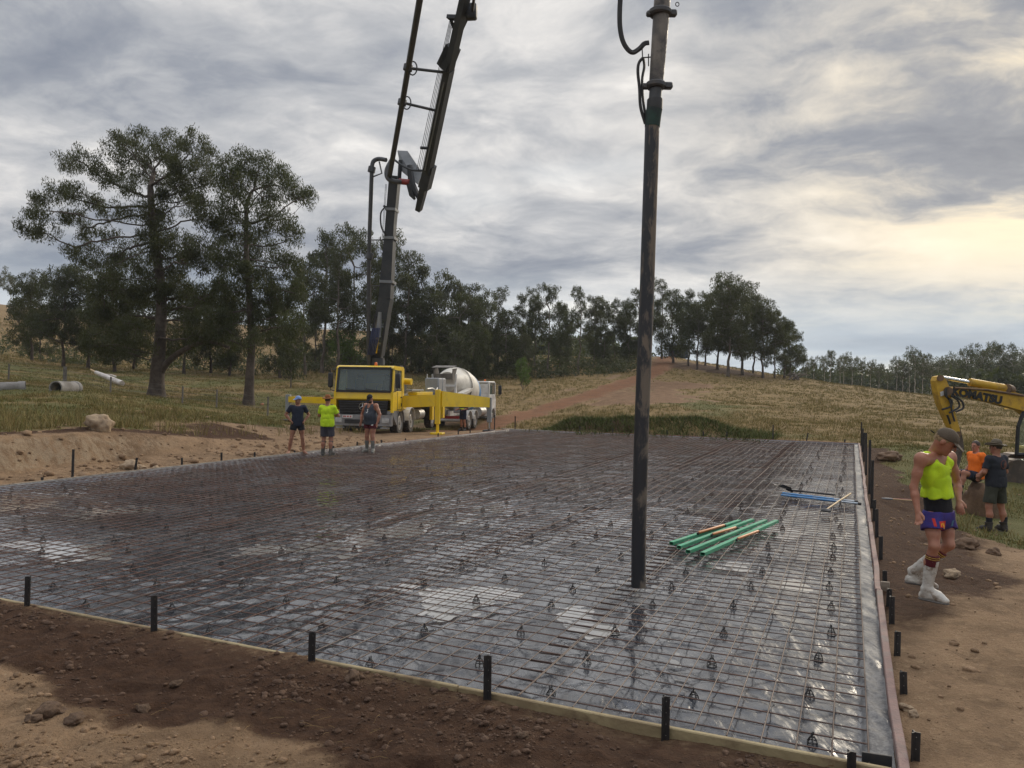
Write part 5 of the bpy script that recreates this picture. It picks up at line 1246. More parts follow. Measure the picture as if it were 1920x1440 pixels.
    h = MB(); h.tube(catmull([B(722, 388, 34.3), B(714, 400, 34.2), B(715, 425, 34.2), B(724, 442, 34.4)], 5), .035, 6); h.tube([B(719, 386, 34.3), B(733, 392, 34.3)], .05, 6); h.build('boom_hose', HOSEB, root)
    for (px, py, D) in ((708, 450, 34.6), (712, 536, 34.9)): MB().tube([B(px - 14, py, D), B(px + 16, py, D)], .03, 6).build('pipe_stay', PIPEG, root)
    lt2 = MB()
    for k in range(2): lt2.tube([B(723 + 2 * k, 345, 34.1), B(716 + 2 * k, 450, 34.5)], .010, 4)
    lt2.build('boom_line', HOSEB, root)
    lf = MB()
    for k in range(5): lf.tube(catmull([B(690 + 3 * k, 665, 35.0), B(694 + 3.5 * k, 640, 34.8), B(699 + 3 * k, 615, 34.8)], 4), .035, 6)
    lf.build('hose_bundle', NAVY, root)
    # the sections over the camera's head, out of the picture, that carry the hose
    s5 = truck_pt((-.9, 20.0, 15.5)); s6 = truck_pt((1.2, 10.5, 11.2)); s7 = truck_pt((1.62, 8.05, 8.6))
    MB().beam(s4, s5, .32, .42, .28, .36, (0, 0, 1)).beam(s5, s6, .28, .34, .24, .28, (0, 0, 1)).beam(s6, s7, .22, .24, .18, .2, (0, 0, 1)).build('upper_boom_section', BOOMG, root, False)
    MB().tube([B(800, -80, 22.6), s5 + (.25, 0, .1), s6 + (.22, 0, 0), s7 + (.1, 0, 0), truck_pt((1.66, 8.0, 7.6))], .07, 8).build('overhead_pipe', PIPEG, root)
    return root
pump = build_pump()

# ---------------------------------------------------------------- the delivery hose hanging over the slab
def hose_mat():
    m, b, p = newmat('hose_rubber'); tc = b.n('ShaderNodeTexCoord').outputs['Object']
    sep = b.n('ShaderNodeSeparateXYZ', {0: tc}); n = b.noise(b.mapping(tc, scale=(1, 1, .35)), 7, 8, .68, .5)
    n2 = b.noise(tc, 1.2, 4, .6)
    mud = b.smooth(b.math('ADD', b.math('ADD', n, b.math('MULTIPLY', b.math('SUBTRACT', n2, .5), .35)), b.math('MULTIPLY', sep.outputs[0], 1.2)), .50, .64)
    col = b.mix(b.math('MULTIPLY', mud, .85), (.020, .021, .025), (.20, .16, .12)); link(b, col, p.inputs['Base Color']); link(b, b.math('ADD', .42, b.math('MULTIPLY', mud, .4)), p.inputs['Roughness'])
    bp = b.n('ShaderNodeBump', {'Strength': .4, 'Distance': .01, 'Height': n}); link(b, bp.outputs[0], p.inputs['Normal']); return m
def build_hose():
    D = 8.1; e = P(1197, 1098, D); e[2] = .02; H = lambda px, py, dd=0: P(px, py, D + dd) - e
    root = empty('delivery_hose', e, 0, 'thick dirty black rubber hose hanging from steel pipe over the mesh', 'hose')
    pts = [H(1197, 1100), H(1198, 1000), H(1203, 800), H(1211, 600), H(1216, 450), H(1220, 330), H(1223, 232)]; pts[0][2] = 0
    r = [.076, .0765, .077, .075, .076, .076, .076]; b_ = MB().tube(catmull(pts, 8), .076, 20)
    b_.build('rubber_hose', hose_mat(), root)
    STEELP = pm('worn_pipe', (.20, .175, .145), (.11, .10, .09), 5, .5, metal=.3, bump=.2, dirt=(.06, .06, .065), dirt_amt=.8, dscale=6)
    MB().tube([H(1223, 238), H(1225, 214), H(1227, 205)], [.080, .085, .083], 20).build('strapped_end', pm('green_strap', (.022, .055, .042), (.02, .03, .028), 9, .8), root)
    MB().tube([H(1227, 206), H(1228, 188), H(1228, 186)], [.083, .083, .078], 20).build('hose_cuff', HOSEB, root); MB().tube([H(1228, 188), H(1230, 160)], .066, 16).build('reducer', PIPEG, root)
    MB().tube([H(1230, 160), H(1236, 80), H(1240, 25), H(1243, -20), H(1246, -140)], [.074, .082, .086, .086, .086], 20).build('steel_pipe', STEELP, root)
    for (x, y, s_) in ((1230, 160, .1), (1238, 24, .115)):
        c = MB(); c.tube([H(x - .4, y + 6), H(x - .3, y + 3), H(x + .3, y - 3), H(x + .4, y - 6)], [s_ * .9, s_ * 1.05, s_ * 1.05, s_ * .9], 20)
        c.box(H(x + 22, y + 1), (.10, .07, .07), None, .015); c.box(H(x - 20, y + 2), (.07, .06, .06), None, .015); cl = c.build('clamp_collar', PIPEG, root)
    cr = H(1270, 8); MB().tube([cr + (.018 * math.cos(t), 0, .022 * math.sin(t)) for t in np.linspace(0, 6.28, 13)], .005, 5, cap=False).build('clamp_pin', PIPEG, root)
    st = MB(); st.tube(catmull([H(1165, -30), H(1162, 20), H(1163, 55), H(1170, 82), H(1184, 98), H(1198, 92), H(1208, 82), H(1217, 80)], 5), .026, 8, ry=.5); st.tube(catmull([H(1171, 82), H(1180, 96), H(1190, 99), H(1203, 88)], 5), .018, 6); st.build('safety_strap', HOSEB, root)
    s2 = MB(); s2.tube(catmull([H(1206, 108), H(1198, 118), H(1196, 135), H(1199, 165), H(1201, 200), H(1210, 232)], 5), .017, 6); s2.tube(catmull([H(1206, 108), H(1208, 125), H(1204, 150), H(1206, 190), H(1212, 225)], 5), .014, 6); s2.build('looped_rope', HOSEB, root)
    s3 = MB(); s3.tube([H(1204, 90), H(1205, 112)], .006, 4); s3.tube([H(1206, 108), H(1220, 107)], .007, 4); s3.tube([H(1216, 101), H(1216, 124)], .006, 4); s3.build('chain_hook', PIPEG, root)
build_hose()

# ---------------------------------------------------------------- concrete mixer backed up behind the pump
def build_mixer():
    hd = math.radians(13); x0 = P(826, 804, 44.0); z0 = -.50
    root = empty('mixer_truck', (x0[0], x0[1], z0), -hd, 'white concrete mixer truck with cream drum and blue band behind the pump', 'mixer truck')
    # own frame: x right, y towards its cab, rear at y = 0
    ch = MB()
    for sx in (-.4, .4): ch.box((sx, 4.4, .95), (.1, 8.2, .28))
    for y in (1.8, 3.1, 7.2): ch.cyl((-.9, y, .5), (.9, y, .5), .09, n=10)
    ch.build('chassis', WHITE, root)
    for y in (1.8, 3.1, 7.2):
        for sx in (-1, 1): wheel(root, sx * 1.02, y, .5, .32, sx)
    for y in (1.8, 3.1):
        for sx in (-1, 1): a = MB(); arch(a, sx * 1.22, sx * .82, y, .5, .58, .03, 10, 170); a.build('mudguard', WHITE, root, False)
    for sx in (-1, 1): a = MB(); arch(a, sx * 1.24, sx * .82, 7.2, .5, .60, .05, 0, 180); a.prism([(sx * 1.24, 6.5, .55), (sx * 1.24, 6.0, .65), (sx * 1.24, 6.0, 1.15), (sx * 1.24, 6.75, 1.15)], (-.3 * sx, 0, 0)); a.build('front_guard', WHITE, root, False)
    # drum, tilted up to the rear
    ax = np.array([0, math.cos(.21), -math.sin(.21)]); o = np.array([0, 1.0, 2.75])
    MB().lathe([(.60, 0), (.70, .25), (1.14, 1.15), (1.25, 1.5), (1.28, 1.9), (1.29, 2.25), (1.28, 2.62)], o, ax, 32).build('drum', DRUMW, root)
    MB().lathe([(1.283, 2.60), (1.27, 3.0), (1.20, 3.3)], o, ax, 32, cap=False).build('drum_band', BLUEB, root); MB().lathe([(1.20, 3.3), (.88, 3.9), (.45, 4.25), (.2, 4.4)], o, ax, 32).build('drum_head', DRUMW, root)
    MB().lathe([(1.19, 1.20), (1.215, 1.25), (1.205, 1.30)], o, ax, 32, cap=False).build('drum_seam', BLACKP, root)
    # charge hopper, rear frame, chutes
    hp = MB(); hp.prism([(-.55, .35, 2.9), (.55, .35, 2.9), (.58, .22, 3.22), (-.58, .22, 3.22)], (0, .08, 0)); 
    for sx in (-1, 1): hp.prism([(sx * .58, .2, 3.5), (sx * .58, 1.0, 3.55), (sx * .42, 1.0, 2.9), (sx * .5, .35, 2.85)], (.04, 0, 0))
    hp.prism([(-.62, .1, 3.55), (.62, .1, 3.55), (.62, .9, 3.68), (-.62, .9, 3.68)], (0, 0, .03)); hp.build('charge_hopper', pm('hopper_shade_grey', (.20, .185, .17), (.12, .11, .10), 3, .9), root, False)  # darker grey colour stands in for the shade inside the open hopper
    fm = MB()
    for sx in (-.7, .7): fm.beam((sx, .45, 1.0), (sx, .55, 3.2), .1, .12); fm.beam((sx, .4, 1.1), (sx, 1.6, 1.6), .08, .1)
    fm.box((0, .5, 2.55), (1.5, .12, .12)); fm.build('rear_frame', WHITE, root, False)
    MB().beam((-.1, .35, 2.35), (.35, -.75, 1.75), .5, .16).build('chute', DRUMW, root, False); MB().beam((.95, .5, 2.05), (1.15, 1.9, 2.35), .42, .14).build('spare_chute', DRUMW, root, False)
    MB().box((.9, .3, 1.4), (.4, .3, .8), None, .03).build('control_box', GREYP, root); MB().box((.4, .1, .75), (1.6, .12, .16)).build('rear_bumper', REDM, root)
    for x in (-.6, .9): MB().box((x, .03, .75), (.3, .03, .12)).build('tail_lamp', REDM, root)
    MB().cyl((.95, 4.3, .95), (.95, 5.5, .95), .3, n=14).build('fuel_tank', RIM, root)
    lad = MB()
    for x in (-1.0, -.7): lad.beam((x, .3, 1.2), (x, .45, 3.2), .04, .04)
    for k in range(6): lad.beam((-1.0, .32 + .02 * k, 1.4 + .3 * k), (-.7, .32 + .02 * k, 1.4 + .3 * k), .03, .03)
    lad.build('ladder', WHITE, root, False)
    # cab
    cb = MB(); cb.box((0, 7.05, 1.55), (2.4, 1.7, .95), None, .06); cb.box((0, 7.0, 2.80), (2.35, 1.6, .12), None, .05)
    for sx in (-1, 1):
        for y in (6.28, 7.78): cb.box((sx * 1.15, y, 2.35), (.10, .12, .85))
    cb.box((0, 6.25, 2.3), (2.3, .06, .8)); cb.build('cab', WHITE, root, False)
    for sx in (-1, 1):
        MB().box((sx * 1.17, 7.03, 2.38), (.02, 1.38, .72)).build('side_glass', GLASS, root, False)
        m_ = MB().box((sx * 1.5, 7.85, 2.3), (.22, .14, .6), None, .04).build('mirror', BLACKP, root); MB().tube([(sx * 1.2, 7.8, 2.7), (sx * 1.5, 7.85, 2.65), (sx * 1.5, 7.85, 1.95), (sx * 1.2, 7.8, 1.9)], .02, 5).build('mirror_arm', BLACKP, m_)
    MB().prism([(-1.1, 7.88, 2.05), (1.1, 7.88, 2.05), (1.1, 7.78, 2.75), (-1.1, 7.78, 2.75)], (0, .02, 0)).build('windscreen', GLASS, root, False); MB().box((0, 7.93, 1.3), (2.4, .12, .9), None, .04).build('front_panel', WHITE, root)
    for x in (-.4, .8): MB().lathe([(.07, 0), (.06, .11), (.03, .13)], (x, 6.6, 2.86), n=10).build('beacon', AMBER, root)
    MB().cyl((-.9, 5.95, .9), (-.9, 5.95, 3.0), .08, n=10).build('exhaust_stack', RIM, root)
build_mixer()

# ---------------------------------------------------------------- excavator at the right edge
def build_excavator():
    D = 22.0; g = P(1965, 912, D); z0 = gz(g[0], g[1])
    root = empty('excavator', (g[0], g[1], z0), 0, 'yellow excavator reaching left with its arm lowered, half out of the picture', 'excavator')
    E = lambda px, py, dd=0: P(px, py, D + dd) - np.array([g[0], g[1], z0])
    def plate(name, pix, thick, mat, dd=0):
        o = MB().prism([E(x, y, dd) for x, y in pix], (0, thick, 0)).build(name, mat, root, False); return o
    boom = plate('boom', [(1783, 730), (1790, 725), (1850, 728), (1905, 736), (1950, 748), (2010, 790), (2050, 850), (2040, 872), (2005, 850), (1960, 805), (1918, 770), (1870, 757), (1800, 740)], .38, YEL_OLD)
    MB().tube([E(1790, 727, -.03), E(1850, 731, -.03), E(1920, 742, -.03)], .035, 6).build('boom_line', pm('greasy_steel', (.10, .06, .035), (.2, .12, .06), 5, .6), boom)
    a0, a1 = E(1799, 738, -.012), E(1860, 750, -.012); xa = a1 - a0
    t = text_obj('KOMATSU', .30, PRINT_B, boom, frame_m(E(1832, 742.5, -.02), xa, (0, 0, 1)), .018, 'boom_lettering', .006, 1.02)
    arm = plate('arm', [(1755, 714), (1758, 706), (1767, 704), (1774, 712), (1781, 727), (1784, 745), (1790, 770), (1800, 805), (1800, 820), (1793, 820), (1786, 805), (1772, 775), (1764, 757), (1758, 735)], .30, YEL_OLD, .04)
    for (x, y, r) in ((1763, 709, .09), (1778, 733, .12), (1797, 814, .08)): MB().cyl(E(x, y, -.03), E(x, y, .45), r, n=14).build('pin', MATS['greasy_steel'], arm)
    plate('arm_sticker', [(1763, 735), (1769, 733), (1770, 741), (1764, 743)], .01, PRINT_W, .02)
    for (pts) in ([(1776, 778), (1779, 786), (1782, 795)], ):
        MB().tube([E(x, y, .02) for x, y in pts], .03, 5).build('arm_mark', PRINT_B, arm)
    MB().cyl(E(1768, 708, .1), E(1822, 717.5, .1), .055, n=12).build('ram_rod', CHROME, root); MB().cyl(E(1818, 716.5, .1), E(1890, 729, .1), .115, n=14).build('ram_barrel', YEL_OLD, root); MB().cyl(E(1888, 728, 0), E(1896, 731, .2), .13, n=10).build('ram_eye', MATS['greasy_steel'], root)
    MB().cyl(E(1772, 765, .34), E(1786, 800, .34), .075, n=10).build('bucket_ram', YEL_OLD, root)
    for pts in ([(1775, 728), (1772, 740), (1780, 750), (1782, 762), (1766, 768)], [(1783, 742), (1795, 750), (1798, 763), (1780, 774)], [(1788, 742), (1803, 752), (1806, 765), (1792, 772)], [(1774, 733), (1776, 745), (1785, 752), (1784, 768), (1790, 790)]):
        MB().tube(catmull([E(x, y, -.05) for x, y in pts], 5), .028, 6).build('hose', HOSEB, root)
    DARKST = pm('bucket_steel', (.075, .06, .05), (.13, .10, .08), 4, .6, metal=.4, dirt=(.16, .11, .07), dirt_amt=.6)
    plate('bucket_link', [(1793, 805), (1800, 800), (1806, 825), (1808, 845), (1798, 852), (1792, 835)], .30, DARKST, .05)
    bk = plate('bucket', [(1790, 845), (1806, 840), (1802, 862), (1793, 890), (1782, 905), (1768, 908), (1762, 895), (1772, 885), (1784, 868)], .75, DARKST, -.15)
    for k in range(4): MB().box(E(1765, 905, -.1 + .2 * k), (.12, .06, .06), None, .01).build('tooth', DARKST, bk)
    # house, cab, tracks (mostly out of the picture)
    hs = MB(); c = E(2010, 868, 1.0); hs.box(c + (.7, .3, .05), (3.1, 2.0, .75), None, .08); hs.box(E(2120, 820, 1.0), (1.6, 2.0, .6), None, .1); hs.build('house', YEL_OLD, root)
    MB().box(E(1960, 876, .2) , (1.5, .10, .22), None, .02).build('side_skirt', YEL_OLD, root)
    cab_o = MB(); pix = [(1906, 852), (1909, 800), (1918, 775), (1930, 768), (1990, 768), (1995, 852)]
    for (p, q) in zip(pix, pix[1:] + pix[:1]):
        for dd in (0, 1.0): cab_o.tube([E(*p, dd), E(*q, dd)], .055, 6)
    for p in pix: cab_o.tube([E(*p, 0), E(*p, 1.0)], .05, 6)
    cab_o.build('cab_frame', BLACKP, root)
    plate('cab_glass', [(1909, 850), (1911, 800), (1919, 778), (1930, 771), (1988, 771), (1992, 850)], .015, GLASS, .03); MB().box(E(1960, 838, .5), (.55, .55, .5), None, .1).build('seat', SEATM, root); plate('cab_roof', [(1926, 769), (1930, 764), (1992, 764), (1994, 769)], 1.05, YEL_OLD, 0)
    for dd in (-.55, 1.7):
        t0 = E(1882, 895, dd); z = .38; cx0, cx1 = t0[0] + .35, t0[0] + 3.3; yy = t0[1]
        prof = [(cx0 + .38 * math.cos(t), z + .36 * math.sin(t)) for t in np.linspace(math.pi / 2, 3 * math.pi / 2, 9)] + [(cx1 + .38 * math.cos(t), z + .36 * math.sin(t)) for t in np.linspace(-math.pi / 2, math.pi / 2, 9)]
        tr = MB(); tr.prism([(x, yy, z_) for x, z_ in prof], (0, .45, 0)); 
        tk = tr.build('track_body', DARKST, root, False)
        n = 34; per = [np.array(p) for p in prof]; per.append(per[0]); L = np.cumsum([0] + [np.linalg.norm(q - p) for p, q in zip(per[:-1], per[1:])])
        for k in range(n):
            s_ = L[-1] * k / n; i = max(0, np.searchsorted(L, s_, side='right') - 1); i = min(i, len(per) - 2); p = per[i] + (per[i + 1] - per[i]) * (s_ - L[i]) / max(L[i + 1] - L[i], 1e-6); d = per[i + 1] - per[i]; d = d / np.linalg.norm(d)
            MB().box((p[0], yy + .225, p[1]), (.20, .50, .045), np.array([[d[0], 0, -d[1]], [0, 1, 0], [d[1], 0, d[0]]])).build('track_shoe', DARKST, tk, False)
    MB().box(E(1950, 872, .9), (2.4, 1.2, .12), None, .02).build('chassis_frame', DARKST, root)
build_excavator()

# ================================================================== PEOPLE: smooth bodies from blended distance fields
class Field:
    """signed-distance sketch of a body or garment; mesh() turns it into one continuous surface"""
    def __init__(s, res): s.res = res; s.ops = []
    def cone(s, a, b, ra, rb, k=.02, cap0=False, cap1=False, sq=None):
        s.ops.append(('cone', np.asarray(a, float), np.asarray(b, float), ra, rb, k, cap0, cap1, sq)); return s
    def ell(s, c, rad, R=None, k=.03): s.ops.append(('ell', np.asarray(c, float), np.asarray(rad, float), np.eye(3) if R is None else np.asarray(R), k)); return s
    def cut(s, p, n): s.ops.append(('cut', np.asarray(p, float), np.asarray(n, float) / np.linalg.norm(n))); return s
    def carve(s, c, rad, R=None, k=.01): s.ops.append(('carve', np.asarray(c, float), np.asarray(rad, float), np.eye(3) if R is None else np.asarray(R), k)); return s
    def carve_cone(s, a, b, ra, rb, k=.01): s.ops.append(('ccone', np.asarray(a, float), np.asarray(b, float), ra, rb, k)); return s
    def wrinkle(s, amp, scale, seed=0, stretch=(1, 1, 1)): s.ops.append(('wr', amp, scale, seed, np.asarray(stretch, float))); return s
    def mesh(s, name, smooth_it=1):
        lo = np.full(3, 1e9); hi = -lo
        for o in s.ops:
            if o[0] == 'cone':
                for p, r in ((o[1], o[3]), (o[2], o[4])): lo = np.minimum(lo, p - r); hi = np.maximum(hi, p + r)
            elif o[0] == 'ell': m = o[2].max(); lo = np.minimum(lo, o[1] - m); hi = np.maximum(hi, o[1] + m)
        h = s.res; lo = lo - 4 * h; n = np.ceil((hi + 4 * h - lo) / h).astype(int) + 1
        ax = [lo[i] + h * np.arange(n[i]) for i in range(3)]; d = np.full(n, .2)
        def sub(c0, c1, pad):
            i0 = np.maximum(((c0 - pad - lo) / h).astype(int), 0); i1 = np.minimum(((c1 + pad - lo) / h).astype(int) + 2, n)
            sl = tuple(slice(a, b) for a, b in zip(i0, i1)); g = np.stack(np.meshgrid(*[ax[i][sl[i]] for i in range(3)], indexing='ij'), -1); return sl, g
        def f_cone(g, a, b, ra, rb):
            ba = b - a; L2 = ba @ ba; t = np.clip(((g - a) @ ba) / L2, 0, 1); return np.linalg.norm(g - a - t[..., None] * ba, axis=-1) - (ra + (rb - ra) * t)
        def f_ell(g, c, rad, R):
            q = (g - c) @ R; k0 = np.linalg.norm(q / rad, axis=-1); k1 = np.linalg.norm(q / rad ** 2, axis=-1); return k0 * (k0 - 1) / np.maximum(k1, 1e-6)
        for o in s.ops:
            if o[0] in ('cone', 'ell'):
                if o[0] == 'cone':
                    _, a, b, ra, rb, k, c0, c1, sq = o; m = max(ra, rb); sl, g = sub(np.minimum(a, b) - m, np.maximum(a, b) + m, k + 3 * h)
                    if sq is not None:      # squash: flatten along a direction
                        v, f = np.asarray(sq[0], float), sq[1]; v = v / np.linalg.norm(v); t_ = ((g - a) @ v); g = g + t_[..., None] * v * (1 / f - 1)
                    q = f_cone(g, a, b, ra, rb); u = (b - a) / np.linalg.norm(b - a)
                    if c1: q = np.maximum(q, (g - b) @ u)
                    if c0: q = np.maximum(q, -((g - a) @ u))
                else:
                    _, c, rad, R, k = o; m = rad.max(); sl, g = sub(c - m, c + m, k + 3 * h); q = f_ell(g, c, rad, R)
                e = d[sl]; hh = np.maximum(k - np.abs(e - q), 0) / max(k, 1e-6); d[sl] = np.minimum(e, q) - hh * hh * k * .25
            elif o[0] == 'cut':
                g = np.stack(np.meshgrid(*ax, indexing='ij'), -1); d = np.maximum(d, (g - o[1]) @ o[2])
            elif o[0] == 'carve':
                m = o[2].max(); sl, g = sub(o[1] - m, o[1] + m, 3 * h); d[sl] = np.maximum(d[sl], -f_ell(g, o[1], o[2], o[3]))
            elif o[0] == 'ccone':
                m = max(o[3], o[4]); sl, g = sub(np.minimum(o[1], o[2]) - m, np.maximum(o[1], o[2]) + m, 3 * h); d[sl] = np.maximum(d[sl], -f_cone(g, *o[1:5]))
            else:
                _, amp, sc, seed, stv = o; g = np.stack(np.meshgrid(*ax, indexing='ij'), -1); msk = np.abs(d) < 5 * h; q = g[msk] * sc * stv
                d[msk] += amp * (1 - 2 * np.abs(vnoise(q[:, 0], q[:, 1], q[:, 2], seed)))
        # surface nets
        ins = d < 0; cell = np.zeros(np.array(n) - 1, int); C = []
        for dx in (0, 1):
            for dy in (0, 1):
                for dz in (0, 1): cell += ins[dx:n[0] - 1 + dx, dy:n[1] - 1 + dy, dz:n[2] - 1 + dz]
        mix = (cell > 0) & (cell < 8); idx = np.full(cell.shape, -1); ijk = np.argwhere(mix); idx[mix] = np.arange(len(ijk))
        acc = np.zeros((len(ijk), 3)); cnt = np.zeros(len(ijk)); cor = [(a, b, c) for a in (0, 1) for b in (0, 1) for c in (0, 1)]
        for p in cor:
            for axx in range(3):
                if p[axx]: continue
                q = list(p); q[axx] = 1; v0 = d[tuple((ijk + p).T)]; v1 = d[tuple((ijk + q).T)]; cr = (v0 < 0) != (v1 < 0)
                t = np.where(cr, v0 / np.where(cr, v0 - v1, 1), 0); pos = np.array(p, float)[None] + t[:, None] * (np.array(q) - np.array(p))[None]
                acc[cr] += pos[cr]; cnt[cr] += 1
        V = lo + h * (ijk + acc / cnt[:, None]); F = []
        for axx in range(3):
            o1, o2 = (axx + 1) % 3, (axx + 2) % 3; q1 = [slice(None)] * 3; q2 = [slice(None)] * 3; q1[axx] = slice(0, -1); q2[axx] = slice(1, None)
            a_, b_ = ins[tuple(q1)], ins[tuple(q2)]; e = np.argwhere(a_ != b_); fl = a_[tuple(e.T)]
            e = e[(e[:, o1] > 0) & (e[:, o2] > 0) & (e[:, o1] < n[o1] - 1) & (e[:, o2] < n[o2] - 1)]; fl = a_[tuple(e.T)]
            u1, u2 = np.eye(3, dtype=int)[o1], np.eye(3, dtype=int)[o2]
            qd = np.stack([idx[tuple((e - u1 - u2).T)], idx[tuple((e - u2).T)], idx[tuple(e.T)], idx[tuple((e - u1).T)]], -1)
            F.append(np.where(fl[:, None], qd, qd[:, ::-1]))
        F = np.concatenate(F); F = F[(F >= 0).all(1)]
        me = fast_mesh(name, V, F); smooth_mesh(me); return me

def skin_mat(name, c):
    m, b, p = newmat(name); tc = b.n('ShaderNodeTexCoord').outputs['Object']; n = b.noise(tc, 9, 5, .6)
    link(b, b.mix(b.smooth(n, .35, .7), c, (c[0] * .80, c[1] * .66, c[2] * .60)), p.inputs['Base Color']); p.inputs['Roughness'].default_value = .5
    p.inputs['Subsurface Weight'].default_value = .08; p.inputs['Subsurface Radius'].default_value = (.02, .008, .004); return m
def cloth(name, c, c2=None, rough=.9): return pm(name, c, c2 or tuple(k * .75 for k in c), 7, rough, bump=.25, bscale=90)
SKIN = skin_mat('tanned_skin', (.42, .20, .13)); SKIN2 = skin_mat('brown_skin', (.33, .16, .10)); SKIN3 = skin_mat('red_skin', (.40, .185, .115))
HIVIS_Y = cloth('hivis_yellow', (.58, .80, .02), (.48, .70, .02)); HIVIS_O = cloth('hivis_orange', (.95, .20, .015), (.85, .17, .015)); NAVYC = cloth('navy_cloth', (.018, .024, .045)); BLACKC = cloth('black_cloth', (.012, .012, .016))
GREYC = cloth('grey_cloth', (.055, .062, .078)); MAROON = cloth('maroon_cloth', (.10, .008, .015)); OLIVE = cloth('olive_cloth', (.050, .052, .036)); DGREY = cloth('dark_grey_shorts', (.065, .06, .075)); ROYAL = cloth('royal_blue_cloth', (.035, .03, .20), (.05, .025, .13))
HATB = cloth('brown_felt', (.30, .11, .035)); HATG = cloth('khaki_felt', (.14, .115, .08)); CAPK = cloth('khaki_cap', (.125, .095, .065)); CAPB = cloth('blue_cap', (.22, .33, .62)); CAPBK = cloth('black_cap', (.012, .011, .012))
GUMB = pm('dark_gumboot', (.045, .045, .042), (.075, .07, .06), 6, .55, dirt=(.2, .17, .13), dirt_amt=.6, dscale=5); GUMW = pm('white_gumboot', (.60, .58, .53), (.45, .41, .36), 11, .6, bump=.3, bscale=30, dirt=(.20, .15, .105), dirt_amt=.95, dscale=12); GUMG = pm('grey_gumboot', (.17, .165, .15), (.12, .115, .10), 6, .6, dirt=(.3, .27, .22), dirt_amt=.7, dscale=5)
SOLE = pm('boot_sole', (.13, .12, .11), (.08, .075, .07), 8, .8); BOOTK = pm('black_boot', (.022, .02, .019), (.045, .035, .028), 6, .7); HAIRB = pm('blond_hair', (.36, .25, .13), (.24, .16, .08), 30, .7, bump=.5, bscale=80); HAIRD = pm('dark_hair', (.03, .02, .015), (.05, .03, .02), 30, .6, bump=.5, bscale=80)
EYE = pm('eye_dark', (.03, .02, .015), None, 5, .3); LIP = pm('lip', (.28, .09, .07), None, 5, .5)

def V3(*a): return np.array(a, float)
def rotx(t): c, s = math.cos(t), math.sin(t); return np.array([[1, 0, 0], [0, c, -s], [0, s, c]])
def roty(t): c, s = math.cos(t), math.sin(t); return np.array([[c, 0, s], [0, 1, 0], [-s, 0, c]])
def rotz(t): c, s = math.cos(t), math.sin(t); return np.array([[c, -s, 0], [s, c, 0], [0, 0, 1]])
def default_joints():
    """standing figure 1.76 m, facing +y, own right hand towards +x"""
    return {'pel': V3(0, 0, .95), 'waist': V3(0, .01, 1.12), 'chest': V3(0, .0, 1.31), 'neck': V3(0, -.01, 1.47), 'head': V3(0, .015, 1.635),
            'shR': V3(.185, -.005, 1.42), 'elR': V3(.24, -.03, 1.14), 'wrR': V3(.245, .04, .90), 'shL': V3(-.185, -.005, 1.42), 'elL': V3(-.24, -.03, 1.14), 'wrL': V3(-.245, .04, .90),
            'hpR': V3(.095, 0, .90), 'knR': V3(.11, .02, .49), 'anR': V3(.12, -.02, .09), 'hpL': V3(-.095, 0, .90), 'knL': V3(-.11, .02, .49), 'anL': V3(-.12, -.02, .09),
            'toR': V3(.16, .17, .035), 'toL': V3(-.16, .17, .035)}
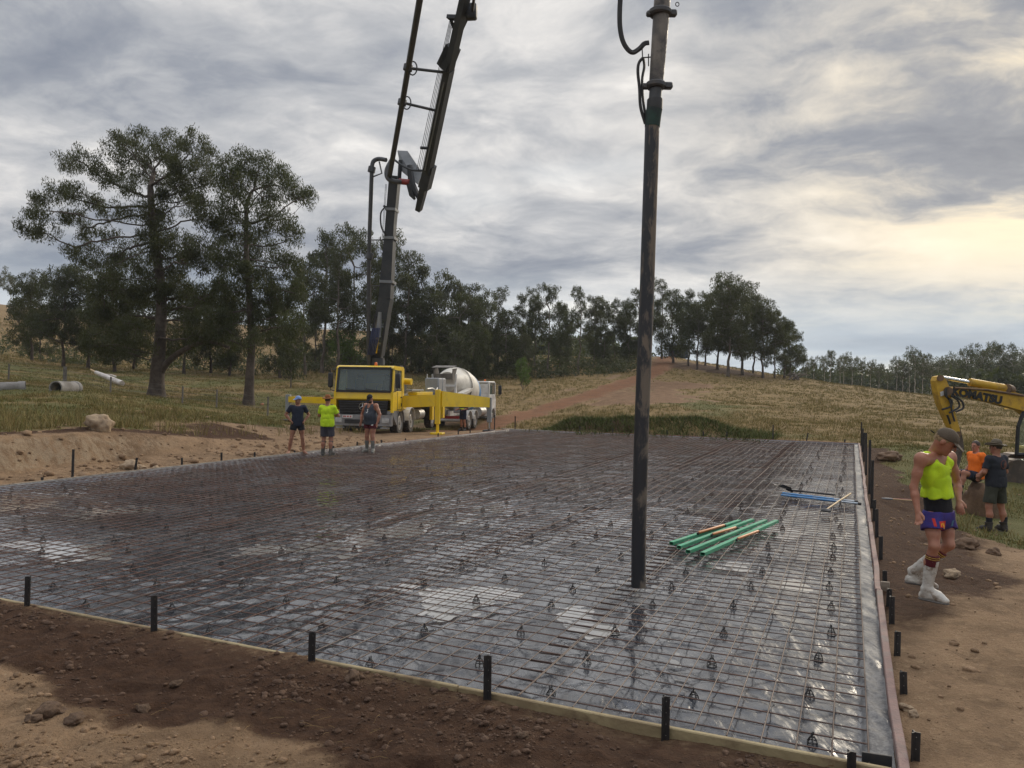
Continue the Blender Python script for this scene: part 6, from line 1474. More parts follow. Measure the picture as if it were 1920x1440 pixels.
class Person:
    def __init__(s, J, root, res, headR=None, girth=1.0, skin=SKIN, limb=1.0):
        s.J, s.root, s.res, s.skin, s.g, s.l = J, root, res, skin, girth, limb
        s.HR = np.eye(3) if headR is None else headR
        # torso frame
        up = J['neck'] - J['pel']; up /= np.linalg.norm(up); rt = J['shR'] - J['shL']; rt -= up * (rt @ up); rt /= np.linalg.norm(rt); fw = np.cross(up, rt); s.TF = np.stack([rt, fw, up], 1)
        rp = J['hpR'] - J['hpL']; rp[2] = 0; rp /= np.linalg.norm(rp); s.PF = np.stack([rp, np.cross(V3(0, 0, 1), rp), V3(0, 0, 1)], 1)
    def hand(s, f, w, e, curl=.5, side=1, fwd=None):
        """palm, four fingers of their own lengths with a knuckle bend, and a thumb from the side of the palm"""
        d = (w - e) / np.linalg.norm(w - e); fwd = s.TF[:, 1] if fwd is None else fwd
        t = fwd - d * (fwd @ d); t /= np.linalg.norm(t); n = np.cross(d, t) * side       # n: palm side
        pc = w + d * .045; f.cone(w, w + d * .075, .026, .036, .012, sq=(n, .62))
        for k, (o, L) in enumerate(((.030, .072), (.010, .082), (-.011, .076), (-.031, .058))):
            b0 = w + d * .078 + t * o; k1 = b0 + d * L * .5 * math.cos(curl * .6) + n * L * .5 * math.sin(curl * .6); k2 = k1 + d * L * .5 * math.cos(curl * 1.5) + n * L * .5 * math.sin(curl * 1.5)
            f.cone(b0, k1, .0105, .0095, .006); f.cone(k1, k2, .0095, .0075, .004)
        tb = w + d * .022 + t * .028; t1 = tb + d * .035 + t * .022 + n * .008; f.cone(tb, t1, .014, .011, .008); f.cone(t1, t1 + d * .032 + t * .004 + n * .01, .011, .0085, .004)
    def foot(s, f, an, to, r=1.0, k=.02):
        he = an + (an - to) * .22 * np.array([1, 1, 0]); he[2] = to[2] + .006
        f.cone(he, V3(*(an * .35 + to * .65)[:2], to[2] + .012), .036 * r, .042 * r, k); f.cone(V3(*(an * .35 + to * .65)[:2], to[2] + .008), to, .042 * r, .034 * r, k); f.cone(an, an * .5 + to * .5 + V3(0, 0, .01), .040 * r, .036 * r, k)
    def body(s, bare_feet=True, name='body', curlR=.5, curlL=.5, handR=True, handL=True, fwdR=None, fwdL=None):
        J, g, l = s.J, s.g, s.l; f = Field(s.res); T = s.TF
        f.ell(J['pel'] + V3(0, 0, .02), (.155 * g, .108 * g, .13), s.PF, .05); f.ell(J['waist'], (.142 * g, .10 * g, .16), T, .06); f.ell(J['chest'], (.168 * g, .112 * g, .17), T, .06)
        f.cone(J['shR'] * .93 + J['chest'] * .07, J['shL'] * .93 + J['chest'] * .07, .062, .062, .06); f.cone(J['neck'] - T[:, 2] * .02, J['neck'] * .55 + J['head'] * .45, .062, .052, .04)
        H = s.HR; c = J['head']; q = lambda x, y, z: c + H @ V3(x, y, z)
        f.ell(q(0, -.012, .03), (.076, .094, .094), H, .02); f.ell(q(0, .022, -.05), (.055, .068, .072), H, .03); f.cone(q(0, .094, .015), q(0, .108, -.018), .010, .014, .012); f.cone(q(-.03, .078, .03), q(.03, .078, .03), .012, .012, .012)
        for sx in (-1, 1): f.ell(q(sx * .078, -.012, -.005), (.010, .022, .032), H, .008); f.carve(q(sx * .032, .100, .012), (.014, .012, .010), H)
        f.cone(q(-.020, .080, -.052), q(.020, .080, -.052), .010, .010, .008); f.ell(q(0, .070, -.098), (.024, .020, .018), H, .02)
        f.cone(J['neck'] * .75 + J['head'] * .25, J['head'] + H @ V3(0, -.03, -.04), .054, .056, .03)
        for S_, hand, curl, fw in (('R', handR, curlR, fwdR), ('L', handL, curlL, fwdL)):
            sh, el, wr, hp, kn, an, to = (J[n + S_] for n in ('sh', 'el', 'wr', 'hp', 'kn', 'an', 'to'))
            f.ell(sh, (.062 * l, .062 * l, .066 * l), None, .04); f.cone(sh, sh * .45 + el * .55, .056 * l, .050 * l, .03); f.cone(sh * .5 + el * .5, el, .050 * l, .040 * l, .025); f.cone(el, el * .65 + wr * .35, .041 * l, .043 * l, .02); f.cone(el * .65 + wr * .35, wr, .043 * l, .028 * l, .02)
            if hand: s.hand(f, wr, el, curl, 1 if S_ == 'R' else -1, fw)
            f.cone(hp, hp * .45 + kn * .55, .088 * g, .070 * l, .04); f.cone(hp * .5 + kn * .5, kn, .072 * l, .056 * l, .03); cf = kn * .62 + an * .38 - s.PF[:, 1] * .018
            f.cone(kn, cf, .054 * l, .057 * l, .025); f.cone(cf, an, .057 * l, .036 * l, .025)
            if bare_feet: s.foot(f, an, to)
        o = mkobj(name, f.mesh(name), s.skin, s.root)
        for sx in (-1, 1):
            MB().lathe([(.001, -.008), (.007, -.004), (.009, .001), (.006, .006), (.001, .008)], q(sx * .032, .088, .012), H @ V3(0, 1, 0), 8).build('eye', EYE, o)
        MB().tube([q(-.022, .089, -.052), q(0, .093, -.054), q(.022, .089, -.052)], .0035, 5).build('mouth', LIP, o)
        return o
    def hair(s, mat, cover=0.0, low=-.02):
        f = Field(s.res); H = s.HR; c = s.J['head']; q = lambda x, y, z: c + H @ V3(x, y, z)
        f.ell(q(0, -.02, .036), (.084, .100, .098), H, .01); f.cut(q(0, .045, .04), H @ V3(0, .8, -.55)); f.cut(q(0, -.05, -.055 + low), H @ V3(0, .25, -1)); f.wrinkle(.004, 60, 3)
        return mkobj('hair', f.mesh('hair'), mat, s.root)
    def cap(s, mat, back=False):
        f = Field(s.res * .8); H = s.HR; c = s.J['head']; q = lambda x, y, z: c + H @ V3(x, y, z)
        f.ell(q(0, -.012, .045), (.088, .108, .092), H, .005); f.cut(q(0, 0, .030), H @ V3(0, .12, -1)); f.cone(q(-.045, .10, .034), q(.045, .10, .034), .035, .035, .01, sq=(H @ V3(0, .25, 1), .22)); f.cone(q(-.03, .145, .022), q(.03, .145, .022), .035, .035, .02, sq=(H @ V3(0, .3, 1), .2))
        return mkobj('cap', f.mesh('cap'), mat, s.root)
    def broad_hat(s, mat, r=.19, band=None):
        f = Field(s.res * .8); H = s.HR; c = s.J['head']; q = lambda x, y, z: c + H @ V3(x, y, z)
        f.ell(q(0, -.01, .095), (.082, .098, .085), H, .01); f.carve(q(0, -.01, .19), (.022, .075, .035), H); f.ell(q(0, 0, .050), (r, r * 1.06, .016), H, .03); f.ell(q(.5 * r * 1.2, 0, .062), (r * .42, r * .8, .014), H @ roty(-.35), .02); f.ell(q(-.5 * r * 1.2, 0, .062), (r * .42, r * .8, .014), H @ roty(.35), .02)
        o = mkobj('hat', f.mesh('hat'), mat, s.root)
        if band: b_ = Field(s.res * .8); b_.ell(q(0, -.01, .085), (.090, .106, .06), H, .005); b_.cut(q(0, 0, .085), H @ V3(0, 0, 1)); b_.cut(q(0, 0, .062), H @ V3(0, 0, -1)); mkobj('hat_band', b_.mesh('hat_band'), band, o)
        return o
    def top(s, mat, sleeve=.55, hem=-.06, name='shirt', loose=.022, vest=False, neck=.075, wr=.006, flare=1.06, seed=1, belly=0.0):
        """tee shirt, or a singlet when vest"""
        J, g = s.J, s.g; f = Field(s.res); T = s.TF
        f.ell(J['chest'], (.168 * g + loose, .112 * g + loose, .18), T, .05); f.ell(J['waist'] + T[:, 1] * belly, (.142 * g + loose * flare, .10 * g + loose * flare + belly, .18), T, .07); f.ell(J['pel'] + V3(0, 0, .0), (.160 * g + loose * flare, .112 * g + loose * flare, .30), s.PF, .06)
        if not vest:
            f.cone(J['shR'] * .95 + J['chest'] * .05, J['shL'] * .95 + J['chest'] * .05, .075, .075, .05)
            for S_ in 'RL':
                sh, el = J['sh' + S_], J['el' + S_]; e = sh + (el - sh) * sleeve; f.ell(sh, (.074, .074, .076), None, .04); f.cone(sh, e, .070, .072, .03, cap1=True)
            f.carve(J['neck'] + T[:, 2] * .03 + T[:, 1] * .03, (neck, neck, .065), T)
        else:
            for sx in (-1, 1):
                a = J['neck'] + T @ V3(sx * .105, -.045, -.035); b_ = J['neck'] + T @ V3(sx * .108, .08, -.11); f.cone(J['neck'] + T @ V3(sx * .105, .0, -.028), b_, .046, .052, .03); f.cone(J['neck'] + T @ V3(sx * .105, 0, -.028), a + T @ V3(0, -.02, -.08), .046, .05, .03)
            for S_ in 'RL':
                sh = J['sh' + S_]; f.carve(sh + T @ V3((.024 if S_ == 'R' else -.024), 0, -.045), (.060, .16, .105), T)
            f.carve(J['neck'] + T @ V3(0, .105, -.02), (.062, .10, .12), T); f.carve(J['neck'] + T @ V3(0, 0, .02), (.062, .1, .05), T)
        if vest: f.carve_cone(J['neck'] - T[:, 2] * .005, J['head'], .060, .055)
        f.cut(J['pel'] + V3(0, 0, hem), (0, 0.0, -1)); f.wrinkle(wr, 13, seed, (1, 1, .6))
        return mkobj(name, f.mesh(name), mat, s.root)
    def band(s, mat, z0, z1, name, loose=.012):
        """close undershirt band between two heights"""
        J, g = s.J, s.g; f = Field(s.res); T = s.TF; f.ell(J['waist'], (.142 * g + loose, .10 * g + loose, .18), T, .06); f.ell(J['pel'] + V3(0, 0, .03), (.155 * g + loose, .108 * g + loose, .17), s.PF, .06); f.cut(V3(0, 0, z0), (0, 0, -1)); f.cut(V3(0, 0, z1), (0, 0, 1)); f.wrinkle(.004, 14, 4)
        return mkobj(name, f.mesh(name), mat, s.root)
    def shorts(s, mat, frac=.55, loose=.028, name='shorts', seed=3, top=.10, hip=.014):
        J, g = s.J, s.g; f = Field(s.res); f.ell(J['pel'] + V3(0, 0, .0), (.155 * g + hip, .108 * g + hip + .002, .15), s.PF, .04)
        for S_ in 'RL':
            hp, kn = J['hp' + S_], J['kn' + S_]; e = hp + (kn - hp) * frac; f.cone(hp + V3(0, 0, .02), e, .092 * g + .012, .074 * s.l + loose, .03, cap1=True)
        f.cut(J['pel'] + V3(0, 0, top), (0, 0, 1)); f.wrinkle(.006, 12, seed, (1, 1, .5))
        return mkobj(name, f.mesh(name), mat, s.root)
    def boots(s, mat, top=.72, sole=SOLE, wide=1.0, name='boot'):
        """one boot per leg; top = how far from ankle to knee the shaft reaches"""
        J = s.J; out = []
        for S_ in 'RL':
            kn, an, to = J['kn' + S_], J['an' + S_], J['to' + S_]; f = Field(s.res * .8); u = an + (kn - an) * top
            d = (to - an) * np.array([1, 1, 0]); d = d / max(np.linalg.norm(d), 1e-6); f.cone(an + V3(0, 0, .01), u, .052 * wide, .068 * wide, .03, cap1=True); he = an - d * .035; he[2] = to[2] + .004 + max(0, (an[2] - to[2] - .06) * .72)
            md = an * .4 + to * .6; md[2] = to[2] * .72 + he[2] * .28 + .022; f.cone(he, md, .047 * wide, .050 * wide, .03); f.cone(md, to, .050 * wide, .040 * wide, .03, sq=(V3(0, 0, 1), .85)); f.cone(an, md + V3(0, 0, .012), .054 * wide, .046 * wide, .03)
            f.wrinkle(.004, 16, 5, (1, 1, 1.6)); o = mkobj(name, f.mesh(name), mat, s.root)
            g_ = Field(s.res * .8); dz = V3(0, 0, -.034); g_.cone(he + dz, md + dz - V3(0, 0, .012), .050 * wide, .052 * wide, .02, sq=(V3(0, 0, 1), .32)); g_.cone(md + dz - V3(0, 0, .012), to + dz + V3(0, 0, .006), .052 * wide, .043 * wide, .02, sq=(V3(0, 0, 1), .32)); mkobj('sole', g_.mesh('sole'), sole, o); out.append(o)
        return out
    def sleeve_band(s, a, b, r0, r1, mat, name, parent=None):
        f = Field(s.res * .6); f.cone(a, b, r0, r1, .0, cap0=True, cap1=True); return mkobj(name, f.mesh(name), mat, parent or s.root)
def person_root(label, P0, face, group='workers on the site'):
    """Empty at the feet; +y of the figure turns to the world direction `face`"""
    rz = math.atan2(-face[0], face[1]); return empty('person', P0, rz, label, 'person', group), rotz(rz)
def local_of(P0, R): return lambda w: R.T @ (np.asarray(w, float) - np.asarray(P0, float))

# ---------------------------------------------------------------- the young worker striding along the right-hand board
def hero_worker():
    D = 7.62; P0 = P(1752, 1126, D); z = gz(P0[0], P0[1]); P0[2] = z
    # match his standing height to where his boots touch the ground
    f = np.array([.66, -.75, 0]); f /= np.linalg.norm(f); root, R = person_root('worker in yellow singlet, blue football shorts and white gumboots walking beside the board', P0, f); L = local_of(P0, R)
    q = lambda px, py, dd=0: L(P(px, py, D + dd))
    J = {'pel': q(1760, 966, .06), 'waist': q(1757, 930, .04), 'chest': q(1753, 890, .02), 'neck': q(1750, 848, .04), 'head': q(1773, 829, -.10),
         'shR': q(1727, 860, -.12), 'elR': q(1713, 913, -.10), 'wrR': q(1721, 960, -.20), 'shL': q(1781, 857, .16), 'elL': q(1795, 905, .20), 'wrL': q(1798, 939, .06),
         'hpR': q(1747, 972, -.02), 'knR': q(1752, 1024, -.12), 'anR': q(1738, 1106, -.04), 'toR': q(1772, 1127, -.18), 'hpL': q(1771, 972, .14), 'knL': q(1780, 1022, .02), 'anL': q(1713, 1072, .26), 'toL': q(1752, 1100, .20)}
    HRm = R.T @ np.stack([V3(-.60, -.80, .0), V3(.66, -.50, -.56), V3(.45, -.34, .83)], 1)
    u, _, vt = np.linalg.svd(HRm); HRm = u @ vt
    if np.linalg.det(HRm) < 0: HRm[:, 0] *= -1
    p = Person(J, root, .0085, HRm, .87, SKIN3, .86)
    p.body(bare_feet=False, curlR=.7, curlL=.5); p.hair(HAIRB, low=-.03); p.cap(CAPK)
    zh = q(1752, 934)[2]; p.top(HIVIS_Y, vest=True, hem=zh - J['pel'][2], loose=.032, wr=.012, name='singlet', flare=1.45)
    p.band(BLACKC, q(1755, 972)[2], q(1755, 905)[2], 'undershirt', .026); sh = p.shorts(ROYAL, .42, .044, top=.05, hip=.044)
    for S_ in 'RL':
        kn, an = J['kn' + S_], J['an' + S_]; d = an - kn; cf = kn + d * .38
        sk = p.sleeve_band(kn + d * .20, kn + d * .44, .0615, .0615, MAROON, 'sock')
        for t in (.225, .265): p.sleeve_band(kn + d * t, kn + d * (t + .016), .0645, .0645, pm('sock_stripe', (.62, .42, .08), None, 5, .9) if 'sock_stripe' not in MATS else MATS['sock_stripe'], 'sock_stripe', sk)
    p.boots(GUMW, .70, wide=.95)
    # prints: red square with rounded yellow arches on the shorts, small mark on the chest
    T_ = p.PF; c = q(1752, 983, -.20); n_ = L(P0 + np.array([0, -1, 0])); n_ = n_ / np.linalg.norm(n_); xr = np.cross(V3(0, 0, 1), n_) * -1
    xr = R.T @ np.array([1, 0, 0]); up = V3(0, 0, 1); dep = R.T @ np.array([0, -1, 0])
    return p, root, q, xr, up, dep
hero, hero_root, hq, hx, hu, hd = hero_worker()
def surface_patch(root, obj, pts2, c, xr, up, dep, mat, name, off=.0025, parent=None):
    """flat print laid on a garment: every outline point is dropped on to its surface"""
    from mathutils.bvhtree import BVHTree
    me = obj.data; bv = BVHTree.FromPolygons([v.co[:] for v in me.vertices], [list(f.vertices) for f in me.polygons]); vs, fs = [], []
    for quad in pts2:
        o = len(vs)
        for (a, b_) in quad:
            s_ = c + xr * a + up * b_ + dep * .4; h = bv.ray_cast(Vector(s_), Vector(-dep)); hit = h[0] if h[0] is not None else Vector(c + xr * a + up * b_ + dep * .02); vs.append(np.array(hit) + dep * off)
        fs.append(list(range(o, o + len(quad))))
    me2 = bpy.data.meshes.new(name); me2.from_pydata([tuple(v) for v in vs], [], fs); me2.update(); return mkobj(name, me2, mat, parent or obj)
def grid_quads(x0, x1, y0, y1, n):
    xs = np.linspace(x0, x1, n + 1); ys = np.linspace(y0, y1, n + 1); return [[(xs[i], ys[j]), (xs[i + 1], ys[j]), (xs[i + 1], ys[j + 1]), (xs[i], ys[j + 1])] for i in range(n) for j in range(n)]
def stroke(path, w):
    out = []
    for a, b_ in zip(path[:-1], path[1:]):
        d = np.array(b_) - a; d = d / max(np.linalg.norm(d), 1e-6); n = np.array([-d[1], d[0]]) * w / 2; out.append([tuple(np.array(a) - n), tuple(np.array(b_) - n), tuple(np.array(b_) + n), tuple(np.array(a) + n)])
    return out
def hero_prints():
    sh = [c for c in hero_root.children if c.name.startswith('shorts')][0]; vest = [c for c in hero_root.children if c.name.startswith('singlet')][0]
    RED_P = pm('red_patch', (.55, .03, .02), None, 5, .8); YEL_P = pm('yellow_logo', (.85, .42, .02), None, 5, .8); TEAL = pm('teal_print', (.08, .20, .35), None, 5, .8)
    c = hq(1755, 982, 0); surface_patch(hero_root, sh, grid_quads(-.042, .042, -.048, .044, 5), c, hx, hu, hd, RED_P, 'red_patch')
    arch_ = lambda x0: [(x0 - .015, -.026), (x0 - .013, .0), (x0 - .008, .020), (x0, .026), (x0 + .008, .020), (x0 + .013, 0), (x0 + .015, -.026)]
    surface_patch(hero_root, sh, stroke(arch_(-.0145), .0075) + stroke(arch_(.0145), .0075), c, hx, hu, hd, YEL_P, 'arches_logo', .005)
    surface_patch(hero_root, sh, grid_quads(-.02, .02, -.03, .03, 3), hq(1783, 980, 0), hx, hu, hd, TEAL, 'teal_print'); surface_patch(hero_root, sh, grid_quads(-.012, .012, -.035, .035, 3), hq(1738, 975, 0), hx, hu, hd, RED_P, 'red_side_panel')
    c = hq(1779, 886, 0); fr = [(-.018, .03), (.018, .03)], [(.022, -.045), (-.012, -.045)]
    surface_patch(hero_root, vest, stroke([(-.02, .034), (.02, .034)], .004) + stroke([(-.012, -.042), (.024, -.042)], .004) + stroke([(-.018, .034), (-.012, -.042)], .002) + [[(-.006, -.012), (.006, -.012), (.007, .008), (-.004, .012)]] + stroke([(0, -.012), (.002, -.03)], .004), c, hx, hu, hd, PRINT_B, 'chest_print')
    kt = MB(); a = hq(1752, 812, -.1); kt.tube([a, a + (hq(1745, 807, -.1) - a) * 1.0], .006, 5); kt.build('cap_strap', CAPBK, hero_root)
hero_prints()

# ---------------------------------------------------------------- the others
def worker(label, px, py, D, face, mods, res, sc, **kw):
    P0 = P(px, py, D); root, R = person_root(label, P0, np.array(face, float)); J = default_joints()
    for k, v in mods.items(): J[k] = V3(*v)
    root.scale = (sc, sc, sc); return Person(J, root, res, **kw), root
def print_on(root, garment, mat, name, quads, c, xr, up, dep): surface_patch(root, garment, quads, c, xr, up, dep, mat, name, .004)
# navy polo, hands on hips, looking across
p, r0 = worker('man in navy polo, black shorts and light blue cap, hands on hips', 557, 846, 23.4, (.35, -.94), {'elR': (.34, -.12, 1.19), 'wrR': (.20, .03, 1.02), 'elL': (-.34, -.12, 1.19), 'wrL': (-.20, .03, 1.02), 'knR': (.17, .02, .49), 'anR': (.24, -.02, .08), 'knL': (-.15, .02, .49), 'anL': (-.20, -.02, .08), 'toR': (.30, .15, .03), 'toL': (-.27, .15, .03)}, .012, 1.0, headR=rotz(-.85), skin=SKIN2, girth=.98)
r0.location.z = gz(r0.location.x, r0.location.y)
p.body(handR=True, curlR=.9, curlL=.9); p.top(NAVYC, .62, -.10, 'polo_shirt'); p.shorts(BLACKC, .42, .03); p.cap(CAPB); p.hair(HAIRD)
f = Field(.01); f.ell(p.J['neck'] + V3(0, 0, .01), (.075, .07, .03), None, .01); f.carve(p.J['neck'] + V3(0, .02, .03), (.058, .055, .05)); mkobj('collar', f.mesh('collar'), cloth('collar_stripe', (.30, .32, .05)), r0)
# hi-vis shirt seen from behind, arms folded
p, r1 = worker('man in bright yellow shirt and brown broad hat seen from behind, arms folded', 613, 851, 22.9, (.12, .99), {'elR': (.30, .10, 1.17), 'wrR': (.05, .24, 1.20), 'elL': (-.30, .10, 1.17), 'wrL': (-.03, .25, 1.16)}, .012, 1.0, girth=1.08, skin=SKIN3, limb=1.05)
r1.location.z = -.05
p.body(False, curlR=.8, curlL=.8); p.top(HIVIS_Y, .72, -.10, 'work_shirt', .034, wr=.009, flare=1.3); p.shorts(DGREY, .82, .034); p.boots(GUMB, .86); p.hair(HAIRD); p.broad_hat(HATB, .165)
# dark singlet, black cap, looking down
p, r2 = worker('bearded man in dark grey singlet, maroon shorts and black cap looking down', 694, 846, 24.0, (-.45, -.9), {'elR': (.33, -.02, 1.16), 'wrR': (.31, .06, .92), 'elL': (-.32, -.02, 1.16), 'wrL': (-.30, .07, .92), 'head': (0, .05, 1.625), 'anR': (.13, -.02, .09), 'anL': (-.14, .05, .09), 'toL': (-.24, .2, .035), 'knL': (-.12, .05, .49)}, .012, 1.03, headR=rotx(-.5) @ rotz(.2), girth=1.14, skin=SKIN3, limb=1.12)
r2.location.z = -.05
p.body(False); sg = p.top(GREYC, vest=True, hem=-.10, name='singlet', loose=.03, belly=.03, flare=1.4); so = p.shorts(MAROON, .42, .034); p.boots(GUMG, .72); p.cap(CAPBK)
f = Field(.01); H_ = p.HR; c_ = p.J['head']; f.ell(c_ + H_ @ V3(0, .04, -.075), (.058, .06, .055), H_, .01); mkobj('beard', f.mesh('beard'), HAIRD, r2)
print_on(r2, sg, PRINT_W, 'singlet_print', stroke([(-.02, .05), (.025, .055), (.0, .01), (.03, .0), (.01, -.05), (-.025, -.03)], .016), V3(0, .0, 1.26), V3(-1, 0, 0), V3(0, 0, 1), V3(0, 1, 0))
print_on(r2, so, PRINT_W, 'shorts_logo', grid_quads(-.03, .03, -.03, .03, 3) , V3(-.14, 0, .86), V3(-1, 0, 0), V3(0, 0, 1), V3(0, 1, 0))
# pump operator half hidden behind the outrigger
q0 = P(868, 806, 39.5); p, r3 = worker('worker in hi-vis vest half hidden behind the yellow outrigger beam', 868, 806, 39.5, (-.6, -.8), {'wrR': (.2, .25, 1.1), 'wrL': (-.2, .25, 1.1)}, .015, 1.0, skin=SKIN3); r3.location.z = gz(q0[0], q0[1])
p.body(False); p.top(NAVYC, .95, -.08, 'work_shirt', .03); p.shorts(NAVYC, .75, .03); p.boots(BOOTK, .3); p.cap(CAPBK)
f = Field(.014); f.ell(p.J['chest'], (.20, .145, .17), None, .03); f.ell(p.J['waist'], (.19, .14, .12), None, .03); f.cut(V3(0, 0, 1.1), (0, 0, -1)); mkobj('hivis_vest', f.mesh('hivis_vest'), HIVIS_Y, r3)
# orange shirt, sitting on the spoil
p, r4 = worker('young man in orange shirt and navy shorts sitting on the dirt', 1830, 903, 16.6, (-.99, -.12), {'pel': (0, 0, .13), 'waist': (0, .02, .29), 'chest': (0, .01, .49), 'neck': (0, 0, .645), 'head': (0, .03, .805), 'shR': (.185, 0, .60), 'shL': (-.185, 0, .60), 'elR': (.25, -.06, .36), 'wrR': (.25, .10, .20), 'elL': (-.25, -.06, .36), 'wrL': (-.24, .10, .20),
    'hpR': (.095, .03, .10), 'knR': (.16, .42, .22), 'anR': (.16, .52, -.17), 'toR': (.18, .71, -.23), 'hpL': (-.095, .03, .10), 'knL': (-.16, .42, .22), 'anL': (-.16, .52, -.17), 'toL': (-.18, .71, -.23)}, .011, .94, headR=rotz(.35), skin=SKIN)
p.body(False, curlR=.8, curlL=.8); p.top(HIVIS_O, .62, -.06, 'shirt', .03, wr=.008); p.shorts(NAVYC, .72, .04, top=.14); p.hair(HAIRD); p.boots(BOOTK, .3)
SEATP = P(1830, 903, 16.6)
# dark tee with a round print on the back, olive shorts, broad hat
p, r5 = worker('man in dark tee with round red back print, olive shorts and khaki hat', 1866, 992, 14.9, (-.30, .95), {'elR': (.27, .02, 1.16), 'wrR': (.16, .20, 1.05), 'elL': (-.27, .02, 1.16), 'wrL': (-.16, .20, 1.05), 'anR': (.20, -.02, .09), 'toR': (.25, .18, .035), 'knR': (.16, .02, .49), 'anL': (-.18, -.02, .09), 'toL': (-.22, .18, .035), 'knL': (-.15, .02, .49)}, .011, .99, headR=rotz(.35) @ roty(.1), girth=1.08, skin=SKIN3, limb=1.05)
r5.location.z = gz(r5.location.x, r5.location.y)
p.body(False, curlR=.8, curlL=.8); tee = p.top(cloth('dark_tee', (.020, .023, .032)), .75, -.08, 'tee_shirt', .034, wr=.008, flare=1.25); p.shorts(OLIVE, .82, .036); p.boots(BOOTK, .28, wide=1.1); p.hair(HAIRD); p.broad_hat(HATG, .185, cloth('hat_band', (.03, .028, .025)))
disc = [[(0, 0), (.085 * math.cos(t), .085 * math.sin(t)), (.085 * math.cos(t + .393), .085 * math.sin(t + .393))] for t in np.arange(0, 6.28, .3927)]
print_on(r5, tee, cloth('back_print', (.16, .055, .035)), 'back_print', disc, V3(.03, 0, 1.32), V3(1, 0, 0), V3(0, 0, 1), V3(0, -1, 0))
for S_ in 'RL': p.sleeve_band(p.J['an' + S_] + V3(0, 0, .10), p.J['an' + S_] + V3(0, 0, .20), .056, .058, BLACKC, 'sock')

# ================================================================== TOOLS AND SMALL THINGS
GREENM = pm('screed_green', (.07, .40, .21), (.06, .33, .18), 4, .35, dirt=(.30, .33, .28), dirt_amt=.4, dscale=5)
ORANGEH = pm('wooden_handle', (.55, .22, .08), (.45, .17, .06), 6, .5)
BLUEP = pm('blue_pole', (.06, .22, .50), (.08, .26, .52), 4, .4, dirt=(.4, .42, .42), dirt_amt=.4, dscale=5)
WOODH = pm('hickory_handle', (.58, .42, .23), (.48, .33, .17), 5, .6)
CONC = pm('old_concrete', (.30, .28, .26), (.20, .185, .17), 2, .9, bump=.4, bscale=12, dirt=(.13, .11, .08), dirt_amt=.6, dscale=1.5)
ROCKM = pm('pale_rock', (.42, .31, .20), (.30, .22, .145), 1.4, .95, bump=.7, bscale=8, dirt=(.2, .14, .09), dirt_amt=.6, dscale=1.5)
def crop3(x, y): return (1180 + x / 4, 860 + y / 4)
def screed(e0, e1, handle, label, zt=.03, dirty=False):
    """hollow green screed bar, with an orange grip held off its side on two brackets"""
    a, b = G(*crop3(*e0), zt), G(*crop3(*e1), zt); c = (a + b) / 2; d = b - a; L = np.linalg.norm(d); d /= L; sd = np.cross(d, (0, 0, 1))
    root = empty('screed_bar', (c[0], c[1], -.035), 0, label, 'screed', 'green screed bars on the mesh'); o = np.array([c[0], c[1], -.035])
    w, h, t = .062, .044, .004
    box = MB()
    for (u, v) in ((0, t / 2), (0, h - t / 2)): box.beam(a * [1, 1, 0] - o * [1, 1, 0] + [0, 0, v], b * [1, 1, 0] - o * [1, 1, 0] + [0, 0, v], w, t)
    for sx in (-1, 1): box.beam(a * [1, 1, 0] - o * [1, 1, 0] + sd * sx * (w / 2 - t / 2) + [0, 0, h / 2], b * [1, 1, 0] - o * [1, 1, 0] + sd * sx * (w / 2 - t / 2) + [0, 0, h / 2], t, h - 2 * t)
    box.build('green_bar', GREENM, root, False)
    if handle:
        p, q = G(*crop3(*handle[0]), .04) - o, G(*crop3(*handle[1]), .04) - o; p[2] = q[2] = .062; dd = (q - p) / np.linalg.norm(q - p)
        MB().tube([p, p + dd * .02, (p + q) / 2, q - dd * .02, q], [.016, .021, .02, .021, .016], 10).build('grip', ORANGEH, root)
        for e, s_ in ((p, -1), (q, 1)): MB().tube([e + dd * s_ * .03, e + dd * s_ * .03 + sd * 0 + [0, 0, -.03]], .016, 6).build('bracket', BLACKP, root); 
        MB().tube([p - dd * .05, q + dd * .05], .009, 6).build('grip_rod', BLACKP, root)
screed((315, 612), (825, 448), ((520, 548), (712, 492)), 'dusty green screed bar with orange grip, farthest of the four')
screed((372, 640), (925, 440), ((625, 560), (798, 510)), 'green screed bar with orange grip, second from the back')
screed((440, 672), (1022, 446), None, 'green screed bar without a grip, second from the front')
screed((550, 690), (1105, 450), ((812, 594), (968, 536)), 'green screed bar with orange grip, nearest the camera')
def pole(x0, y0, x1, y1, label, z=.0, r=.022):
    a, b = G(*crop3(x0, y0), z), G(*crop3(x1, y1), z); root = empty('float_pole', a, 0, label, 'pole', 'blue float poles'); MB().cyl((0, 0, 0), (b - a) * .72, r, n=12).build('tube', BLUEP, root); MB().cyl((b - a) * .72, (b - a), r * .98, n=12).build('silver_tube', pm('alu_tube', (.5, .52, .54), (.35, .4, .45), 6, .35, metal=.7) if 'alu_tube' not in MATS else MATS['alu_tube'], root); MB().cyl((b - a) * .985, (b - a) * 1.02, r * 1.15, n=12).build('end_cap', BLACKP, root)
pole(1150, 258, 1700, 322, 'upper of two blue float poles lying across the mesh', -.005); pole(1140, 272, 1725, 338, 'lower of two blue float poles lying across the mesh', -.005)
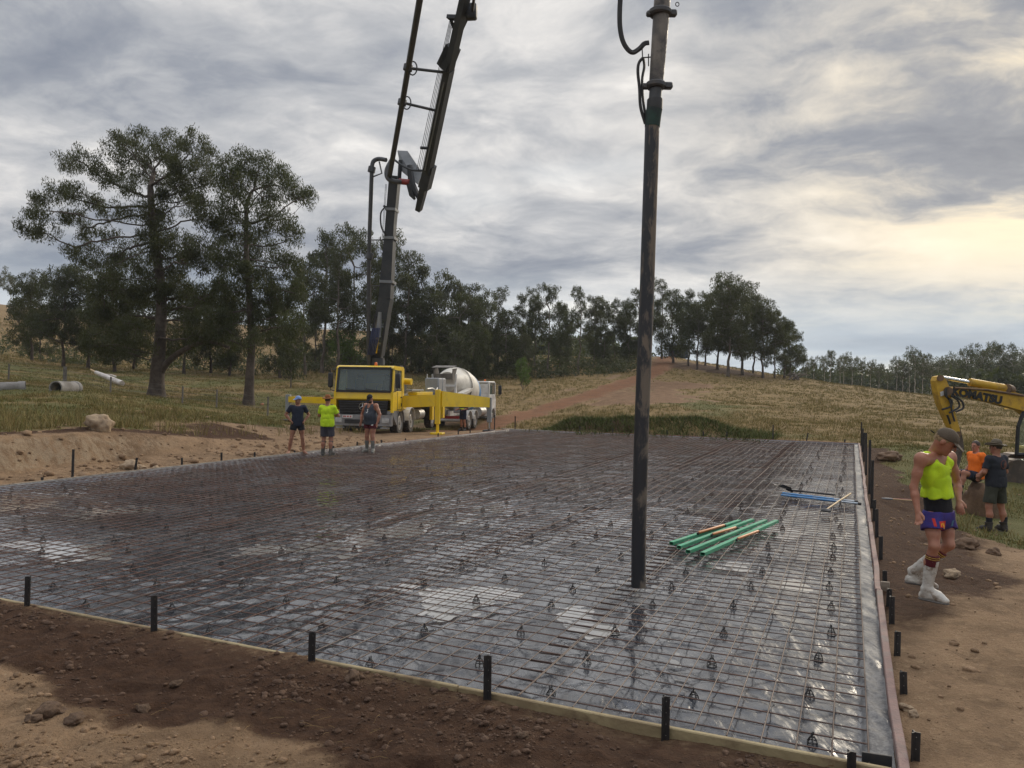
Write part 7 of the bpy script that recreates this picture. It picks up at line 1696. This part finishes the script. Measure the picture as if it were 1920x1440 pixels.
def shovel():
    a = G(*crop3(1200, 235), .02); b = G(*crop3(1545, 272), .0); tip = G(*crop3(1110, 192), .16); root = empty('shovel', a, 0, 'black square-mouth shovel with its blade tilted up', 'shovel')
    MB().tube([(0, 0, 0), (b - a) * .5, b - a], [.02, .018, .017], 10).build('handle', BLACKP, root)
    d = tip - a; d /= np.linalg.norm(d); sd = np.cross(d, (0, 0, 1)); sd /= np.linalg.norm(sd); up = np.cross(sd, d); v = []; f = []; nx, ny = 5, 6
    for i in range(nx + 1):
        for j in range(ny + 1):
            s_, t = i / nx, j / ny * 2 - 1; w = .06 + .07 * min(1, s_ * 3); v.append(d * (s_ * .40) + sd * t * w + up * (.035 * t * t - .02 * s_))
    m = len(v); v += [p - up * .003 for p in v]
    for i in range(nx):
        for j in range(ny): k = i * (ny + 1) + j; f += [[k, k + 1, k + ny + 2, k + ny + 1], [m + k, m + k + ny + 1, m + k + ny + 2, m + k + 1]]
    MB().add(v, f).build('blade', pm('shovel_steel', (.03, .034, .042), (.05, .052, .06), 6, .65), root); MB().tube([d * -.10, d * .08], [.024, .03], 10).build('socket', MATS['shovel_steel'], root)
shovel()
def hammer():
    a = G(*crop3(1475, 388), .0); b = G(*crop3(1660, 262), .02); root = empty('sledge_hammer', a, 0, 'long-handled hammer with a pale wooden handle by the right board', 'hammer'); d = (b - a) / np.linalg.norm(b - a); sd = np.cross(d, (0, 0, 1))
    MB().tube([(0, 0, .01), (b - a) * .5 + [0, 0, .01], b - a], [.014, .016, .019], 10).build('handle', WOODH, root); MB().cyl(-sd * .08, sd * .08, .034, n=8).build('head', pm('hammer_steel', (.10, .10, .10), (.2, .19, .18), 8, .5, metal=.6), root)
hammer()
def nippers():
    a = G(1650, 936, -.16); a[2] = gz(a[0], a[1]) + .02; root = empty('tie_nippers', a, -.35, 'red-handled nippers lying open on the dark bank right of the board', 'nippers')
    for s_ in (-1, 1): MB().tube(catmull([(.22, .0, .01), (.34, .03 * s_, .012), (.5, .06 * s_, .012), (.66, .045 * s_, .012)], 4), .012, 6).build('handle', REDM if s_ > 0 else WOODH, root)
    MB().tube([(.24, 0, .01), (.12, .03, .012), (.03, .02, .012)], [.018, .022, .01], 6).tube([(.24, 0, .01), (.12, -.03, .012), (.03, -.02, .012)], [.018, .022, .01], 6).build('jaws', pm('tool_steel', (.12, .12, .13), (.2, .2, .2), 8, .45, metal=.6), root)
nippers()

# ---------------------------------------------------------------- boulders and spoil
_rockmesh = {}
def rock(px, py, D, size, label, mat=ROCKM, seed=1, sq=1.0, name='boulder'):
    p = P(px, py, D); z = gz(p[0], p[1])
    if seed not in _rockmesh: V, F = lump_mesh(seed, 4); _rockmesh[seed] = fast_mesh('rock', V, F); smooth_mesh(_rockmesh[seed])
    o = mkobj(name, _rockmesh[seed].copy(), mat); o.location = (p[0], p[1], z + size * .25 * sq); o.scale = (size, size, size * sq); o.rotation_euler = (0, 0, seed * 1.7); tag(o, label, 'rock', 'loose rocks')
rock(187, 802, 20.3, .34, 'large tan boulder on top of the cut bank', seed=21, sq=1.15)
rock(243, 862, 18.6, .24, 'broad pale rock at the foot of the cut bank', seed=22); rock(293, 866, 18.7, .11, 'small brown rock on the tan strip left of the slab', seed=23); rock(262, 856, 18.9, .13, 'pale lump beside the broad rock under the bank', seed=24)
CLODB = pm('big_clod', (.20, .125, .075), (.13, .08, .05), 3, .95, bump=.9, bscale=20)
rock(662, 1262, 5.55, .065, 'brown clod against the near board, left of the middle picket', CLODB, 25, name='clod'); rock(1815, 1000, 11.6, .17, 'dark brown clod on the bare ground behind the striding worker', CLODB, 26, .8, 'clod'); rock(1865, 1018, 11.2, .10, 'dark upright clod right of the larger clod', CLODB, 27, 1.1, 'clod'); rock(1787, 1048, 9.3, .10, 'grey stone just behind the front gumboot', ROCKM, 28, name='stone')
rock(1665, 857, 24.5, .40, 'rough brown spoil lump at the corner of the dark bank', CLODB, 30, .8, 'spoil_lump')
for k, (px, py, D, sz, lab) in enumerate(((95, 1330, 4.8, .085, 'largest of the brown clods in the left foreground'), (140, 1345, 4.7, .06, 'rounded clod right of the largest foreground clod'), (60, 1350, 4.65, .05, 'small clod left of the largest foreground clod'), (270, 1290, 5.05, .05, 'lone brown clod on the edge of the tan patch'), (330, 1255, 5.4, .04, 'small clod below the second picket from the left'), (980, 1400, 4.6, .045, 'brown clod at the bottom middle of the picture'))): rock(px, py, D, sz, lab, CLODB, 50 + k, .9, 'clod')
rock(1700, 1310, 5.3, .05, 'pale clod beside the right-hand board near the front', ROCKM, 31, name='clod'); rock(1712, 1330, 5.2, .04, 'small clod by the near end of the right-hand board', ROCKM, 32, name='clod')
s_ = SEATP; o = mkobj('spoil_mound', fast_mesh('spoil_mound', *lump_mesh(40, 4)), CLODB); smooth_mesh(o.data); o.location = (s_[0] + .15, s_[1] + .1, gz(s_[0], s_[1])); o.scale = (.42, .42, max(.25, (s_[2] - gz(s_[0], s_[1])) * 1.45)); tag(o, 'low earth mound under the sitting young man', 'mound')

# ---------------------------------------------------------------- concrete pipes, fence posts, white log, tank
def cpipe(p0, p1, r, label, collar=True):
    p0, p1 = np.asarray(p0), np.asarray(p1); d = (p1 - p0) / np.linalg.norm(p1 - p0); L = np.linalg.norm(p1 - p0); root = empty('concrete_pipe', p0, 0, label, 'pipe', 'concrete pipes in the paddock')
    MB().lathe([(r * .82, .0), (r, .0), (r, L * .86), (r * 1.1, L * .88), (r * 1.1, L), (r * .9, L), (r * .82, L * .85), (r * .82, 0)], (0, 0, 0), d, 28, cap=False).build('barrel', CONC, root); return root
a = P(104, 731, 33.5); a[2] = gz(a[0], a[1]) + .14; b = P(142, 731, 35.0); b[2] = gz(b[0], b[1]) + .12; cpipe(a, b, .30, 'short concrete pipe with its dark mouth facing the camera')
a = P(-60, 716, 34); a[2] = gz(a[0], a[1]) + .12; b = P(48, 720, 35); b[2] = gz(b[0], b[1]) + .10; cpipe(a, b, .26, 'long concrete pipe running out of the left edge')
POST = pm('grey_post', (.20, .18, .155), (.12, .105, .09), 4, .9, bump=.4, bscale=20)
def post(px, py, D, h, r, label):
    p = P(px, py, D); z = gz(p[0], p[1]); o = MB().cyl((0, 0, -.2), (.02, 0, h), r, r * .85, n=8).build('fence_post', POST); o.location = (p[0], p[1], z); return tag(o, label, 'post', 'fence posts across the paddock')
fp = [(16, 705, 44, 'thin grey post above the long concrete pipe'), (121, 722, 43, 'thick grey post behind the short concrete pipe'), (207, 730, 41, 'thin post under the white log'), (342, 740, 40, 'thin post just right of the big trunk'), (406, 752, 39, 'dark post between the two big trunks'), (502, 760, 38, 'short post right of the second trunk')]
tops = []
for k, (px, py, D, lab) in enumerate(fp):
    o = post(px, py, D, .95 if k != 1 else 1.1, .05 if k != 1 else .11, lab); tops.append(o.location.copy())
wv = MB()
for h in (.35, .62, .88): wv.tube([(t.x, t.y, t.z + h) for t in tops], .006, 4)
tag(wv.build('fence_wire', POST), 'three slack wires strung along the paddock fence posts', 'fence wire')
def white_log():
    a, b = P(180, 693, 58), P(229, 709, 55); a[2] = gz(a[0], a[1]) + .55; b[2] = gz(b[0], b[1]) + .18
    root = empty('white_log', a, 0, 'white peeled log lying on the slope left of the big gum', 'log'); d = b - a
    MB().tube([(0, 0, 0), d * .3, d * .7, d], [.13, .17, .19, .20], 12).build('stem', pm('peeled_white', (.68, .64, .60), (.55, .50, .46), 3, .7, bump=.3, bscale=10), root); MB().tube([d * .35 + [0, .1, .12], d * .5 + [0, .3, .22], d * .62 + [.1, .4, .2]], .05, 6).build('stub', MATS['peeled_white'], root); MB().tube([d * -.22 + [0, 0, .05], (0, 0, 0)], [.05, .09], 8).build('broken_end', WOODH, root)
white_log()
def tank():
    p = P(1272, 664, 118); z = gz(p[0], p[1]); root = empty('water_tank', (p[0], p[1], z), 0, 'dark blue water tank among the hilltop trunks', 'tank'); TK = pm('tank_blue', (.02, .035, .07), None, 3, .5)
    m = MB(); prof = [(1.5, 0)]
    for k in range(6): prof += [(1.5, .05 + .3 * k), (1.55, .2 + .3 * k)]
    m.lathe(prof + [(1.5, 1.9), (1.1, 2.05), (.3, 2.15), (.01, 2.16)], n=28).build('shell', TK, root)
tank()
def deadwood():
    p = P(1495, 718, 94); z = gz(p[0], p[1]); root = empty('fallen_branch', (p[0], p[1], z), 0, 'tangle of dead fallen branches at the right foot of the hilltop gums', 'branches'); r = np.random.default_rng(8)
    for k in range(9):
        t = r.uniform(0, 3.14); L = r.uniform(1.2, 3.2); MB().tube(catmull([(r.normal(0, .5), r.normal(0, .5), .1), (math.cos(t) * L * .5, math.sin(t) * L * .5, .5 + r.uniform(0, .5)), (math.cos(t) * L, math.sin(t) * L, r.uniform(.2, 1.0))], 4), [.09] * 4 + [.06] * 4 + [.03], 5).build('branch', BARK_MID, root)
deadwood()
for k, (px, D, h) in enumerate(((545, 40, .3), )):
    pass
o = rock(491, 753, 47, .12, 'small orange ball-like stone on the grass right of the second trunk', pm('orange_stone', (.55, .25, .14), None, 4, .7), 33, 1.2, 'stone')

# ================================================================== faint evening haze
hz = MB().box((0, 110, 40), (1100, 900, 130)).build('haze', None, None, False)
hm = bpy.data.materials.new('haze'); hm.use_nodes = True; hm.node_tree.nodes.clear(); _b = NB(hm.node_tree)
_o = _b.n('ShaderNodeOutputMaterial'); _v = _b.n('ShaderNodeVolumePrincipled', {'Color': (.86, .92, 1.0, 1), 'Density': .00028, 'Anisotropy': .2}); hm.node_tree.links.new(_v.outputs[0], _o.inputs['Volume'])
hz.data.materials.append(hm); hz['kind'] = 'stuff'
